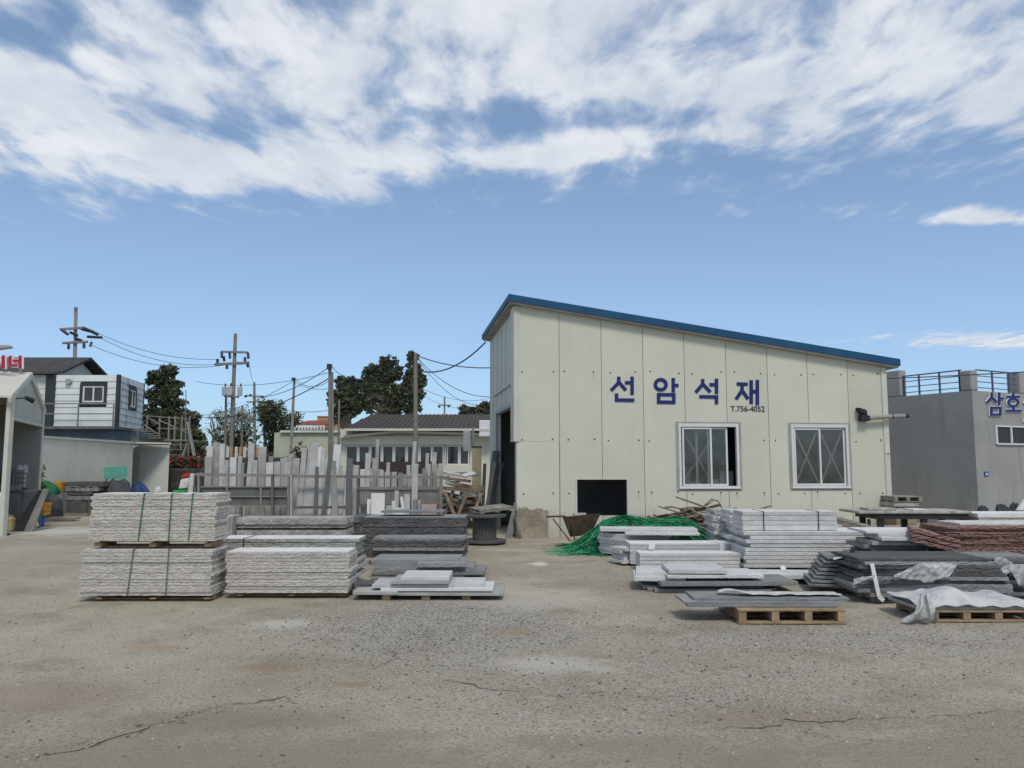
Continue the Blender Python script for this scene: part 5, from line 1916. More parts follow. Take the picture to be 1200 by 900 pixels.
mb.build('parapet', 'house_cream', oh)
# striped orange and cream fence seen above the rack
sf = thing('picket_fence', 'orange and cream striped fence behind the upright slabs', 'fence', (X(275, 38), 38, 0))
q0 = Vector(sf.location)
for k in range(14):
    mb = MB()
    xa_ = X(244 + k * 5, 38) - q0.x
    xb_ = X(244 + k * 5 + (2.2 if k % 2 else 3.4), 38) - q0.x
    mb.lohi((xa_, 0, .05), (xb_, .04, Zh(523.5, 38)))
    mb.build('board', 'orange_wall' if k % 2 else 'house_cream', sf)
mb = MB()
mb.lohi((X(243, 38) - q0.x, .045, .9), (X(315, 38) - q0.x, .1, 1.0)).lohi((X(243, 38) - q0.x, .045, Zh(534.5, 38)), (X(315, 38) - q0.x, .12, Zh(532.8, 38)))
mb.build('rail', 'steel_dark', sf)
mb = MB()
mb.lohi((X(228, 37), 37, 0), (X(332, 37), 37.3, Zh(536, 37)))
tag(mb.build('stone_wall', 'stone_wall', None, bevel=.03), 'dark low wall below the striped fence behind the rack', 'wall')
bush('reddish brown shrub between the rack and pale green outbuilding', 35, 357, 520, 48, ['leaf_rust', 'leaf_rust', 'leaf_olive'], 44, 1500, .08)
bush('broad olive undergrowth below the blossoming tree behind the striped fence', 47, 283, 498, 70, ['leaf_olive', 'leaf_dark', 'leaf_olive', 'blossom_pale'], 47, 3000, .11)
bush('dark green undergrowth below the forked trunk beside the pale outbuilding', 46, 325, 494, 46, ['leaf_dark', 'leaf_olive'], 48, 2600, .11)
bush('dark undergrowth behind the steel stairs at the conifer foot', 43, 222, 508, 60, ['leaf_dark', 'leaf_pine'], 49, 3000, .11)
bush('dark green shrub behind the left upright slabs', 36, 242, 528, 26, ['leaf_dark', 'blossom_red', 'leaf_dark'], 45, 900, .08)

# ------------------------------------------------------------------ utility poles and wires
def pole(label, px0, px1, ytop, Y, r0, m='pole_concrete', base=0.0, group=None, nm='utility_pole'):
    """px0: foot, px1: top"""
    b0 = P(px0, 560, Y)
    tp = P(px1, ytop, Y)
    root = thing(nm, label, 'utility pole', (b0.x, Y, 0), 0, group)
    mb = MB()
    mb.tube([(0, 0, -.1), (tp.x - b0.x, 0, tp.z)], r0, 10, True, r0 * .62)
    mb.build('post', m, root)
    return root


def arm(root, xa, ya, xb, yb, th=.09, m='steel_grey'):
    q = Vector(root.location)
    Y = root.location.y
    mb = MB()
    mb.bar(P(xa, ya, Y) - q + Vector((0, -.14, 0)), P(xb, yb, Y) - q + Vector((0, -.14, 0)), th, th)
    return mb.build('crossarm', m, root)


def insul(root, x, y, x2, y2, r_=.06):
    q = Vector(root.location)
    Y = root.location.y
    mb = MB()
    a, b_ = P(x, y, Y) - q + Vector((0, -.14, 0)), P(x2, y2, Y) - q + Vector((0, -.14, 0))
    n = 5
    for k in range(n):
        p = a.lerp(b_, k / n)
        p2 = a.lerp(b_, (k + .6) / n)
        mb.tube([p, p2], r_ * 1.5, 7)
    mb.tube([a, b_], r_ * .6, 6)
    return mb.build('insulator', 'insulator', root)


p1 = pole('concrete pole rising behind the container cabin roof with two crossarms', 85.5, 89, 360, 44, .14)
arm(p1, 72, 386.5, 100, 384.5, .12)
arm(p1, 75, 402.5, 104, 401, .12)
arm(p1, 88.5, 362, 93, 361.5, .05)
for q in ((74, 387, 82, 393), (97, 386, 108, 389), (100, 385, 112, 390), (104, 387, 117, 393), (104, 395, 122, 396), (82, 403, 82, 410), (90, 397, 98, 400), (100, 402, 100, 409), (109, 401, 107, 407), (84, 390, 93, 394)):
    insul(p1, *q, .055)
p2 = pole('grey pole carrying three white transformer cans and double crossarms', 269.5, 276, 391, 45, .145, 'pole_old')
arm(p2, 260, 412.5, 292, 413.5, .11)
arm(p2, 253, 427.5, 293, 425.5, .14)
arm(p2, 264, 464.5, 281, 465.5, .10)
for q in ((261, 413, 261, 420), (270, 413, 270.5, 421), (288, 419, 288, 425), (291.5, 414, 292, 421), (256, 421, 256, 426), (267, 428, 267, 433), (291, 426, 291.5, 431), (263, 418, 264, 424)):
    insul(p2, *q, .055)
for px, dyy in ((264.5, 0), (273.2, -.3), (282.5, 0)):
    tcn = thing('transformer', {264.5: 'left white transformer can on the grey pole', 273.2: 'middle white transformer can fixed in front of the grey pole', 282.5: 'right white transformer can on the grey pole'}[px],
                'transformer', P(px, 458.5, 45) + Vector((0, dyy - .2, -.02)), 0, 'transformer cans on the pole')
    k = 45 / F
    mb = MB()
    mb.lathe([(.10, -5.2 * k), (2.7 * k, -4.8 * k), (2.9 * k, 4 * k), (3.1 * k, 4.3 * k), (2.2 * k, 5.2 * k)], 14)
    mb.build('tank', 'transformer', tcn)
    mb = MB()
    mb.tube([(.04, 0, 5.2 * k), (.05, 0, 9 * k)], .045, 7)
    mb.build('bushing', 'insulator', tcn)
p3 = pole('thin leaning grey pole above the pale green outbuilding', 339, 345, 443, 36, .085, 'pole_concrete')
arm(p3, 343, 444.5, 347, 444.5, .12, 'insulator')
p4 = pole('tall dark topped wooden pole beside the leftmost pine', 388, 386.5, 428, 33, .10, 'pole_old')
arm(p4, 384.5, 430, 389.5, 430.5, .22, 'insulator')
p4b = pole('slim second pole tight against the dark topped wooden pole', 390, 389.5, 436, 33.2, .07, 'pole_concrete')
p5 = pole('stout weathered pole standing between rack and bungalow windows', 487.5, 487, 414, 26, .092, 'pole_old')
q = Vector(p5.location)
mb = MB()
mb.tube([P(487, 547, 26) - q, P(487, 543.5, 26) - q], .115, 10)
mb.build('yellow_band', 'crate_orange', p5)
p6 = pole('short slim grey post between wooden pole and bungalow', 396.5, 397.5, 468, 34.5, .06, 'steel_grey')
p7 = pole('distant pole with short double crossarms left of thin leaning pole', 299, 298, 448, 88, .20, 'pole_old')
arm(p7, 289, 464, 309, 464.5, .14)
arm(p7, 289, 471, 308, 471, .14)
for q_ in ((290, 464, 287, 465), (308, 464, 308.5, 467), (294, 462, 294, 464)):
    insul(p7, *q_, .09)
p8 = pole('small distant pole with crossarm above the brown roof right end', 520.5, 521, 465, 100, .16, 'pole_old')
arm(p8, 513.5, 475, 528.5, 475, .14)
for q_ in ((514, 476, 516, 477.5), (527, 475, 525, 477.5)):
    insul(p8, *q_, .10)
p9 = pole('thin grey mast rising right of the dark conifer', 217.5, 218, 457, 38.5, .035, 'steel_grey', nm='mast')
p10 = pole('dark short post among twigs beside the transformer pole', 283, 284, 475, 46, .09, 'pole_old', nm='post')
p11 = pole('old thick stub pole tight against the transformer pole foot', 263.5, 265, 462, 45.3, .10, 'pole_old')


def wire(label, a, b_, sag, r_=.014, n=18):
    a, b_ = Vector(a), Vector(b_)
    mb = MB()
    mb.tube([a.lerp(b_, k / n) + Vector((0, 0, -4 * sag * (k / n) * (1 - k / n))) for k in range(n + 1)], r_, 5)
    return tag(mb.build('power_line', 'cable', None), label, 'power line', 'overhead power lines')


wire('upper thin cable from the cabin pole to the transformer pole upper arm', P(110, 388, 43.8), P(254, 421, 44.8), .45)
wire('middle thin cable from the cabin pole to the transformer pole lower arm', P(118, 396, 43.8), P(254, 427, 44.8), .5)
wire('lowest thin cable from the cabin pole lower arm to the transformer pole', P(106, 404, 43.8), P(262, 428, 44.8), .55)
wire('cable running level from behind the conifer to the dark topped pole', P(229, 447, 44), P(384, 437, 33), .35, .012)
wire('low cable from the conifer past the transformer cans to the thin pole', P(150, 473, 44), P(343, 447, 36), 1.1, .012)
wire('cable from the transformer pole down to the far double-armed pole', P(292, 428, 44.8), P(299, 452, 88), .3, .015)
wire('thick cable rising from the twig tree to the dark topped pole', P(240, 489, 44), P(384.5, 444, 33), .5, .022)
wire('second thick cable just below from the twig tree to the dark topped pole', P(298, 466, 40), P(384.5, 431, 33), .3, .016)
wire('thin cable from the thin leaning pole sagging to the dark topped pole', P(345, 444, 36), P(386, 446, 33), .3, .012)
wire('cable between the thin leaning pole and the dark topped pole foot', P(345, 448, 36), P(388, 455, 33), .15, .010)
wire('cable from the dark topped pole to the stout weathered pole', P(389, 430, 33), P(486, 418, 26), .8, .013)
wire('black service cable sagging from the stout pole to the workshop roof corner', P(489, 434, 26), P(569, 401, 23.4), .35, .022)
wire('straight cable from the stout pole top to the workshop side wall', P(489, 417, 26), P(575, 431, 24.0), .12, .016)
wire('thin cable falling from the stout pole toward the workshop wall middle', P(489, 419, 26), P(577, 465, 25), .35, .010)
wire('thinner low cable below it between stout pole and workshop wall', P(490, 421, 26), P(577, 474, 25.5), .5, .008)
wire('far low cable crossing the gap right of the stout pole', P(490, 453, 50), P(576, 466, 60), .5, .013)
wire('far lowest cable over the brown roof toward the treetops', P(492, 462, 60), P(574, 478, 60), .5, .012)
wire('level cable behind the thin pole to the leftmost pine', P(336, 481, 60), P(400, 478, 60), .2, .02)
wire('cable running along the grey building parapet past its left post', P(1040, 443.5, 20.8), P(1260, 432, 19.5), .02, .014)

# meter box on its post, and the pale timber column beside it
mbx = thing('meter_box', 'grey meter box on a post in front of the bungalow', 'meter box', (X(552.5, 27), 27, 0))
mb = MB()
mb.bar((.05, 0, 0), (.05, 0, Zh(500, 27)), .06, .06, (0, 1, 0))
mb.build('post', 'steel_grey', mbx)
mb = MB()
mb.lohi((X(543, 27) - mbx.location.x, -.24, Zh(529, 27)), (X(551.5, 27) - mbx.location.x, -.035, Zh(504.5, 27)))
mb.build('box', 'steel_galv', mbx, bevel=.01)
cl_ = thing('timber_column', 'pale yellow square timber column with dark cap beside the workshop', 'column', (X(558.5, 25.5), 25.5, 0))
mb = MB()
wcol = (X(564, 25.5) - X(553.3, 25.5)) / 2
mb.lohi((-wcol, -wcol, 0), (wcol, wcol, Zh(524.5, 25.5)))
mb.build('shaft', 'pale_wood', cl_, bevel=.01)
mb = MB()
mb.lohi((-wcol - .02, -wcol - .02, Zh(524.5, 25.5)), (wcol + .02, wcol + .02, Zh(523, 25.5)))
mb.build('cap', 'dark_trim', cl_)

# ------------------------------------------------------------------ grey rendered building on the right
V0 = P(1147, 598, 22.0)
gl0 = Vector((11.67 - 12.77, 24.1 - 22.0, 0)).normalized()
gr0 = Vector((-gl0.y, gl0.x, 0))
if gr0.x < 0:
    gr0 = -gr0
gb = thing('grey_building', 'dark grey rendered building with roof railing and blue Korean letters', 'building', (V0.x, V0.y, 0))
q0 = Vector(gb.location)
ZP = Zh(457.5, 22.0)
LLn, LRn = 9.0, 9.0


def rp_ray(px, py, d0):
    """point of a vertical plane through the building's corner, direction d0"""
    n = Vector((d0.y, -d0.x, 0))
    d = ray(px, py)
    o = Vector((0, 0, EYE))
    tt = (q0 - o).dot(n) / d.dot(n)
    return o + d * tt - q0


mb = MB()
z3 = Vector((0, 0, 0))
mb.prism([z3, gr0 * LRn, gr0 * LRn + gl0 * LLn, gl0 * LLn], (0, 0, ZP))
wl, wr_ = rp_ray(1166, 510, gr0), rp_ray(1216, 510, gr0)
mb.build('wall', 'render_grey', gb)
mb = MB()
ph_ = Zh(433.5, 22.0)
c0 = rp_ray(1124, 440, gl0).xy.to_3d()
c1 = gr0 * .12
mb.prism([Vector((0, 0, ZP + .002)) - (gl0 + gr0) * 0, Vector((0, 0, ZP + .002)) + gr0 * .30, Vector((0, 0, ZP + .002)) + gr0 * .30 + gl0 * c0.length, Vector((0, 0, ZP + .002)) + gl0 * c0.length], (0, 0, ph_ - ZP))
mb.build('parapet_pillar', 'render_grey', gb, bevel=.03)
mb = MB()
cr_ = rp_ray(1195.5, 445, gr0).xy.to_3d()
mb.prism([cr_ + Vector((0, 0, ZP + .002)), cr_ + gr0 * 1.2 + Vector((0, 0, ZP + .002)), cr_ + gr0 * 1.2 + gl0 * .4 + Vector((0, 0, ZP + .002)), cr_ + gl0 * .4 + Vector((0, 0, ZP + .002))], (0, 0, .64))
mb.build('parapet_pillar', 'render_grey', gb, bevel=.03)
mb = MB()
cl0 = rp_ray(1055, 455, gl0).xy.to_3d()
mb.prism([cl0 + Vector((0, 0, ZP + .002)), cl0 + gl0 * 1.5 + Vector((0, 0, ZP + .002)), cl0 + gl0 * 1.5 + gr0 * .3 + Vector((0, 0, ZP + .002)), cl0 + gr0 * .3 + Vector((0, 0, ZP + .002))], (0, 0, .80))
mb.build('parapet_pillar', 'render_grey', gb, bevel=.03)
for (d0, pxs, xe0, xe1) in ((gl0, (1056.5, 1074, 1098, 1121.5), 1055, 1124), (gr0, (1168, 1187.5), 1149, 1196)):
    ra = thing('roof_railing', 'dark navy railing on the left parapet of the grey building' if d0 is gl0 else 'dark navy railing above the blue letters on the grey building', 'railing', q0, 0, 'roof railings of the grey building')
    for px in pxs:
        mb = MB()
        p = rp_ray(px, 450, d0).xy.to_3d() + (gr0 if d0 is gl0 else gl0) * .12
        mb.bar(p + Vector((0, 0, ZP)), p + Vector((0, 0, ZP + .62)), .04, .04, (0, 1, 0))
        mb.build('post', 'rail_navy', ra)
    a_, b2 = rp_ray(xe0, 450, d0).xy.to_3d() + (gr0 if d0 is gl0 else gl0) * .12, rp_ray(xe1, 450, d0).xy.to_3d() + (gr0 if d0 is gl0 else gl0) * .12
    for k in range(4):
        mb = MB()
        z_ = ZP + .11 + k * .165
        mb.bar(a_ + Vector((0, 0, z_)), b2 + Vector((0, 0, z_)), .022, .022 if k < 3 else .035)
        mb.build('rail', 'rail_navy', ra)
GO = -gl0


def ptg(x, y, off=.0):
    p = rp_ray(1100 + x / 7.5, 420 + y / 7.5, gr0) + GO * (.01 + off)
    return (p.x, p.y, p.z)


for sg, rg in (([[(457, 300), (455, 342), (418, 388)], [(455, 342), (500, 386)], [(520, 300), (520, 410)], [(520, 352), (560, 352)], [(452, 424), (452, 504)], [(442, 434), (540, 434)], [(530, 424), (530, 504)], [(442, 494), (540, 494)]], []),
               ([[(645, 303), (645, 330)], [(587, 337), (703, 337)], [(645, 425), (645, 462)], [(580, 460), (718, 460)]], [(645, 388, 42, 32)]),
               ([[(790, 325), (785, 350), (744, 402)], [(787, 350), (830, 395)], [(850, 310), (850, 410)]], [])):
    ol = strokes(sg, 31, lambda x, y: ptg(x, y, 0), GO, .012, 'letter_outline', 'letter_white', gb, rg)
    lt = strokes(sg, 21, lambda x, y: ptg(x, y, .016), GO, .012, 'sign_letter', 'letter_blue', gb, rg)
    ol.parent = lt
strokes([[(738, 545), (765, 545)], [(742, 535), (742, 560)]], 14, lambda x, y: ptg(x, y, 0), GO, .03, 'sign_letter', 'letter_white', gb)
# window and small blue plate
def gbox(mb, xa, ya, xb, yb, o0, o1):
    p, q = rp_ray(xa, (ya + yb) / 2, gr0), rp_ray(xb, (ya + yb) / 2, gr0)
    z1_, z0_ = rp_ray(xa, ya, gr0).z, rp_ray(xa, yb, gr0).z
    pts_ = []
    for z_ in (z0_, z1_):
        for pp_, oo in ((p, o1), (q, o1), (q, o0), (p, o0)):
            v_ = pp_.xy.to_3d() + GO * oo
            pts_.append(Vector((v_.x, v_.y, z_)))
    mb.hexa(pts_)


mb = MB()
for (a_, b2, c_, d_) in ((1165.5, 498.5, 1167.3, 520.5), (1183, 500.2, 1184.6, 519), (1201, 500.2, 1203, 519), (1167.3, 498.5, 1203, 500.1), (1167.3, 519.2, 1203, 521)):
    gbox(mb, a_, b_ if False else b2, c_, d_, 0.002, .05)
wn = mb.build('window', 'white_trim', gb)
mb = MB()
gbox(mb, 1167.4, 500.2, 1182.9, 519.1, .004, .02)
gbox(mb, 1184.7, 500.2, 1200.9, 519.1, .004, .02)
mb.build('pane', 'dark_trim', wn)
mb = MB()
gbox(mb, 1153, 552.8, 1158, 558, 0.002, .02)
pl_ = mb.build('number_plate', 'sign_blue', gb)
mb = MB()
gbox(mb, 1154.2, 555.8, 1156.8, 556.8, 0.021, .024)
gbox(mb, 1154.2, 554.2, 1156.8, 554.9, 0.021, .024)
mb.build('plate_mark', 'letter_white', pl_)

# ------------------------------------------------------------------ stone slabs, stacks, pallets
def slab_mb(L, W, T, rough=0.0, seed=0, step=.032, topm=False, skew=0.0):
    """one slab lying flat, front edge on y=0; rough > 0: split edges jittered by that much"""
    r = random.Random(seed)
    mb = MB()
    pts = []
    cor = [(-L / 2, 0), (L / 2, 0), (L / 2, W), (-L / 2, W)]
    for k in range(4):
        a, b_ = cor[k], cor[(k + 1) % 4]
        n = max(1, int(math.hypot(b_[0] - a[0], b_[1] - a[1]) / (step if rough else 9)))
        if k == 2 and rough:
            n = max(1, n // 4)
        nx, ny = (0, -1, 0, 1)[k] * 0 + ((0, -1), (1, 0), (0, 1), (-1, 0))[k][0], ((0, -1), (1, 0), (0, 1), (-1, 0))[k][1]
        for i in range(n):
            f = i / n
            pts.append((a[0] + (b_[0] - a[0]) * f, a[1] + (b_[1] - a[1]) * f, nx, ny))
    # outward direction at corners
    P_ = []
    N = len(pts)
    for i, (x, y, nx, ny) in enumerate(pts):
        px_, py_ = pts[i - 1][2], pts[i - 1][3]
        P_.append((x + skew * y, y, (nx + px_) / 2, (ny + py_) / 2))
    if rough:
        zs = [(0.0, -rough * .35, rough * .6), (T * .3, -rough * .1, rough), (T * .68, 0, rough), (T, -rough * .35, rough * .6)]
    else:
        c = min(.004, T * .15)
        zs = [(0, -c, 0), (c, 0, 0), (T - c, 0, 0), (T, -c, 0)]
    for (z, o, j) in zs:
        for (x, y, nx, ny) in P_:
            d = o + (r.uniform(-1, .8) * j if j else 0)
            s = 1.0 if rough else (1.41 if nx and ny else 1)
            sx = (1 if nx > .01 else -1 if nx < -.01 else 0)
            sy = (1 if ny > .01 else -1 if ny < -.01 else 0)
            mb.v.append((x + sx * d, y + sy * d, z + (r.uniform(-.1, .1) * T * .4 if j and 0 < z < T else 0)))
    mb.f.append(tuple(reversed(range(N))))
    mb.mi.append(0)
    for k in range(3):
        for i in range(N):
            mb.f.append((k * N + i, k * N + (i + 1) % N, (k + 1) * N + (i + 1) % N, (k + 1) * N + i))
            mb.mi.append(0)
    mb.f.append(tuple(3 * N + i for i in range(N)))
    mb.mi.append(1 if topm else 0)
    return mb


SEED = [100]


def nseed():
    SEED[0] += 1
    return SEED[0]


def band(mb, pts, wdir, wd, th):
    """flat strap of width wd along wdir through pts, th proud"""
    wv = Vector(wdir).normalized() * wd / 2
    n = len(pts)
    pts = [Vector(p) for p in pts]
    for a, b_ in zip(pts, pts[1:]):
        d = (b_ - a).normalized()
        nn = Vector(wdir).cross(d).normalized() * th
        mb.hexa([a - wv, b_ - wv, b_ + wv, a + wv, a - wv + nn, b_ - wv + nn, b_ + wv + nn, a + wv + nn])


def pallet(label, x0, x1, y0, dpt, h, m='pallet_wood', rz=0.0, boards=5, group=None, stringers=3, z=0.0, name='pallet', rot=None, inset=0.0):
    """timber pallet: deck boards, stringers, bottom boards"""
    L = x1 - x0
    t_ = thing(name, label, 'pallet', ((x0 + x1) / 2, y0, z), rz, group)
    if rot is not None:
        t_.rotation_euler = rot
    bt = .022
    for k in range(boards):
        mb = MB()
        bw = dpt / (boards * 1.18)
        y = inset + (dpt - inset - bw) * k / (boards - 1)
        mb.lohi((-L / 2, y, h - bt), (L / 2, y + bw, h))
        mb.build('deck_board', m, t_, bevel=.003)
    for k in range(stringers):
        mb = MB()
        x = -L / 2 + .045 + (L - .09) * k / (stringers - 1)
        mb.lohi((x - .04, .004, bt + .001), (x + .04, dpt - .004, h - bt - .001))
        mb.build('stringer', m, t_, bevel=.003)
    for k in range(3):
        mb = MB()
        y = inset + (dpt - inset - .1) * k / 2
        mb.lohi((-L / 2, y, 0), (L / 2, y + .1, bt))
        mb.build('bottom_board', m, t_, bevel=.003)
    return t_


def bundle(label, x0, x1, y0, W, z0, n, T, m, rough, straps=(), strapm='strap_green', name='slab_bundle', jx=.02, jy=.012, gap=.006, group=None, skew=0.0, lean=0.0, topm=None, strap_w=.014, rz=0.0, both=0.0):
    L = x1 - x0
    t_ = thing(name, label, 'stone bundle', ((x0 + x1) / 2, y0, z0), rz, group)
    r = random.Random(nseed())
    z = 0
    for k in range(n):
        tk = T * r.uniform(.85, 1.15)
        dl = r.uniform(-jx, jx)
        o = slab_mb(L + r.uniform(-jx, jx), W, tk - (.003 if rough > .004 else gap), rough, nseed(), topm=(k == n - 1 and topm)).build('slab', [m, topm or m], t_, (dl + lean * k, r.uniform(-jy, jy), z))
        z += tk
    for (f, tilt) in straps:
        x = -L / 2 + L * f
        mb = MB()
        e = rough * 1.6 + jy + .003
        band(mb, [(x, -e, .0), (x + tilt, -e, z + .002), (x + tilt, W * .5, z + .004), (x + tilt, W + e, z + .002), (x, W + e, 0)], (1, 0, 0), strap_w, -.004)
        mb.build('strap', strapm, t_)
    t_['h'] = z
    return t_, z


def loose(desc, where, x0, x1, y0, W, z0, zs, m, rough, group, jx=.03, jy=.02, jr=0.0, rz=0.0, topm=None, xs=None, skew=0.0, ys=None, extra=0):
    """slabs simply laid on one another: each one its own thing. zs: thicknesses from the bottom"""
    r = random.Random(nseed())
    z = z0
    n = len(zs)
    out = []
    c, s = math.cos(rz), math.sin(rz)
    for k, tk in enumerate(zs):
        a, b_ = (x0, x1) if xs is None else xs[k]
        L = b_ - a + r.uniform(-jx, jx)
        mk = m if isinstance(m, str) else m[k % len(m)]
        yy = y0 + r.uniform(-jy, jy) + (ys[k] if ys else 0)
        o = slab_mb(L, W, tk - (.004 if rough > .004 else .007), rough, nseed(), topm=(k == n - 1 and topm is not None), skew=skew).build('stone_slab', [mk, topm or mk], None, ((a + b_) / 2 + r.uniform(-jx, jx), yy, z), rz + r.uniform(-jr, jr))
        nth = ORD[n - 1 - k]
        lb = f"{desc}, {'topmost' if n - 1 - k == 0 else nth + ' from top'} {where}"
        tag(o, lb, 'stone slab', group)
        z += tk
        out.append(o)
    return z


def xs_at(pa, pb, Y):
    return X(pa, Y), X(pb, Y)


# --- the strapped double stack on the left
Y1 = 9.97
a, b_ = xs_at(99.5, 252.5, Y1)
pal_h = .068
pallet('low timber pallet on the ground under the lower strapped bundle', a + .18, b_ - .02, Y1 + .03, .42, pal_h, 'pallet_wood', stringers=3, inset=.14)
hL = Zh(642, Y1) - pal_h
tL, h1 = bundle('rough beige granite slabs with two olive straps, lower half of double stack', a, b_, Y1, .46, pal_h + .002, 14, hL / 14, 'granite_rough', .0045, [(.37, .055), (.66, .02)], 'strap_olive', jx=.02, group='strapped granite bundles of the double stack', topm='granite_top')
zt_ = pal_h + .002 + h1
a2, b2 = xs_at(107, 253.5, Y1)
sp_h = Zh(634, Y1) - zt_
pallet('timber bearers of pallet between the two strapped bundles', a2 + .05, b2 - .05, Y1 + .04, .42, sp_h - .004, 'pallet_wood', stringers=3, z=zt_ + .002, inset=.14)
zt_ += sp_h
hU = Zh(578, Y1) - zt_
tU, h2 = bundle('rough beige granite slabs with three green straps, upper half of double stack', a2, b2, Y1 + .01, .46, zt_, 14, hU / 14, 'granite_rough', .0045, [(.40, .05), (.64, .02), (.80, .03)], 'strap_green', jx=.02, group='strapped granite bundles of the double stack', topm='granite_top', lean=.0022)

# --- the unstrapped stack beside it
Y2 = 10.22
a, b_ = xs_at(269, 412, Y2)
pallet('timber pallet under the unstrapped rough granite stack', a + .12, b_ - .05, Y2 + .03, .46, .062, 'pallet_wood', inset=.14)
h = Zh(646, Y2) - .064
loose('rough beige granite slab', 'in the unstrapped stack on a pallet', a, b_, Y2, .50, .064, [h / 12] * 12, 'granite_rough', .0045, 'slabs of the unstrapped rough granite stack', jx=.02, jy=.008, topm='granite_top')

# --- smooth strapped bundle behind
Y3 = 11.05
a, b_ = xs_at(256, 419, Y3)
h = Zh(630, Y3)
bundle('weathered pale slabs with one black strap behind the unstrapped stack', a, b_, Y3, .55, .0, 14, h / 14, 'granite_weathered', .006, [(.19, .02)], 'black_band', jx=.06, topm='granite_top', lean=.002)
# --- thick beams behind that
Y4 = 12.6
a, b_ = xs_at(279, 410, Y4)
zt_ = Zh(607, Y4)
loose('weathered granite beam or gap spacer', 'in the pile before the slab rack', a, b_, Y4, .62, .0, [.13, .13, .12, .14, .04, .09, .03, zt_ - .68 - .10, .10], ['granite_weathered', 'granite_weathered', 'granite_weathered', 'granite_grey', 'basalt', 'granite_weathered', 'basalt', 'granite_weathered', 'granite_weathered'], .008,
      'thick granite beams before the slab rack', jx=.05, xs=[(a, b_)] * 4 + [(a + .15, b_ - .2), (a, b_), (a + .12, b_ - .3), (a, b_ - .04), (a + .02, b_)], ys=[0, 0, .02, 0, .08, -.02, .08, .03, 0])  # thin basalt layers are dark spacers added to show gaps between beams
for k, (px, z_) in enumerate(((262.5, .62), (266.5, .6), (271, .58))):
    mb = MB()
    x_ = X(px, 12.4)
    mb.hexa([(x_ - .025, 0, 0), (x_ + .025, 0, 0), (x_ + .025, .5, 0), (x_ - .025, .5, 0), (x_ - .025, .05, Zh(605, 12.4)), (x_ + .025, .05, Zh(605, 12.4)), (x_ + .025, .45, Zh(605, 12.4)), (x_ - .025, .45, Zh(605, 12.4))])
    tag(mb.build('stone_slab', ['granite_weathered', 'granite_pale', 'granite_weathered'][k], None, (0, 12.4, 0), bevel=.01), ['left', 'middle', 'right'][k] + 'most of three small pale slabs on edge beside the thick beam pile' if k != 1 else 'middle one of three small pale slabs on edge beside the thick beam pile', 'stone slab', 'small slabs on edge')

# --- dark basalt stacks
Y5 = 14.7
a, b_ = xs_at(425, 545, Y5)
h = Zh(606.5, Y5)
bundle('tall dark basalt stack with pale top edge beside the cable spool', a, b_, Y5, .9, .0, 12, h / 12, 'basalt', .008, jx=.03, jy=.02, topm='slate_grey')
a, b_ = xs_at(411, 431, Y5 + .5)
bundle('narrow dark basalt stack half hidden left of the tall dark stack', a, b_, Y5 + .5, .7, .0, 11, Zh(606, Y5 + .5) / 11, 'basalt', .015, jx=.05, jy=.03)
mb = MB()
a, b_ = xs_at(447, 520, Y5 + .3)
tag(slab_mb(b_ - a, .5, .035).build('stone_slab', ['slate_grey', 'slate_grey'], None, ((a + b_) / 2, Y5 + .3, Zh(602, Y5))), 'loose dark slab lying on top of the tall dark basalt stack', 'stone slab')
Y6 = 13.7
a, b_ = xs_at(437, 544, Y6)
loose('dark grey slab', 'in the stack before the tall basalt', a, b_, Y6, .6, .0, [.055] * 7 + [Zh(630, Y6) - .385], ['basalt', 'slate_grey', 'basalt', 'basalt', 'slate_grey', 'basalt', 'basalt', 'slate_grey'], .008, 'slabs before the tall basalt stack', jx=.04, jy=.03, topm='slate_grey')
Y7 = 11.9
def pxstack(desc, where, Y, rows, group, W, rough=.004, z_at=None):
    """rows from the bottom: (px left, px right, py top edge, thickness px, depth offset, material, yaw deg)"""
    n = len(rows)
    for k, (pa, pb, yt, tp, dy, m_, yaw) in enumerate(rows):
        Yk = Y + dy
        a, b_ = xs_at(pa, pb, Yk)
        z1_ = Zh(yt, Yk)
        T_ = max(.012, tp * Yk / F - .006)
        o = slab_mb(b_ - a, W, T_, rough, nseed(), topm=False, skew=0).build('stone_slab', [m_, m_], None, ((a + b_) / 2, Yk, max(.0, z1_ - T_)), math.radians(yaw))
        lb = f"{desc[k]} {where}"
        tag(o, lb, 'stone slab', group)


pxstack(['dark bottom slab with long right end,', 'dark lower slab with cut right end,', 'grey long slab above the dark ones,', 'dark rough slab under the topmost pair,', 'grey chipped slab on the right,', 'grey broad top slab on the left,'],
        'in the low middle pile of grey slabs', Y7, [(441, 548, 680, 5.0, .05, 'basalt', 1), (437, 545, 675, 5, .0, 'slate_grey', 0), (437, 568, 669.5, 4.6, -.03, 'slate_grey', -1), (440, 556, 664.5, 4.8, .02, 'slate_grey', 0.5), (490, 547, 659.5, 5.5, -.12, 'slate_grey', 3), (436, 538, 656, 7.5, .12, 'slate_grey', -1.5)],
        'grey slabs of the low middle pile', .75, .004)
Y8 = 10.1
for k, px in enumerate((454, 500, 547)):
    mb = MB()
    x_ = X(px, Y8)
    mb.lohi((-.05, 0, 0), (.05, .55, .075))
    tag(mb.build('timber_block', 'pallet_wood', None, (x_, Y8 + .03, 0)), ['left', 'middle', 'right'][k] + ' timber block under the pale front slabs', 'timber block', 'timber blocks under the pale front slabs')
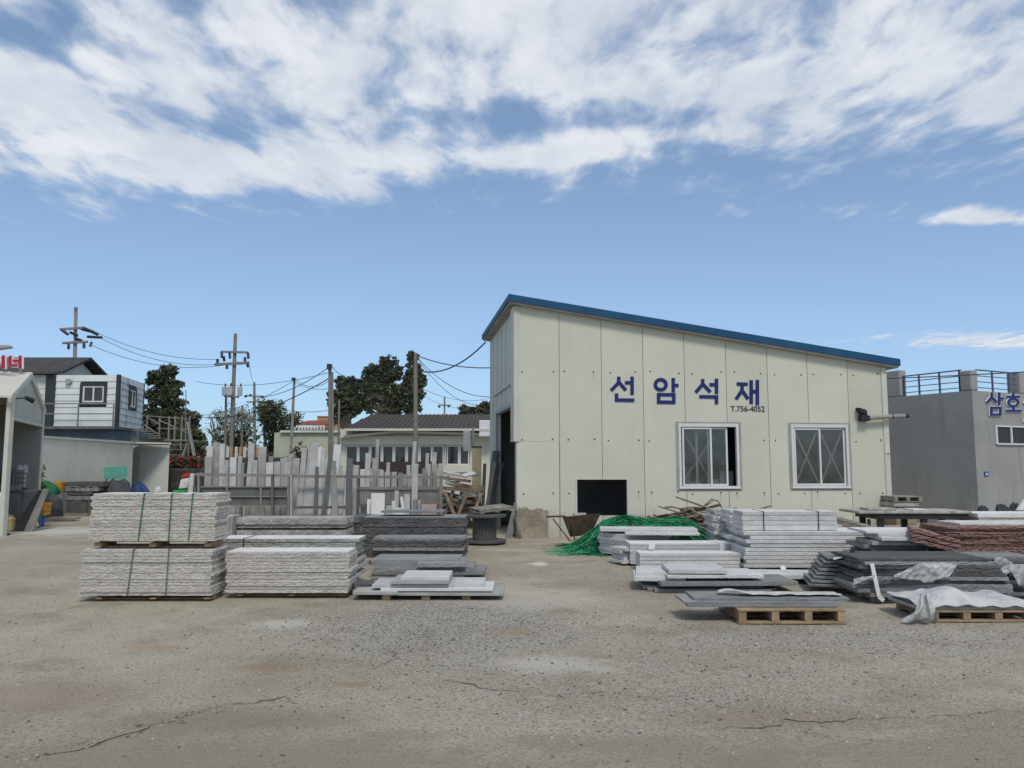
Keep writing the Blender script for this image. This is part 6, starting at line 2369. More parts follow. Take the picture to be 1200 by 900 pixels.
pxstack(['wide lowest pale grey slab with long right end', 'short pale slab on left end lying lowest', 'pale grey slab second up with bright edge', 'narrow pale slab on the right end', 'long grey slab on the left third up', 'short pale slab in the middle of the row', 'bright pale slab lying topmost and short'],
        'in the front low pile on blocks', Y8, [(451, 590, 694.5, 4.2, 0, 'granite_grey', -1), (416, 468, 693, 4.6, -.02, 'granite_grey', 0), (448, 578, 689.5, 4.0, .0, 'granite_pale', -.5), (520, 568, 684.5, 4.5, .12, 'granite_pale', 0), (438, 532, 685, 4.8, .05, 'granite_grey', .8), (460, 527, 681, 4.2, .0, 'granite_grey', 0), (471, 527, 676, 5, .02, 'granite_pale', 0)],
        'pale slabs of the front low pile', .62, .0)
a, b_ = xs_at(416, 440, 10.4)
tag(slab_mb(b_ - a, .3, .03, .006, 7).build('stone_slab', ['basalt', 'basalt'], None, ((a + b_) / 2, 10.45, .12), .2), 'small dark broken slab at left end of the front low pile', 'stone slab')

# --- cable spool with a plank pallet on it
sp = thing('cable_spool', 'weathered dark timber cable spool standing beside the workshop door', 'cable spool', (X(568, 17.2), 17.2, 0))
rs_ = .46
zt_ = Zh(602.5, 17.2)
for nm, z0_, z1_ in (('bottom_disc', .03, .09), ('top_disc', zt_ - .06, zt_)):
    mb = MB()
    mb.lathe([(rs_ - .01, z0_), (rs_, z0_ + .01), (rs_, z1_ - .01), (rs_ - .01, z1_)], 32)
    mb.build(nm, 'spool', sp)
mb = MB()
n = 22
for k in range(n):
    a0, a1 = 2 * math.pi * (k + .04) / n, 2 * math.pi * (k + .96) / n
    rb_ = .255
    mb.prism([(rb_ * math.cos(a0), rb_ * math.sin(a0), .091), (rb_ * math.cos(a1), rb_ * math.sin(a1), .091), (.2 * math.cos(a1), .2 * math.sin(a1), .091), (.2 * math.cos(a0), .2 * math.sin(a0), .091)], (0, 0, zt_ - .152))
mb.build('drum', 'spool', sp)
pt_ = pallet('small tilted plank pallet lying on the cable spool', X(555, 17.1), X(585, 17.1), 16.75, .8, .085, 'pallet_grey', z=zt_ + .035, boards=6)
pt_.rotation_euler = (math.radians(4), math.radians(4), math.radians(-62))
pt_.location = (X(556, 17.1), 17.25, zt_ + .03)
for k, (x0_, tilt, m_, lb_) in enumerate(((592, .20, 'slate_grey', 'wide grey slab leaning at the workshop front corner'), (596, .16, 'granite_grey', 'pale edged slab leaning just behind the wide grey slab at the corner'))):
    p = G(x0_, 631 - k)
    mb = MB()
    mb.hexa([(0, 0, 0), (.16, 0, 0), (.16, .5, 0), (0, .5, 0), (tilt, .0, .78), (tilt + .055, 0, .78), (tilt + .055, .5, .78), (tilt, .5, .78)] if k == 0 else
            [(0.02, .02, 0), (.06, .02, 0), (.06, .6, 0), (0.02, .6, 0), (.10, .02, .62), (.14, .02, .62), (.14, .6, .62), (.10, .6, .62)])
    tag(mb.build('stone_slab', m_, None, (p.x, p.y + k * .2, 0)), lb_, 'stone slab')
mb = MB()
p = G(606, 631)
mb.hexa([(0, 0, 0), (.03, -.02, 0), (.08, .05, 0), (.05, .07, 0), (-.11, .02, .55), (-.08, .0, .55), (-.06, .05, .55), (-.09, .07, .55)])
tag(mb.build('timber_stick', 'pallet_grey', None, (p.x + .03, p.y - .12, 0)), 'thin timber stick propped against the workshop corner', 'stick')

# --- timber trestle and scrap behind it
tr_ = thing('trestle', 'rickety grey timber trestle with crossed legs left of the spool', 'trestle', (X(543, 19), 19, 0))
q0 = Vector(tr_.location)
zt_ = Zh(574, 19)
mb = MB()
mb.bar(P(519, 572, 19) - q0, P(567, 575, 19) - q0, .09, .09)
mb.build('beam', 'scrap_wood', tr_)
for (xa, ya, xb, yb, dy) in ((521, 576, 537, 603, -.05), (531, 575, 520, 598, .05), (548, 576, 535, 598, .0), (565, 576, 552, 600, .0)):
    mb = MB()
    mb.bar(P(xa, ya, 19 + dy) - q0, P(xb, yb + 10, 19 + dy) - q0, .07, .09, (0, 1, 0))
    mb.build('leg', 'scrap_wood', tr_)
rr = random.Random(77)
for k in range(30):
    px, py = rr.uniform(522, 558), rr.uniform(555, 602)
    Yk = rr.uniform(20.4, 22.2)
    c = P(px, py, Yk)
    mb = MB()
    L = rr.uniform(.3, .8)
    mb.box((0, 0, 0), (L, rr.uniform(.08, .2), rr.uniform(.04, .1)))
    tag(mb.build('scrap_board', rr.choice(['scrap_wood', 'scrap_wood', 'pallet_wood', 'cloth_white']), None, c, rot=(rr.uniform(-.3, .3), rr.uniform(-.3, .3), rr.uniform(-.7, .7))),
        'piece of scrap lumber heaped behind the timber trestle', 'scrap lumber', 'scrap lumber behind the trestle')
lump('scrap_heap', 'scrap_wood', 'brown heap of broken lumber behind the timber trestle', 'scrap heap', (X(541, 21.8), 21.9, 0), (.66, .5, Zh(572, 21.8)), 21)
for k in range(9):
    p0 = P(565 + k * 1.9 + rr.uniform(-1, 1), 596 - k * .6, 21.4 + k * .12)
    mb = MB()
    h = rr.uniform(1.2, 2.25)
    w_ = rr.uniform(.06, .13)
    ln = rr.uniform(.05, .32)
    mb.hexa([(-w_ / 2, 0, 0), (w_ / 2, 0, 0), (w_ / 2, .05, 0), (-w_ / 2, .05, 0), (-w_ / 2 + ln, .05, h), (w_ / 2 + ln, .05, h), (w_ / 2 + ln, .1, h), (-w_ / 2 + ln, .1, h)])
    tag(mb.build('stone_slab', rr.choice(['slate_grey', 'slate_blue', 'granite_grey', 'slate_grey']), None, (p0.x, p0.y, 0)),
        f'narrow dark strip leaning at workshop side wall, {["first", "second", "third", "fourth", "fifth", "sixth", "seventh", "eighth", "ninth"][k]} from the timber column', 'stone slab', 'dark strips leaning at the workshop side wall')

# --- the steel rack with upright slabs
YR = 20.0
rk = thing('slab_rack', 'grey welded steel rack holding upright stone slabs', 'rack', (X(380, YR), YR, 0))
q0 = Vector(rk.location)
def rb(xa, ya, xb, yb, th, m='steel_grey', dy=0.0, nm='rail'):
    mb = MB()
    a, b_ = P(xa, ya, YR) - q0, P(xb, yb, YR) - q0
    mb.bar(a + Vector((0, dy, 0)), b_ + Vector((0, dy, 0)), .05, th, (0, 0, 1) if abs(xb - xa) > abs(yb - ya) else (0, 1, 0))
    return mb.build(nm, m, rk)
rb(230, 556, 344, 557.5, .07)
rb(344.2, 558, 527, 559.5, .07)
rb(342.5, 556, 342.5, 622, .10, 'steel_galv', -.06, 'post')
rb(338.5, 558, 338.5, 622, .06, 'steel_grey', .0, 'post')
rb(233, 556, 233, 622, .07, 'steel_grey', .0, 'post')
rb(516.5, 560, 516.5, 622, .09, 'steel_grey', -.06, 'post')
rb(420, 560, 420, 622, .07, 'steel_dark', -.05, 'post')
rb(320.5, 556, 320.5, 622, .12, 'steel_dark', -.07, 'post')
for (xa, xb, ya, yb) in ((237, 336, 571, 581), (237, 336, 582.5, 592)):
    mb = MB()
    a, b_ = P(xa, yb, YR) - q0, P(xb, ya, YR) - q0
    mb.lohi((a.x, -.005, a.z), (b_.x, .03, b_.z))
    mb.build('plate', 'steel_dark', rk)
rb(236, 581.7, 337, 581.7, .03, 'steel_grey', -.03)
rb(236, 592.5, 337, 592.5, .03, 'steel_grey', -.03)
rb(236, 570.4, 337, 570.4, .03, 'steel_grey', -.03)
for px in (267, 306.5):
    rb(px, 571, px, 592, .04, 'steel_grey', -.045, 'rib')
rb(421, 572, 515, 572.5, .07, 'steel_grey', -.02)
rb(345, 594.5, 420, 594.5, .06, 'steel_dark', -.02)
rb(421, 592, 515, 592, .05, 'steel_dark', -.02)
rb(421, 602, 515, 602, .05, 'steel_dark', -.02)
# perforated sheet: rows of slots left open between strips
mb = MB()
a, b_ = P(421, 591, YR) - q0, P(515, 574, YR) - q0
H_ = b_.z - a.z
for k in range(7):
    mb.lohi((a.x, .0, a.z + H_ * k / 6.5), (b_.x, .015, a.z + H_ * (k + .62) / 6.5))
for k in range(36):
    x_ = a.x + (b_.x - a.x) * k / 35
    mb.lohi((x_ - .015, .001, a.z), (x_ + .015, .014, b_.z))
mb.build('perforated_sheet', 'steel_grey', rk)
# slabs: (bottom l, bottom r, bottom y, top l, top r, top y, material, where)
BACK = [(240, 247, 247, 523), (240, 248, 248, 535), (248.5, 256, 256, 518.5), (256.2, 262, 262, 520), (261.5, 267, 267, 545), (265, 269.5, 269.5, 539), (269.3, 277, 277, 536),
        (277.2, 282, 282, 535), (281.5, 285, 285, 542), (286, 291.5, 293, 541), (290.5, 297, 298, 519.6), (293, 301, 301, 539), (302, 311, 311, 524), (311.5, 320, 320, 542), (313, 318, 318, 535),
        (323, 330, 330, 541), (327, 335, 336, 537), (330.5, 339, 339, 541.5), (339, 344, 344, 532), (339.5, 347.5, 348, 537),
        (412.5, 419, 419.5, 545), (423, 429, 429, 550), (425.5, 432, 434, 531), (434.5, 440.5, 441, 537), (438.5, 442.5, 443, 515), (434, 439.5, 440, 549), (442, 447, 447, 550), (451, 455, 456.5, 542),
        (450.8, 457.3, 457.3, 553), (458.8, 465, 465, 553), (465.3, 471, 471, 554), (478.5, 482.5, 486, 517), (478, 482.5, 483, 545), (494.5, 498.5, 499, 549), (496, 500, 501, 531), (500.5, 503.3, 503.3, 544),
        (503.6, 509, 510, 530), (508.8, 513, 513, 544), (513, 519, 519, 544), (514, 520, 520, 549.5), (428, 433, 433, 552), (446.5, 450.5, 450.5, 551), (470.8, 477, 477, 556), (487, 493.5, 493.5, 555.5)]
names = []
for k, (bl, br, tr, ty) in enumerate(sorted(BACK)):
    names.append((bl, br, tr, ty))
rr = random.Random(6)
nn = len(names)
def ordw(k):
    return (['first'] + ORD[1:])[k] if k < 30 else ['thirty-first', 'thirty-second', 'thirty-third', 'thirty-fourth', 'thirty-fifth', 'thirty-sixth', 'thirty-seventh', 'thirty-eighth', 'thirty-ninth', 'fortieth', 'forty-first', 'forty-second', 'forty-third', 'forty-fourth', 'forty-fifth', 'forty-sixth'][k - 30]
for k, (bl, br, tr, ty) in enumerate(names):
    Yk = YR + .12 + max(0, (558 - ty)) * .016 + (k % 3) * .012
    wpx = br - bl
    tl = tr - wpx
    zt_ = Zh(ty, Yk + .1)
    zb_ = .06 if bl < 345 else .18
    jl, jt = rr.uniform(-.8, .8), rr.gauss(0, 1.1)
    bl, br, tr, tl = bl + jl, br + jl, tr + jl + jt, tl + jl + jt
    a, b_, c, d = X(bl, Yk), X(br, Yk), X(tr, Yk + .1), X(tl, Yk + .1)
    mb = MB()
    th = rr.choice((.03, .05, .07))
    mb.hexa([(a, Yk, zb_), (b_, Yk, zb_), (b_, Yk + th, zb_), (a, Yk + th, zb_), (d, Yk + .1, zt_), (c, Yk + .1, zt_ - rr.uniform(-.01, .02)), (c, Yk + .1 + th, zt_), (d, Yk + .1 + th, zt_)])
    ht = 'tall' if ty < 528 else 'medium' if ty < 541 else 'short'
    tag(mb.build('stone_slab', rr.choice(['granite_grey', 'granite_pale', 'granite_grey', 'granite_weathered', 'granite_grey', 'granite_grey', 'slate_grey']), None, bevel=.004),
        f'{ht} slab upright behind the rack rails, {ordw(k)} from the left', 'stone slab', 'slabs upright behind the rack rails')
LEAN = [(347, 354, 353, 359, 525, 'granite_grey', .25), (353.5, 360, 361, 367, 518, 'granite_grey', .3), (354, 368, 364.5, 372, 519, 'granite_grey', .22), (361, 369, 369.5, 376, 524, 'granite_pale', .28), (370, 377, 374.5, 380.5, 525, 'granite_grey', .3),
        (377, 384, 377, 384, 538, 'granite_grey', .2), (384, 391, 390.5, 399, 521, 'granite_pale', .26), (392, 398, 394.5, 401, 545, 'granite_grey', .2), (397, 402, 399, 405, 551, 'granite_grey', .2)]
for k, (bl, br, tl, tr, ty, m_, dy) in enumerate(LEAN):
    Yk = YR + dy * .3 + .06
    zt_ = Zh(ty, Yk + .3)
    mb = MB()
    mb.hexa([(X(bl, Yk), Yk, .25), (X(br, Yk), Yk, .25), (X(br, Yk), Yk + .05, .25), (X(bl, Yk), Yk + .05, .25), (X(tl, Yk + .3), Yk + .3, zt_), (X(tr, Yk + .3), Yk + .3, zt_ - .02), (X(tr, Yk + .3), Yk + .35, zt_), (X(tl, Yk + .3), Yk + .35, zt_)])
    tag(mb.build('stone_slab', m_, None, bevel=.004), f'long pale slab leaning right in the rack middle, {ordw(k)} of the leaning fan', 'stone slab', 'fan of pale slabs leaning in the rack middle')
FRONT = [(368.5, 373, 369, 373, 547, 605, 'slate_blue', 'narrow dark slab standing before the leaning pale fan'), (375, 380, 384, 388, 536, 606, 'slate_blue', 'dark slab leaning right across the leaning pale fan'),
         (390.5, 398, 388.3, 393, 540, 608, 'slate_grey', 'dark slab leaning left across the leaning pale fan'), (405, 412.5, 405.5, 413, 537, 610, 'slate_blue', 'broad tall dark blue slab before the rack middle'),
         (413.5, 418, 414, 418, 572, 606, 'slate_grey', 'thin grey slab right of the broad dark blue slab'),
         (482, 489, 483.3, 490, 544, 600, 'granite_grey', 'long grey slab standing in front of the right rack rails'), (485, 489, 485, 489, 585, 612, 'slate_grey', 'short dark slab at the foot of the long grey slab'),
         (430.7, 435, 430.7, 435, 585, 612, 'granite_top', 'narrow white slab left of the broad white slab'), (435.3, 451, 435.3, 451.3, 578, 612, 'granite_top', 'broad white slab standing before the perforated sheet'),
         (452.5, 459.5, 452.5, 459.5, 592, 612, 'granite_grey', 'short square grey slab right of the broad white slab'), (460, 466, 459.5, 464, 587, 612, 'granite_pale', 'short pale slab second right of the broad white slab'),
         (462.5, 467.5, 462.5, 467.5, 575, 612, 'granite_grey', 'tall narrow grey slab before the perforated sheet'), (463, 474, 463, 473, 595, 613, 'granite_pale', 'low wide pale slab at the foot of the perforated sheet'),
         (474, 479, 469.2, 472.5, 582, 613, 'granite_pale', 'pale slab leaning left before the perforated sheet'), (474.5, 481, 474, 480.5, 579, 612, 'granite_grey', 'grey slab upright behind the left-leaning pale slab'),
         (490, 493, 490, 493, 586, 612, 'granite_grey', 'thin grey slab between short dark slab and pink slab'), (494, 512, 494, 512, 591, 613, 'pink_stone', 'square pink slab leaning at the rack right end')]
for k, (bl, br, tl, tr, ty, by, m_, lb_) in enumerate(FRONT):
    Yk = YR - .55 + (k % 4) * .07 if k > 6 else YR - .28 + (k % 3) * .06
    zt_ = Zh(ty, Yk + .15)
    mb = MB()
    zb_ = 0.0
    mb.hexa([(X(bl, Yk), Yk, zb_), (X(br, Yk), Yk, zb_), (X(br, Yk), Yk + .04, zb_), (X(bl, Yk), Yk + .04, zb_), (X(tl, Yk + .12), Yk + .12, zt_), (X(tr, Yk + .12), Yk + .12, zt_ - .006), (X(tr, Yk + .12), Yk + .16, zt_), (X(tl, Yk + .12), Yk + .16, zt_)])
    tag(mb.build('stone_slab', m_, None, bevel=.003), lb_, 'stone slab', 'slabs standing in front of the rack')

# ------------------------------------------------------------------ right half of the yard
# rusty wheelbarrow
wbw = thing('wheelbarrow', 'rusty wheelbarrow with long handles parked at the low opening', 'wheelbarrow', (X(678, 16.6), 16.6, 0))
q0 = Vector(wbw.location)
def pw_(px, py, dy):
    return P(px, py, 16.6 + dy) - q0
mb = MB()
t0, t1, b0_, b1_ = pw_(659, 606, -.3), pw_(704, 602, -.3), pw_(668, 629, -.18), pw_(692, 627, -.18)
pts_ = [b0_, b1_, pw_(692, 627, .18), pw_(668, 629, .18), t0, t1, pw_(704, 602, .3), pw_(659, 606, .3)]
th = .015
inn = [p + (Vector((q0.x - q0.x, 0, 0))) for p in pts_]
c_ = sum(pts_, Vector()) / 8
for f in ((0, 3, 2, 1), (0, 1, 5, 4), (1, 2, 6, 5), (2, 3, 7, 6), (3, 0, 4, 7)):
    qd = [pts_[i] for i in f]
    n_ = (qd[1] - qd[0]).cross(qd[2] - qd[0]).normalized()
    if n_.dot(c_ - qd[0]) < 0:
        n_ = -n_
    mb.prism(qd, n_ * th)
mb.build('tray', 'rust', wbw)
for dy in (-.27, .27):
    mb = MB()
    mb.tube([pw_(640, 605.5, dy * .95), pw_(662, 605, dy), pw_(676, 618, dy * .7), pw_(703, 634, dy * .3)], .02, 7)
    mb.build('handle', 'rust', wbw)
    mb = MB()
    mb.tube([pw_(648, 608, dy), pw_(668, 634, dy * .9), pw_(674, 634, dy * .9), pw_(668, 610, dy)], .015, 6)
    mb.build('leg', 'rust', wbw)
mb = MB()
wp = pw_(703, 634, 0)
mb.lathe([(.10, -.03), (.18, -.04), (.20, 0), (.18, .04), (.10, .03)], 18, Matrix.Translation((wp.x, wp.y, .2)) @ Matrix.Rotation(math.pi / 2, 4, 'X'))
mb.build('wheel', 'rubber', wbw)
mb = MB()
mb.lohi((t0.x + .25, -.1, t0.z - .02), (t0.x + .5, .15, t0.z + .06))
tag(mb.build('stone_block', 'granite_grey', None, q0), 'small pale offcut lying in the rusty wheelbarrow', 'stone block')

# green strapping heap
pc = G(745, 640)
gr_ = np.random.default_rng(17)
MX, MY = 1.62, 1.0
hp = thing('strapping_heap', 'tangled heap of bright green plastic strapping in front of workshop wall', 'strapping heap', (X(748, 15.95), 16.0, 0))
def mound(x, y):
    a = (x / MX) ** 2 + (y / MY) ** 2
    prof = .60 * math.exp(-((x + .35) / .75) ** 2) + .54 * math.exp(-((x - .90) / .70) ** 2)
    return max(0.0, prof * (1 - (y / MY) ** 2) * max(0, 1 - (x / MX) ** 6))
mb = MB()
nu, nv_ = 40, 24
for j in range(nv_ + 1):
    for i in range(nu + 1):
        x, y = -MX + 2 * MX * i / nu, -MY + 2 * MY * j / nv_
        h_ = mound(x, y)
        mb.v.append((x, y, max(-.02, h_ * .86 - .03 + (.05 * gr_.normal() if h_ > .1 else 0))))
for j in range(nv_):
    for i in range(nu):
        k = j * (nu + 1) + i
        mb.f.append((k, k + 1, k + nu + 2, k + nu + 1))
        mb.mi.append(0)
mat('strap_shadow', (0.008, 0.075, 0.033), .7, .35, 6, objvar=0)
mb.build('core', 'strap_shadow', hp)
def ribbon(mb, pts, wd):
    """a flat strap with a twisting face"""
    pr = None
    tw = random.uniform(0, 3)
    i0 = len(mb.v)
    n = len(pts)
    for k, p in enumerate(pts):
        d = (pts[min(k + 1, n - 1)] - pts[max(k - 1, 0)]).normalized()
        s = d.cross(Vector((0, 0, 1)))
        s = s.normalized() if s.length > 1e-3 else Vector((1, 0, 0))
        u = s.cross(d)
        v_ = (s * math.cos(tw + k * .12) + u * math.sin(tw + k * .12)) * wd / 2
        mb.v += [tuple(p - v_), tuple(p + v_)]
    for k in range(n - 1):
        mb.f.append((i0 + 2 * k, i0 + 2 * k + 1, i0 + 2 * k + 3, i0 + 2 * k + 2))
        mb.mi.append(mb.m)
random.seed(5)
mb = MB()
for s_ in range(1100):
    x = random.gauss(-.05, .75)
    y = random.uniform(-.95, .7)
    if abs(x) > MX * .97 or x < -1.15:
        continue
    ang = random.gauss(0.0, .55) if random.random() < .75 else random.uniform(0, 6.28)
    if x < -.8 and random.random() < .6:
        ang = random.gauss(-.9, .4)
    L = random.uniform(.35, 1.5)
    curl = random.gauss(0, 1.0)
    pts_ = []
    n = 12
    lift = random.uniform(-.03, .045)
    arc = max(0, random.gauss(-.01, .028))
    xx, yy, aa = x - math.cos(ang) * L / 2, y - math.sin(ang) * L / 2, ang
    for k in range(n):
        pts_.append(Vector((xx, yy, max(.008, mound(xx, yy) + lift * min(1, mound(xx, yy) * 4) + arc * math.sin(math.pi * k / (n - 1))))))
        xx += math.cos(aa) * L / n
        yy += math.sin(aa) * L / n
        aa += curl / n
    mb.m = random.choice((0, 0, 0, 0, 1, 2))
    ribbon(mb, pts_, random.uniform(.009, .016))
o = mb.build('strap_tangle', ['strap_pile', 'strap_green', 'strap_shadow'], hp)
kind(o, 'stuff')
mb = MB()
for s_ in range(14):                                    # loose ends trailing over the ground to the left
    p0 = Vector((-1.1 + random.uniform(-.1, .3), -.35 + random.uniform(-.3, .3), .12))
    pts_ = []
    a0 = random.uniform(2.6, 3.9)
    L = random.uniform(.5, 1.1)
    cur = random.gauss(0, .9)
    xx, yy = p0.x, p0.y
    for k in range(14):
        pts_.append(Vector((xx, yy, max(.01, p0.z * (1 - k / 7)))))
        xx += math.cos(a0) * L / 14
        yy += math.sin(a0) * L / 14
        a0 += cur / 14
    ribbon(mb, pts_, .016)
o = mb.build('loose_ends', 'strap_pile', hp)
kind(o, 'stuff')

# brown scrap wood against the wall behind it
rr = random.Random(9)
for k in range(46):
    px = rr.uniform(770, 848)
    Yk = rr.uniform(16.4, 17.4)
    top = 612 - 20 * math.exp(-((px - 818) / 28) ** 2)
    py = rr.uniform(top, 622)
    c = P(px, py, Yk)
    L = rr.uniform(.5, 1.5)
    mb = MB()
    n = 6
    wob = [Vector((L * (i / n - .5), rr.gauss(0, .015), rr.gauss(0, .012))) for i in range(n + 1)]
    if rr.random() < .6:
        mb.tube(wob, rr.uniform(.01, .03), 6)
    else:
        mb.box((0, 0, 0), (L, rr.uniform(.06, .14), .022))
    tag(mb.build('scrap_branch', rr.choice(['scrap_wood', 'scrap_wood', 'scrap_wood', 'pallet_grey']), None, c, rot=(rr.uniform(-.5, .5), rr.gauss(.04, .2), rr.uniform(-.5, .5))),
        'weathered brown branch or batten in the scrap heap behind the green strapping', 'scrap wood', 'scrap wood behind the green strapping')
lump('scrap_heap', 'scrap_wood', 'brown heap of rotting wood behind the green strapping at the wall', 'scrap heap', (X(808, 17.1), 17.2, 0), (.75, .4, Zh(606, 17.1)), 33)
lh_ = MB()
a, b_ = P(868, 603, 17), P(903, 593, 17.3)
lh_.bar(a - a, b_ - a, .07, .03)
tag(lh_.build('scrap_board', 'pallet_grey', None, a), 'single grey plank tilted above the black strapped pale bundle', 'plank')
lh_ = MB()
pa_ = P(826, 590, 17)
pts_ = [P(826, 592, 17) - pa_, P(834, 585, 17) - pa_, P(841, 587, 17) - pa_, P(846, 595, 17) - pa_]
lh_.tube(pts_, .012, 6)
tag(lh_.build('bent_rod', 'rust', None, pa_), 'thin bent rod arching over the brown scrap heap', 'rod')

# stack B: low pale stack right before the green heap, its end turned to the camera
YB = 14.55
cB = P(736, 650, YB)
rzB = math.radians(38)
def turned(desc, where, corner, rz, L, W, z0, ths, m, rough, group, jr=.03, jl=.03):
    """slabs whose near corner stands at `corner`; long side runs along rz"""
    z = z0
    r = random.Random(nseed())
    n = len(ths)
    u = Vector((math.cos(rz), math.sin(rz), 0))
    for k, tk in enumerate(ths):
        L_ = L + r.uniform(-jl, jl)
        c = Vector((corner.x, corner.y, 0)) + u * (L_ / 2 + r.uniform(-jl, jl))
        mk = m if isinstance(m, str) else m[k % len(m)]
        o = slab_mb(L_, W, tk - .003, rough, nseed()).build('stone_slab', [mk, mk], None, (c.x, c.y, z), rz + r.uniform(-jr, jr))
        tag(o, f"{desc}, {'topmost' if k == n - 1 else ORD[n - 1 - k] + ' from top'} {where}", 'stone slab', group)
        z += tk
    return z
zB = turned('pale granite slab', 'in the turned stack before the green heap', P(735, 650, YB), rzB, 1.5, .72, .04, [.062] * 6, 'granite_pale', .004, 'slabs of the turned pale stack')
a, b_ = xs_at(704, 817, 14.6)
tag(slab_mb(b_ - a, .55, .05, .004, nseed()).build('stone_slab', ['granite_pale'] * 2, None, ((a + b_) / 2, 14.7, zB + .045), math.radians(-4)), 'long pale slab topmost across the turned stack before the green heap', 'stone slab')
a, b_ = xs_at(735, 822, 14.2)
tag(slab_mb(b_ - a, .62, .042, .004, nseed()).build('stone_slab', ['granite_pale'] * 2, None, ((a + b_) / 2, 14.45, zB), math.radians(-3)), 'long pale slab under the topmost one across the turned stack', 'stone slab')
# stack C: low tilted bunch
turned('short rough-ended pale slab', 'in the low bunch left of the taped bundle', P(731, 661, 13.5), math.radians(24), 1.6, .42, .03, [.05, .055, .05, .05, .05], 'granite_pale', .006, 'slabs of the low pale bunch', .06, .05)
# stacks D: papered and taped
YD2 = 13.45
a, b_ = xs_at(737, 866, YD2)
h = Zh(637.5, YD2) - .03
tD, hD = bundle('pale granite bundle with white tape and a paper label, behind the cut front bundle', a, b_, YD2, .55, .03, 7, h / 7, 'granite_pale', .002, [(.83, .0)], 'white_band', jx=.008, jy=.004, topm='granite_top', strap_w=.085)
mb = MB()
p = P(763.5, 640.5, YD2) - Vector(tD.location)
mb.hexa([(p.x - .06, -.03, p.z - .045), (p.x + .045, -.03, p.z - .05), (p.x + .045, -.02, p.z - .05), (p.x - .06, -.02, p.z - .045), (p.x - .045, -.03, p.z + .055), (p.x + .06, -.03, p.z + .05), (p.x + .06, -.02, p.z + .05), (p.x - .045, -.02, p.z + .055)])
mb.build('paper_label', 'letter_white', tD)
YD1 = 12.75
a, b_ = xs_at(748.5, 866, YD1)
h = Zh(648, YD1) - .0
loose('pale granite slab', 'in the neat bundle before the taped one', a, b_, YD1, .42, 0.0, [h / 5] * 5, 'granite_pale', .002, 'slabs of the neat pale bundle', jx=.008, jy=.003, topm='granite_top')
# pile E: pale offcuts over dark slabs
YE = 10.7
pxstack(['dark slab lowest with ragged edge', 'dark slate slab second lowest', 'dark slate slab third from below', 'grey slab broad with dark broken edge', 'white slab at the left end, lower', 'white slab slightly turned at the left end', 'pale long slab reaching right under the top one', 'bright white slab lying topmost'],
        'in the spread front pile', YE, [(765, 900, 694.5, 4, .0, 'slate_grey', -1), (757, 905, 690.5, 4.0, .1, 'slate_grey', -2), (752, 890, 686.5, 4.2, .15, 'slate_grey', -3), (772, 932, 682.0, 5.0, -.06, 'slate_grey', 1.5), (742, 800, 676.5, 5, .1, 'granite_pale', -7), (744, 830, 671.8, 4.6, .14, 'granite_pale', -9), (780, 892, 674, 4.0, .0, 'granite_pale', 1), (782, 849, 668.0, 4.6, .02, 'granite_pale', -3)],
        'slabs of the spread front pile', .72, .003)
for k, px in enumerate((785, 850, 900)):
    mb = MB()
    mb.lohi((-.05, 0, 0), (.05, .6, Zh(697, YE + .15)))
    tag(mb.build('timber_block', 'pallet_grey', None, (X(px, YE + .2), YE + .2, 0)), ['left', 'middle', 'right'][k] + ' timber block under the spread front pile', 'timber block', 'timber blocks under the spread front pile')
# F: new pallet with dark slabs and plastic film
YF = 8.6
a, b_ = xs_at(861, 985, YF)
pallet('fresh yellowish timber pallet lying in front of the spread pile', a, b_, YF, .85, Zh(714, YF), 'pallet_wood', boards=6, stringers=4)
zF = Zh(714, YF)
r_ = random.Random(5)
pxs_ = [(803, 975, -.08), (798, 985, .0), (810, 989, .04)]
zz = zF + .003
for k, (pa, pb, dy) in enumerate(pxs_):
    Yk = YF + .18 + dy
    a, b_ = xs_at(pa, pb, Yk)
    tag(slab_mb(b_ - a, .46, .024, .003, nseed()).build('stone_slab', ['slate_grey'] * 2, None, ((a + b_) / 2, Yk, zz), math.radians((-1.5, .5, -1)[k])), f'dark grey slab, {["lowest", "middle", "topmost"][k]} of three on the fresh timber pallet', 'stone slab', 'dark slabs on the fresh pallet')
    zz += .027


def sheet(name, m, label, cat, pts_grid, loc_, sub=0):
    """draped sheet from a grid of points, given thickness"""
    mb = MB()
    R_, C_ = len(pts_grid), len(pts_grid[0])
    for row in pts_grid:
        mb.v += [tuple(p) for p in row]
    for i in range(R_ - 1):
        for j in range(C_ - 1):
            k = i * C_ + j
            mb.f.append((k, k + 1, k + C_ + 1, k + C_))
            mb.mi.append(0)
    o = mb.build(name, m, None, loc_, smooth=True)
    so_ = o.modifiers.new('thick', 'SOLIDIFY')
    so_.thickness = .004
    sb = o.modifiers.new('sub', 'SUBSURF')
    sb.levels = sb.render_levels = 1
    return tag(o, label, cat)


r_ = random.Random(41)
a, b_ = xs_at(838, 976, YF + .4)
grid = []
for j in range(6):
    row = []
    for i in range(28):
        f = i / 27
        row.append((a + (b_ - a) * f + r_.uniform(-.01, .01), YF + .28 + j * .045 + .02 * math.sin(i * .9) + (.10 * max(0, .25 - f) * 4 if j < 3 else 0), zz + .012 + abs(.010 * math.sin(i * 1.3 + j * .7)) + r_.uniform(0, .008) + (.035 * math.exp(-((f - .12) / .1) ** 2))))
    grid.append(row)
sheet('plastic_sheet', 'cloth_white', 'crumpled white plastic strip lying on the three dark slabs', 'plastic sheet', grid, (0, 0, 0))

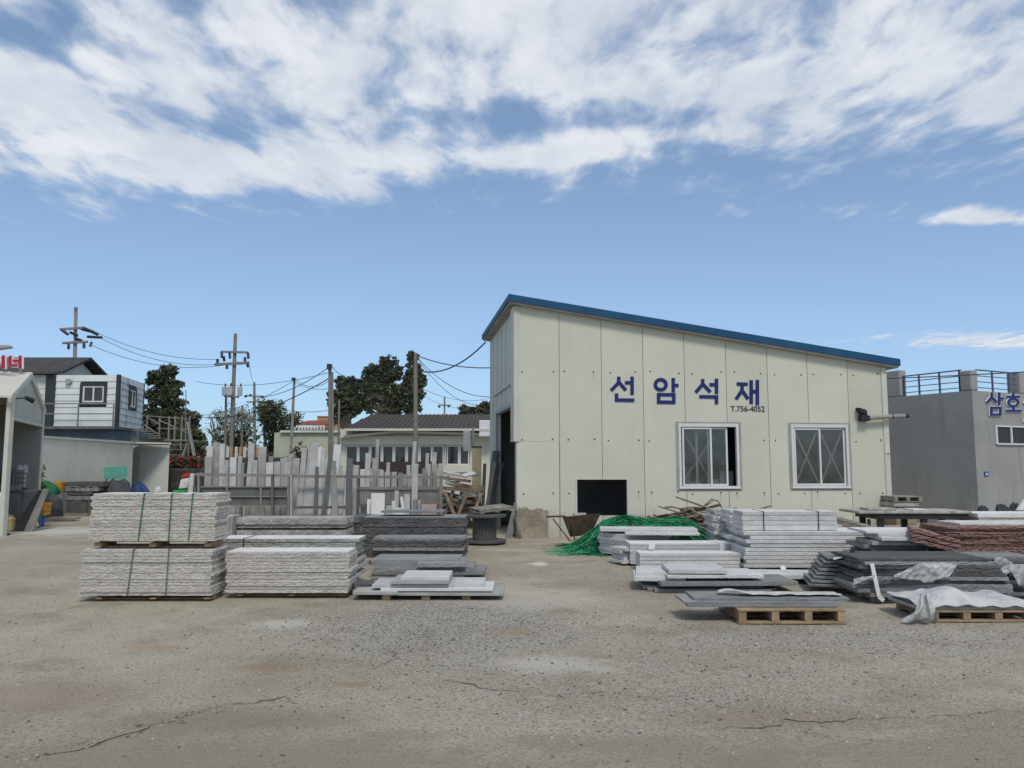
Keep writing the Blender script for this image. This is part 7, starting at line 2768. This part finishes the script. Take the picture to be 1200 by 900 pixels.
# G: large pale stacks by the wall
YG = 12.6
a, b_ = xs_at(881, 1014, YG)
zG = Zh(622.5, YG)
n = 9
rr = random.Random(15)
xsG = [(a - rr.uniform(.0, .16), b_ + rr.uniform(-.03, .04)) for _ in range(n)]
loose('pale grey granite slab', 'in the large stack below the black straps', a, b_, YG, .8, .08, [(zG - .08) / n] * n, 'granite_pale', .003, 'slabs of the large pale stack', jx=.01, jy=.015, xs=xsG, topm='granite_top')
for k, px in enumerate((890, 945, 1005)):
    mb = MB()
    mb.lohi((-.05, 0, 0), (.05, .6, .078))
    tag(mb.build('timber_block', 'pallet_grey', None, (X(px, YG + .05), YG + .05, 0)), ['left', 'middle', 'right'][k] + ' timber block under the large pale stack', 'timber block', 'timber blocks under the large pale stack')
a, b_ = xs_at(869, 979, YG + .15)
zt_ = Zh(599.5, YG + .15)
bundle('pale granite bundle with two black straps on top of the large stack', a, b_, YG + .15, .55, zG + .002, 4, (zt_ - zG) / 4, 'granite_pale', .003, [(.22, .0), (.80, .0)], 'black_band', jx=.012, jy=.004, topm='granite_top')
YG3 = 13.6
a, b_ = xs_at(858, 900, YG3)
loose('pale slab with broken left end', 'in the stack behind the strapped bundle', a, b_ + .3, YG3, .7, 0, [Zh(598.5, YG3) / 13] * 13, 'granite_pale', .014, 'broken-ended slabs behind the strapped bundle', jx=.05, jy=.03)
YG4 = 14.2
a, b_ = xs_at(835, 856, YG4)
loose('short broken-ended slab', 'in the narrow stack beside the scrap heap', a, b_ + .1, YG4, .6, 0, [Zh(597.5, YG4) / 12] * 12, ['granite_pale', 'granite_grey'], .016, 'short slabs of the narrow stack', jx=.05, jy=.03)
# H: flat white slab on a timber block
YH_ = 11.4
a, b_ = xs_at(884, 958, YH_)
tag(slab_mb(b_ - a, .62, .05, .004, nseed()).build('stone_slab', ['granite_pale', 'granite_top'], None, ((a + b_) / 2, YH_, Zh(674, YH_) - .05), math.radians(-5)), 'broad white slab lying low before the large pale stack', 'stone slab')
mb = MB()
mb.lohi((-.10, 0, 0), (.06, .5, Zh(674, YH_) - .054))
tag(mb.build('timber_block', 'pallet_wood', None, (X(951, YH_ + .02), YH_ + .02, 0)), 'yellowish timber block under the right end of the broad white slab', 'timber block')
mb = MB()
mb.lohi((-.08, 0, 0), (.06, .5, Zh(674, YH_) - .054))
tag(mb.build('timber_block', 'pallet_grey', None, (X(897, YH_ + .1), YH_ + .1, 0)), 'grey timber block under the left end of the broad white slab', 'timber block')
mb = MB()
p = P(919, 668, 12.5)
mb.hexa([(-.04, -.01, -.06), (.05, -.01, -.06), (.05, 0, -.06), (-.04, 0, -.06), (-.05, .02, .06), (.02, .02, .06), (.02, .03, .06), (-.05, .03, .06)])
tag(mb.build('paper_scrap', 'letter_white', None, p), 'white paper scrap stuck before the large pale stack', 'paper')

# I: big dark pile with plastic film
YI = 9.85
zb_ = Zh(699, YI)
rr = random.Random(23)
tops_ = [699, 694.5, 689.5, 684.5, 680, 675.5, 671, 666.5, 662, 658, 654.5]
lefts = [1012, 1000, 996, 1001, 1006, 1003, 1008, 1001, 1008, 1003, 1004]
rights = [1172, 1177, 1178, 1176, 1173, 1170, 1166, 1168, 1160, 1155, 1150]
n = len(tops_) - 1
for k in range(n):
    z0_, z1_ = Zh(tops_[k], YI), Zh(tops_[k + 1], YI)
    a, b_ = xs_at(lefts[k], rights[k], YI)
    yaw = math.radians(rr.uniform(-3, 1.5))
    sk = -.52 + rr.uniform(-.12, .1)                   # left ends stepped back like a fan
    o = slab_mb(b_ - a, .85, z1_ - z0_ - .003, .007, nseed(), skew=0).build('stone_slab', [rr.choice(['slate_grey', 'slate_grey', 'basalt'])] * 2, None, ((a + b_) / 2, YI + rr.uniform(-.03, .05), z0_), yaw)
    tag(o, f"dark grey slab, {'topmost' if k == n - 1 else ORD[n - 1 - k] + ' from top'} in the big dark pile with draped film", 'stone slab', 'slabs of the big dark pile')
for k in range(8):                                      # thinner plates fanned out to the left behind
    a, b_ = xs_at(957 + k * 3.2, 1090, YI + .25)
    tag(slab_mb(b_ - a, .7, .032, .006, nseed()).build('stone_slab', ['slate_grey'] * 2, None, ((a + b_) / 2 + .02, YI + .62 + rr.uniform(-.03, .05), zb_ + .01 + k * .049), math.radians(-13 + rr.uniform(-2, 2))),
        f"dark plate fanned left from the big dark pile, {'lowest' if k == 0 else ORD[k] + ' from below'}", 'stone slab', 'dark plates fanned left from the big pile')
pallet('grey timber pallet carrying the big dark pile', X(1020, YI), X(1165, YI), YI + .06, .9, zb_ - .004, 'pallet_grey', boards=5)
mb = MB()
a, b_ = P(1021.5, 660, YI - .06), P(1030, 699, YI - .06)
mb.bar(a - a, b_ - a, .045, .02, (0, 1, 0))
mb.bar(b_ - a, b_ - a + Vector((.06, .02, -.05)), .05, .02, (0, 1, 0))
tag(mb.build('batten', 'white_band', None, a), 'white batten leaning diagonally against the big dark pile', 'batten')
grid = []
for j in range(8):
    row = []
    for i in range(22):
        f, g = i / 21, j / 7
        top = 674 - 15 * min(1, f / .45) + 8 * max(0, f - .75)
        bot = 676 + 4 * math.sin(f * 3.1) + (3 if 0.5 < f < .75 else 0)
        py = top + (bot - top) * g
        p = P(1047 + 66 * f + 10 * (1 - g) * f, py + .6 * math.sin(i * 2.3), YI - .035 - .035 * abs(math.sin(i * 1.1 + j * .6)) - .02 * abs(math.sin(i * 2.9)) + (0.06 if g == 0 else 0))
        row.append(tuple(p))
    grid.append(row)
sheet('plastic_film', 'film', 'clear crinkled plastic film hanging over the big dark pile', 'plastic film', grid, (0, 0, 0))
grid = []
for j in range(4):
    row = []
    for i in range(9):
        f, g = i / 8, j / 3
        p = P(1000 + 26 * f, 678 - 4 * f + g * (8 - 7 * f), YI - .06 - .03 * abs(math.sin(i * 2.1 + j)))
        row.append(tuple(p))
    grid.append(row)
sheet('plastic_film', 'film', 'small torn film flap beside the white batten', 'plastic film', grid, (0, 0, 0))
mb = MB()
a = P(996, 648, YI + .7)
grid = []
for j in range(5):
    grid.append([tuple(P(976 + i * 4.6, 652 - 1.2 * i * (i < 5) + abs(2.0 * math.sin(i * 1.4 + j)) + j * .8, YI + .75 - j * .06)) for i in range(9)])
sheet('plastic_film', 'cloth_white', 'white crumpled plastic at the left top of the big dark pile', 'plastic sheet', grid, (0, 0, 0))
mb = MB()
mb.bar((0, 0, 0), (.05, .02, .11), .05, .04, (0, 1, 0))
tag(mb.build('strap_clip', 'black_band', None, P(997, 652, YI + .68)), 'black clip standing on the left top of the big dark pile', 'clip')

# J: cloth-covered slabs on a pallet, right front
YJ = 8.7
a, b_ = xs_at(1083, 1199, YJ)
pallet('timber pallet at right front under the white cloth covered slabs', a, b_ + .04, YJ, .8, Zh(715.5, YJ), 'pallet_wood', boards=5, stringers=4)
zJ = Zh(715.5, YJ)
for k in range(2):
    a2, b2 = xs_at(1068 + k * 6, 1196 - k * 4, YJ + .03)
    tag(slab_mb(b2 - a2, .7, .034, .002, nseed()).build('stone_slab', ['granite_grey'] * 2, None, ((a2 + b2) / 2, YJ + .03 + .03 * k, zJ + .003 + k * .036)), f'grey slab, {("lower", "upper")[k]} of two beneath the white cloth', 'stone slab', 'grey slabs beneath the white cloth')
zc_ = zJ + .003 + .072
r_ = random.Random(3)
grid = []
NI = 40
for j in range(9):
    row = []
    g = j / 8
    for i in range(NI):
        f = i / (NI - 1)
        px = 1062 + (1196 - 1062) * f
        x_ = X(px, YJ + .05)
        hump = .125 * math.exp(-((f - .40) / .16) ** 2) * (.35 + .65 * math.sin(math.pi * min(1, g * 1.1 + .1))) + .03 * math.exp(-((f - .93) / .07) ** 2) * g
        z_ = zc_ + .015 + hump + .010 * math.sin(i * 1.15 + j * .8) * (1 - .5 * f) + r_.uniform(-.004, .004)
        y_ = YJ - .02 + .70 * g
        if j == 0:
            z_ = zc_ - .035 + .012 * math.sin(i * .8)
        row.append((x_, y_, z_))
    grid.append(row)
sheet('dust_cloth', 'cloth_white', 'white cloth draped over slabs on the right front pallet', 'cloth', grid, (0, 0, 0))
# the gathered tail hanging to the ground at its left
grid = []
for j in range(10):
    g = j / 9
    row = []
    for i in range(14):
        f = i / 13
        cx_, cy_ = (1076 - 16 * g ** .8 + 8 * math.sin(g * 3), 698 + 24 * g)
        wd_ = 9 + 14 * g
        px = cx_ + (f - .5) * wd_ * 1.3 + (14 * g * g if f > .6 else 0)
        fold = .05 * math.sin(f * 14 + g * 2)
        Yp = YJ - .05 - .10 * math.sin(g * math.pi) + fold
        pz = zc_ + .10 - (zc_ + .09) * min(1, g * 1.05) + .02 * math.sin(f * 9 + j)
        row.append((X(px, Yp), Yp, max(.012, pz)))
    grid.append(row)
sheet('dust_cloth', 'cloth_white', 'gathered tail of white cloth trailing onto the ground at the right front', 'cloth', grid, (0, 0, 0))

# K: pale plates over dark ones
YK = 11.3
rows = []
pxstack(['dark rough slab lowest but one', 'dark brown slab in the middle left', 'dark slab low and long', 'rough brown slab above it', 'grey rough plate third from top', 'pale plate second from top', 'bright pale plate topmost'],
        'in the mixed pile left of red granite', YK, [(1006, 1085, 650, 6, .0, 'slate_grey', -2), (1018, 1080, 643.5, 6, .05, 'basalt', -4), (1010, 1092, 638.5, 5, .1, 'slate_grey', -3), (1020, 1085, 634.5, 5, .0, 'granite_weathered', -5), (1031, 1089, 630, 4.2, -.08, 'granite_pale', -4), (1027, 1088, 625.5, 4.2, .02, 'granite_pale', -3), (1013, 1087, 622.3, 3.2, .08, 'granite_top', -2)],
        'slabs of the mixed pile', .7, .003)
mb = MB()
a, b_ = xs_at(1008, 1084, YK + .1)
mb.lohi((a, 0, 0), (b_, .7, Zh(656, YK)))
tag(mb.build('stone_block', 'basalt', None, (0, YK + .1, 0), bevel=.02), 'dark block base under the mixed pile left of red granite', 'stone block')
pk = pallet('weathered pallet lying tilted behind the large pale stack', X(985, 13.9), X(1035, 13.9), 13.9, .8, .10, 'pallet_grey', boards=6, z=.6)
pk.rotation_euler = (math.radians(14), math.radians(3), math.radians(58))
pk.location = (X(1012, 13.9), 13.6, Zh(624, 13.8))
mb = MB()
a, b_ = xs_at(984, 1034, 13.9)
mb.lohi((a, 0, 0), (b_, .7, Zh(627, 13.9)))
tag(mb.build('stone_block', 'granite_grey', None, (0, 14.0, 0), bevel=.02), 'grey block under the tilted weathered pallet', 'stone block')

# L: red granite
YL = 11.0
corner = P(1116, 648, YL)
h0, h1_ = Zh(650, YL), Zh(617.5, YL)
n = 11
rr = random.Random(31)
z = h0
for k in range(n):
    tk = (h1_ - h0) / n
    a = X(1110 + rr.uniform(-3, 4) - (2 if k > 6 else 0), YL)
    b_ = a + 1.75
    o = slab_mb(b_ - a, .8, tk - .003, .014, nseed()).build('stone_slab', ['red_granite'] * 2, None, ((a + b_) / 2, YL + rr.uniform(-.02, .02), z), math.radians(-3 + rr.uniform(-2, 2)))
    tag(o, f"rough red granite slab, {'topmost' if k == n - 1 else ORD[n - 1 - k] + ' from top'} in the red stack at right", 'stone slab', 'slabs of the red granite stack')
    z += tk
mb = MB()
a = X(1125, YL)
tag(slab_mb(1.6, .6, .03, .004, nseed()).build('stone_slab', ['granite_pale', 'granite_top'], None, (a + .9, YL + .25, z + .002)), 'thin pale slab lying on the red granite stack', 'stone slab')
mb = MB()
mb.lohi((X(1118, YL), 0, 0), (X(1118, YL) + 1.6, .75, h0 - .003))
tag(mb.build('stone_block', 'basalt', None, (0, YL + .05, 0), bevel=.02), 'dark block base beneath the red granite stack', 'stone block')
# slanting red slabs under its left end
for k in range(3):
    o = slab_mb(.62, .5, .05, .012, nseed()).build('stone_slab', ['red_granite'] * 2, None, (X(1098, YL - .1), YL + .05, Zh(642 - k * 6, YL)), math.radians(-30))
    o.rotation_euler = (0, math.radians(14), math.radians(-22))
    tag(o, f'red granite offcut slanting at the left end of red stack, {["lowest", "middle", "uppermost"][k]}', 'stone slab', 'slanting red offcuts')

# M: dark pile at the right edge with torn film
YM = 10.1
a, b_ = xs_at(1172, 1240, YM)
rr = random.Random(52)
loose('dark slab', 'in the right-edge pile below the film', a, b_ + .5, YM, .7, 0.0, [.048] * 9 + [.04], ['basalt', 'slate_grey', 'basalt'], .01, 'dark slabs of the right-edge pile', jx=.06, jy=.05)
a, b_ = xs_at(1122, 1215, YM + .2)
tag(slab_mb(b_ - a, .6, .05, .005, nseed()).build('stone_slab', ['slate_grey'] * 2, None, ((a + b_) / 2, YM + .3, Zh(652, YM + .3) - .05)), 'long grey slab in front of the red granite reaching the right edge', 'stone slab')
grid = []
for j in range(7):
    g = j / 6
    grid.append([tuple(P(1162 + 9 * i * .6 + 6 * math.sin(j), 655 + 26 * g - 3 * math.sin(i), YM - .10 - .06 * math.sin(i * 1.3 + j * .8))) for i in range(5)])
sheet('plastic_film', 'film', 'grey torn film hanging between the big dark pile and right-edge pile', 'plastic film', grid, (0, 0, 0))
grid = []
for j in range(7):
    g = j / 6
    grid.append([tuple(P(1180 + 6 * i * (1 - .6 * g) + 14 * g, 661 + 26 * g, YM - .12 - .05 * math.sin(i * 1.6 + j * .5))) for i in range(6)])
sheet('plastic_film', 'film', 'hanging triangular film on the right-edge dark pile', 'plastic film', grid, (0, 0, 0))

# N: steel table with stone on it, white blocks, pallets by the grey building
YN = 15.2
tb = thing('work_table', 'long dark steel table with pale stone top near grey building', 'table', (X(1080, YN), YN, 0))
q0 = Vector(tb.location)
zt_ = Zh(602, YN)
mb = MB()
mb.lohi((X(1024, YN) - q0.x, 0, zt_ - .10), (X(1133, YN) - q0.x, .9, zt_))
mb.build('frame', 'black_metal', tb)
for px in (1031, 1082, 1128):
    for dy in (.05, .82):
        mb = MB()
        mb.lohi((X(px, YN) - q0.x - .05, dy - .03, 0), (X(px, YN) - q0.x + .05, dy + .05, zt_ - .101))
        mb.build('leg', 'black_metal', tb)
mb = MB()
mb.lohi((X(1004, YN) - q0.x, -.04, zt_ + .001), (X(1135, YN) - q0.x, .9, zt_ + .05))
mb.build('top', 'granite_weathered', tb, bevel=.008)
mb = MB()
mb.lohi((X(1019, YN), YN + .1, zt_ + .052), (X(1052, YN), YN + .5, zt_ + .10))
tag(mb.build('stone_slab', 'granite_weathered', None, bevel=.006), 'pale slab lying on the left end of the steel table', 'stone slab')
mb = MB()
mb.lohi((X(1072, YN), YN + .1, zt_ + .052), (X(1086, YN), YN + .5, zt_ + .08))
tag(mb.build('stone_slab', 'granite_top', None, bevel=.006), 'small white slab lying on the middle of the steel table', 'stone slab')
mb = MB()
mb.lohi((X(1022, YN), YN + .25, 0), (X(1025, YN), YN + .3, zt_ - .12))
tag(mb.build('steel_prop', 'steel_dark', None), 'thin steel prop under the left overhang of table top', 'prop')
loose('white block layer', 'in the pale stack right of the table', X(1138, YN), X(1240, YN), YN - .1, .8, 0.0, [.16, .16, .16, .12, .08, .08], ['granite_pale', 'granite_weathered', 'granite_top'], .003, 'white layers right of the table', jx=.06, jr=.01, topm='granite_top')
mb = MB()
mb.lohi((X(1036, YN + .5), YN + 1.2, 0), (X(1130, YN + .5), YN + 1.5, .42))
tag(mb.build('concrete_block', 'concrete', None, bevel=.02), 'low concrete block in shade under the steel table', 'concrete block')
YQ = 18.6
pallet('grey pallet stacked behind the table beside the workshop corner', X(1047, YQ), X(1080, YQ), YQ, .8, .13, 'pallet_grey', z=Zh(588.5, YQ), boards=5)
mb = MB()
mb.lohi((X(1047, YQ), YQ + .02, Zh(594, YQ) + .0), (X(1076, YQ), YQ + .7, Zh(588.7, YQ)))
tag(mb.build('stone_slab', 'granite_weathered', None, bevel=.01), 'pale slab under the grey pallet behind the table', 'stone slab')
mb = MB()
mb.lohi((X(1049, YQ), YQ + .05, 0), (X(1074, YQ), YQ + .7, Zh(594.2, YQ)))
tag(mb.build('stone_block', 'scrap_wood', None, bevel=.01), 'brown block base under the grey pallet behind the table', 'block')
for k, (px, py, w_) in enumerate(((1150, 594, 16), (1172, 592, 12), (1188, 591, 14), (1210, 591, 14))):
    lump('rubble_bag', 'tarp_dark', f'dark bag on the ground below the grey building, {["first", "second", "third", "fourth"][k]} from left', 'bag', (X(px, 19.5), 19.5, 0), (w_ * 19.5 / F / 1.6, .3, Zh(py, 19.5)), 60 + k)
mb = MB()
a = P(1193, 598, 16)
mb.prism([P(1192, 598, 16) - a, P(1215, 598, 16) - a, P(1215, 578, 16) - a, P(1203, 583, 16) - a], (0, .06, 0))
tag(mb.build('stone_gable', 'granite_top', None, a), 'white slanted stone piece at the right picture edge', 'stone piece')

print('objects', len(bpy.data.objects))
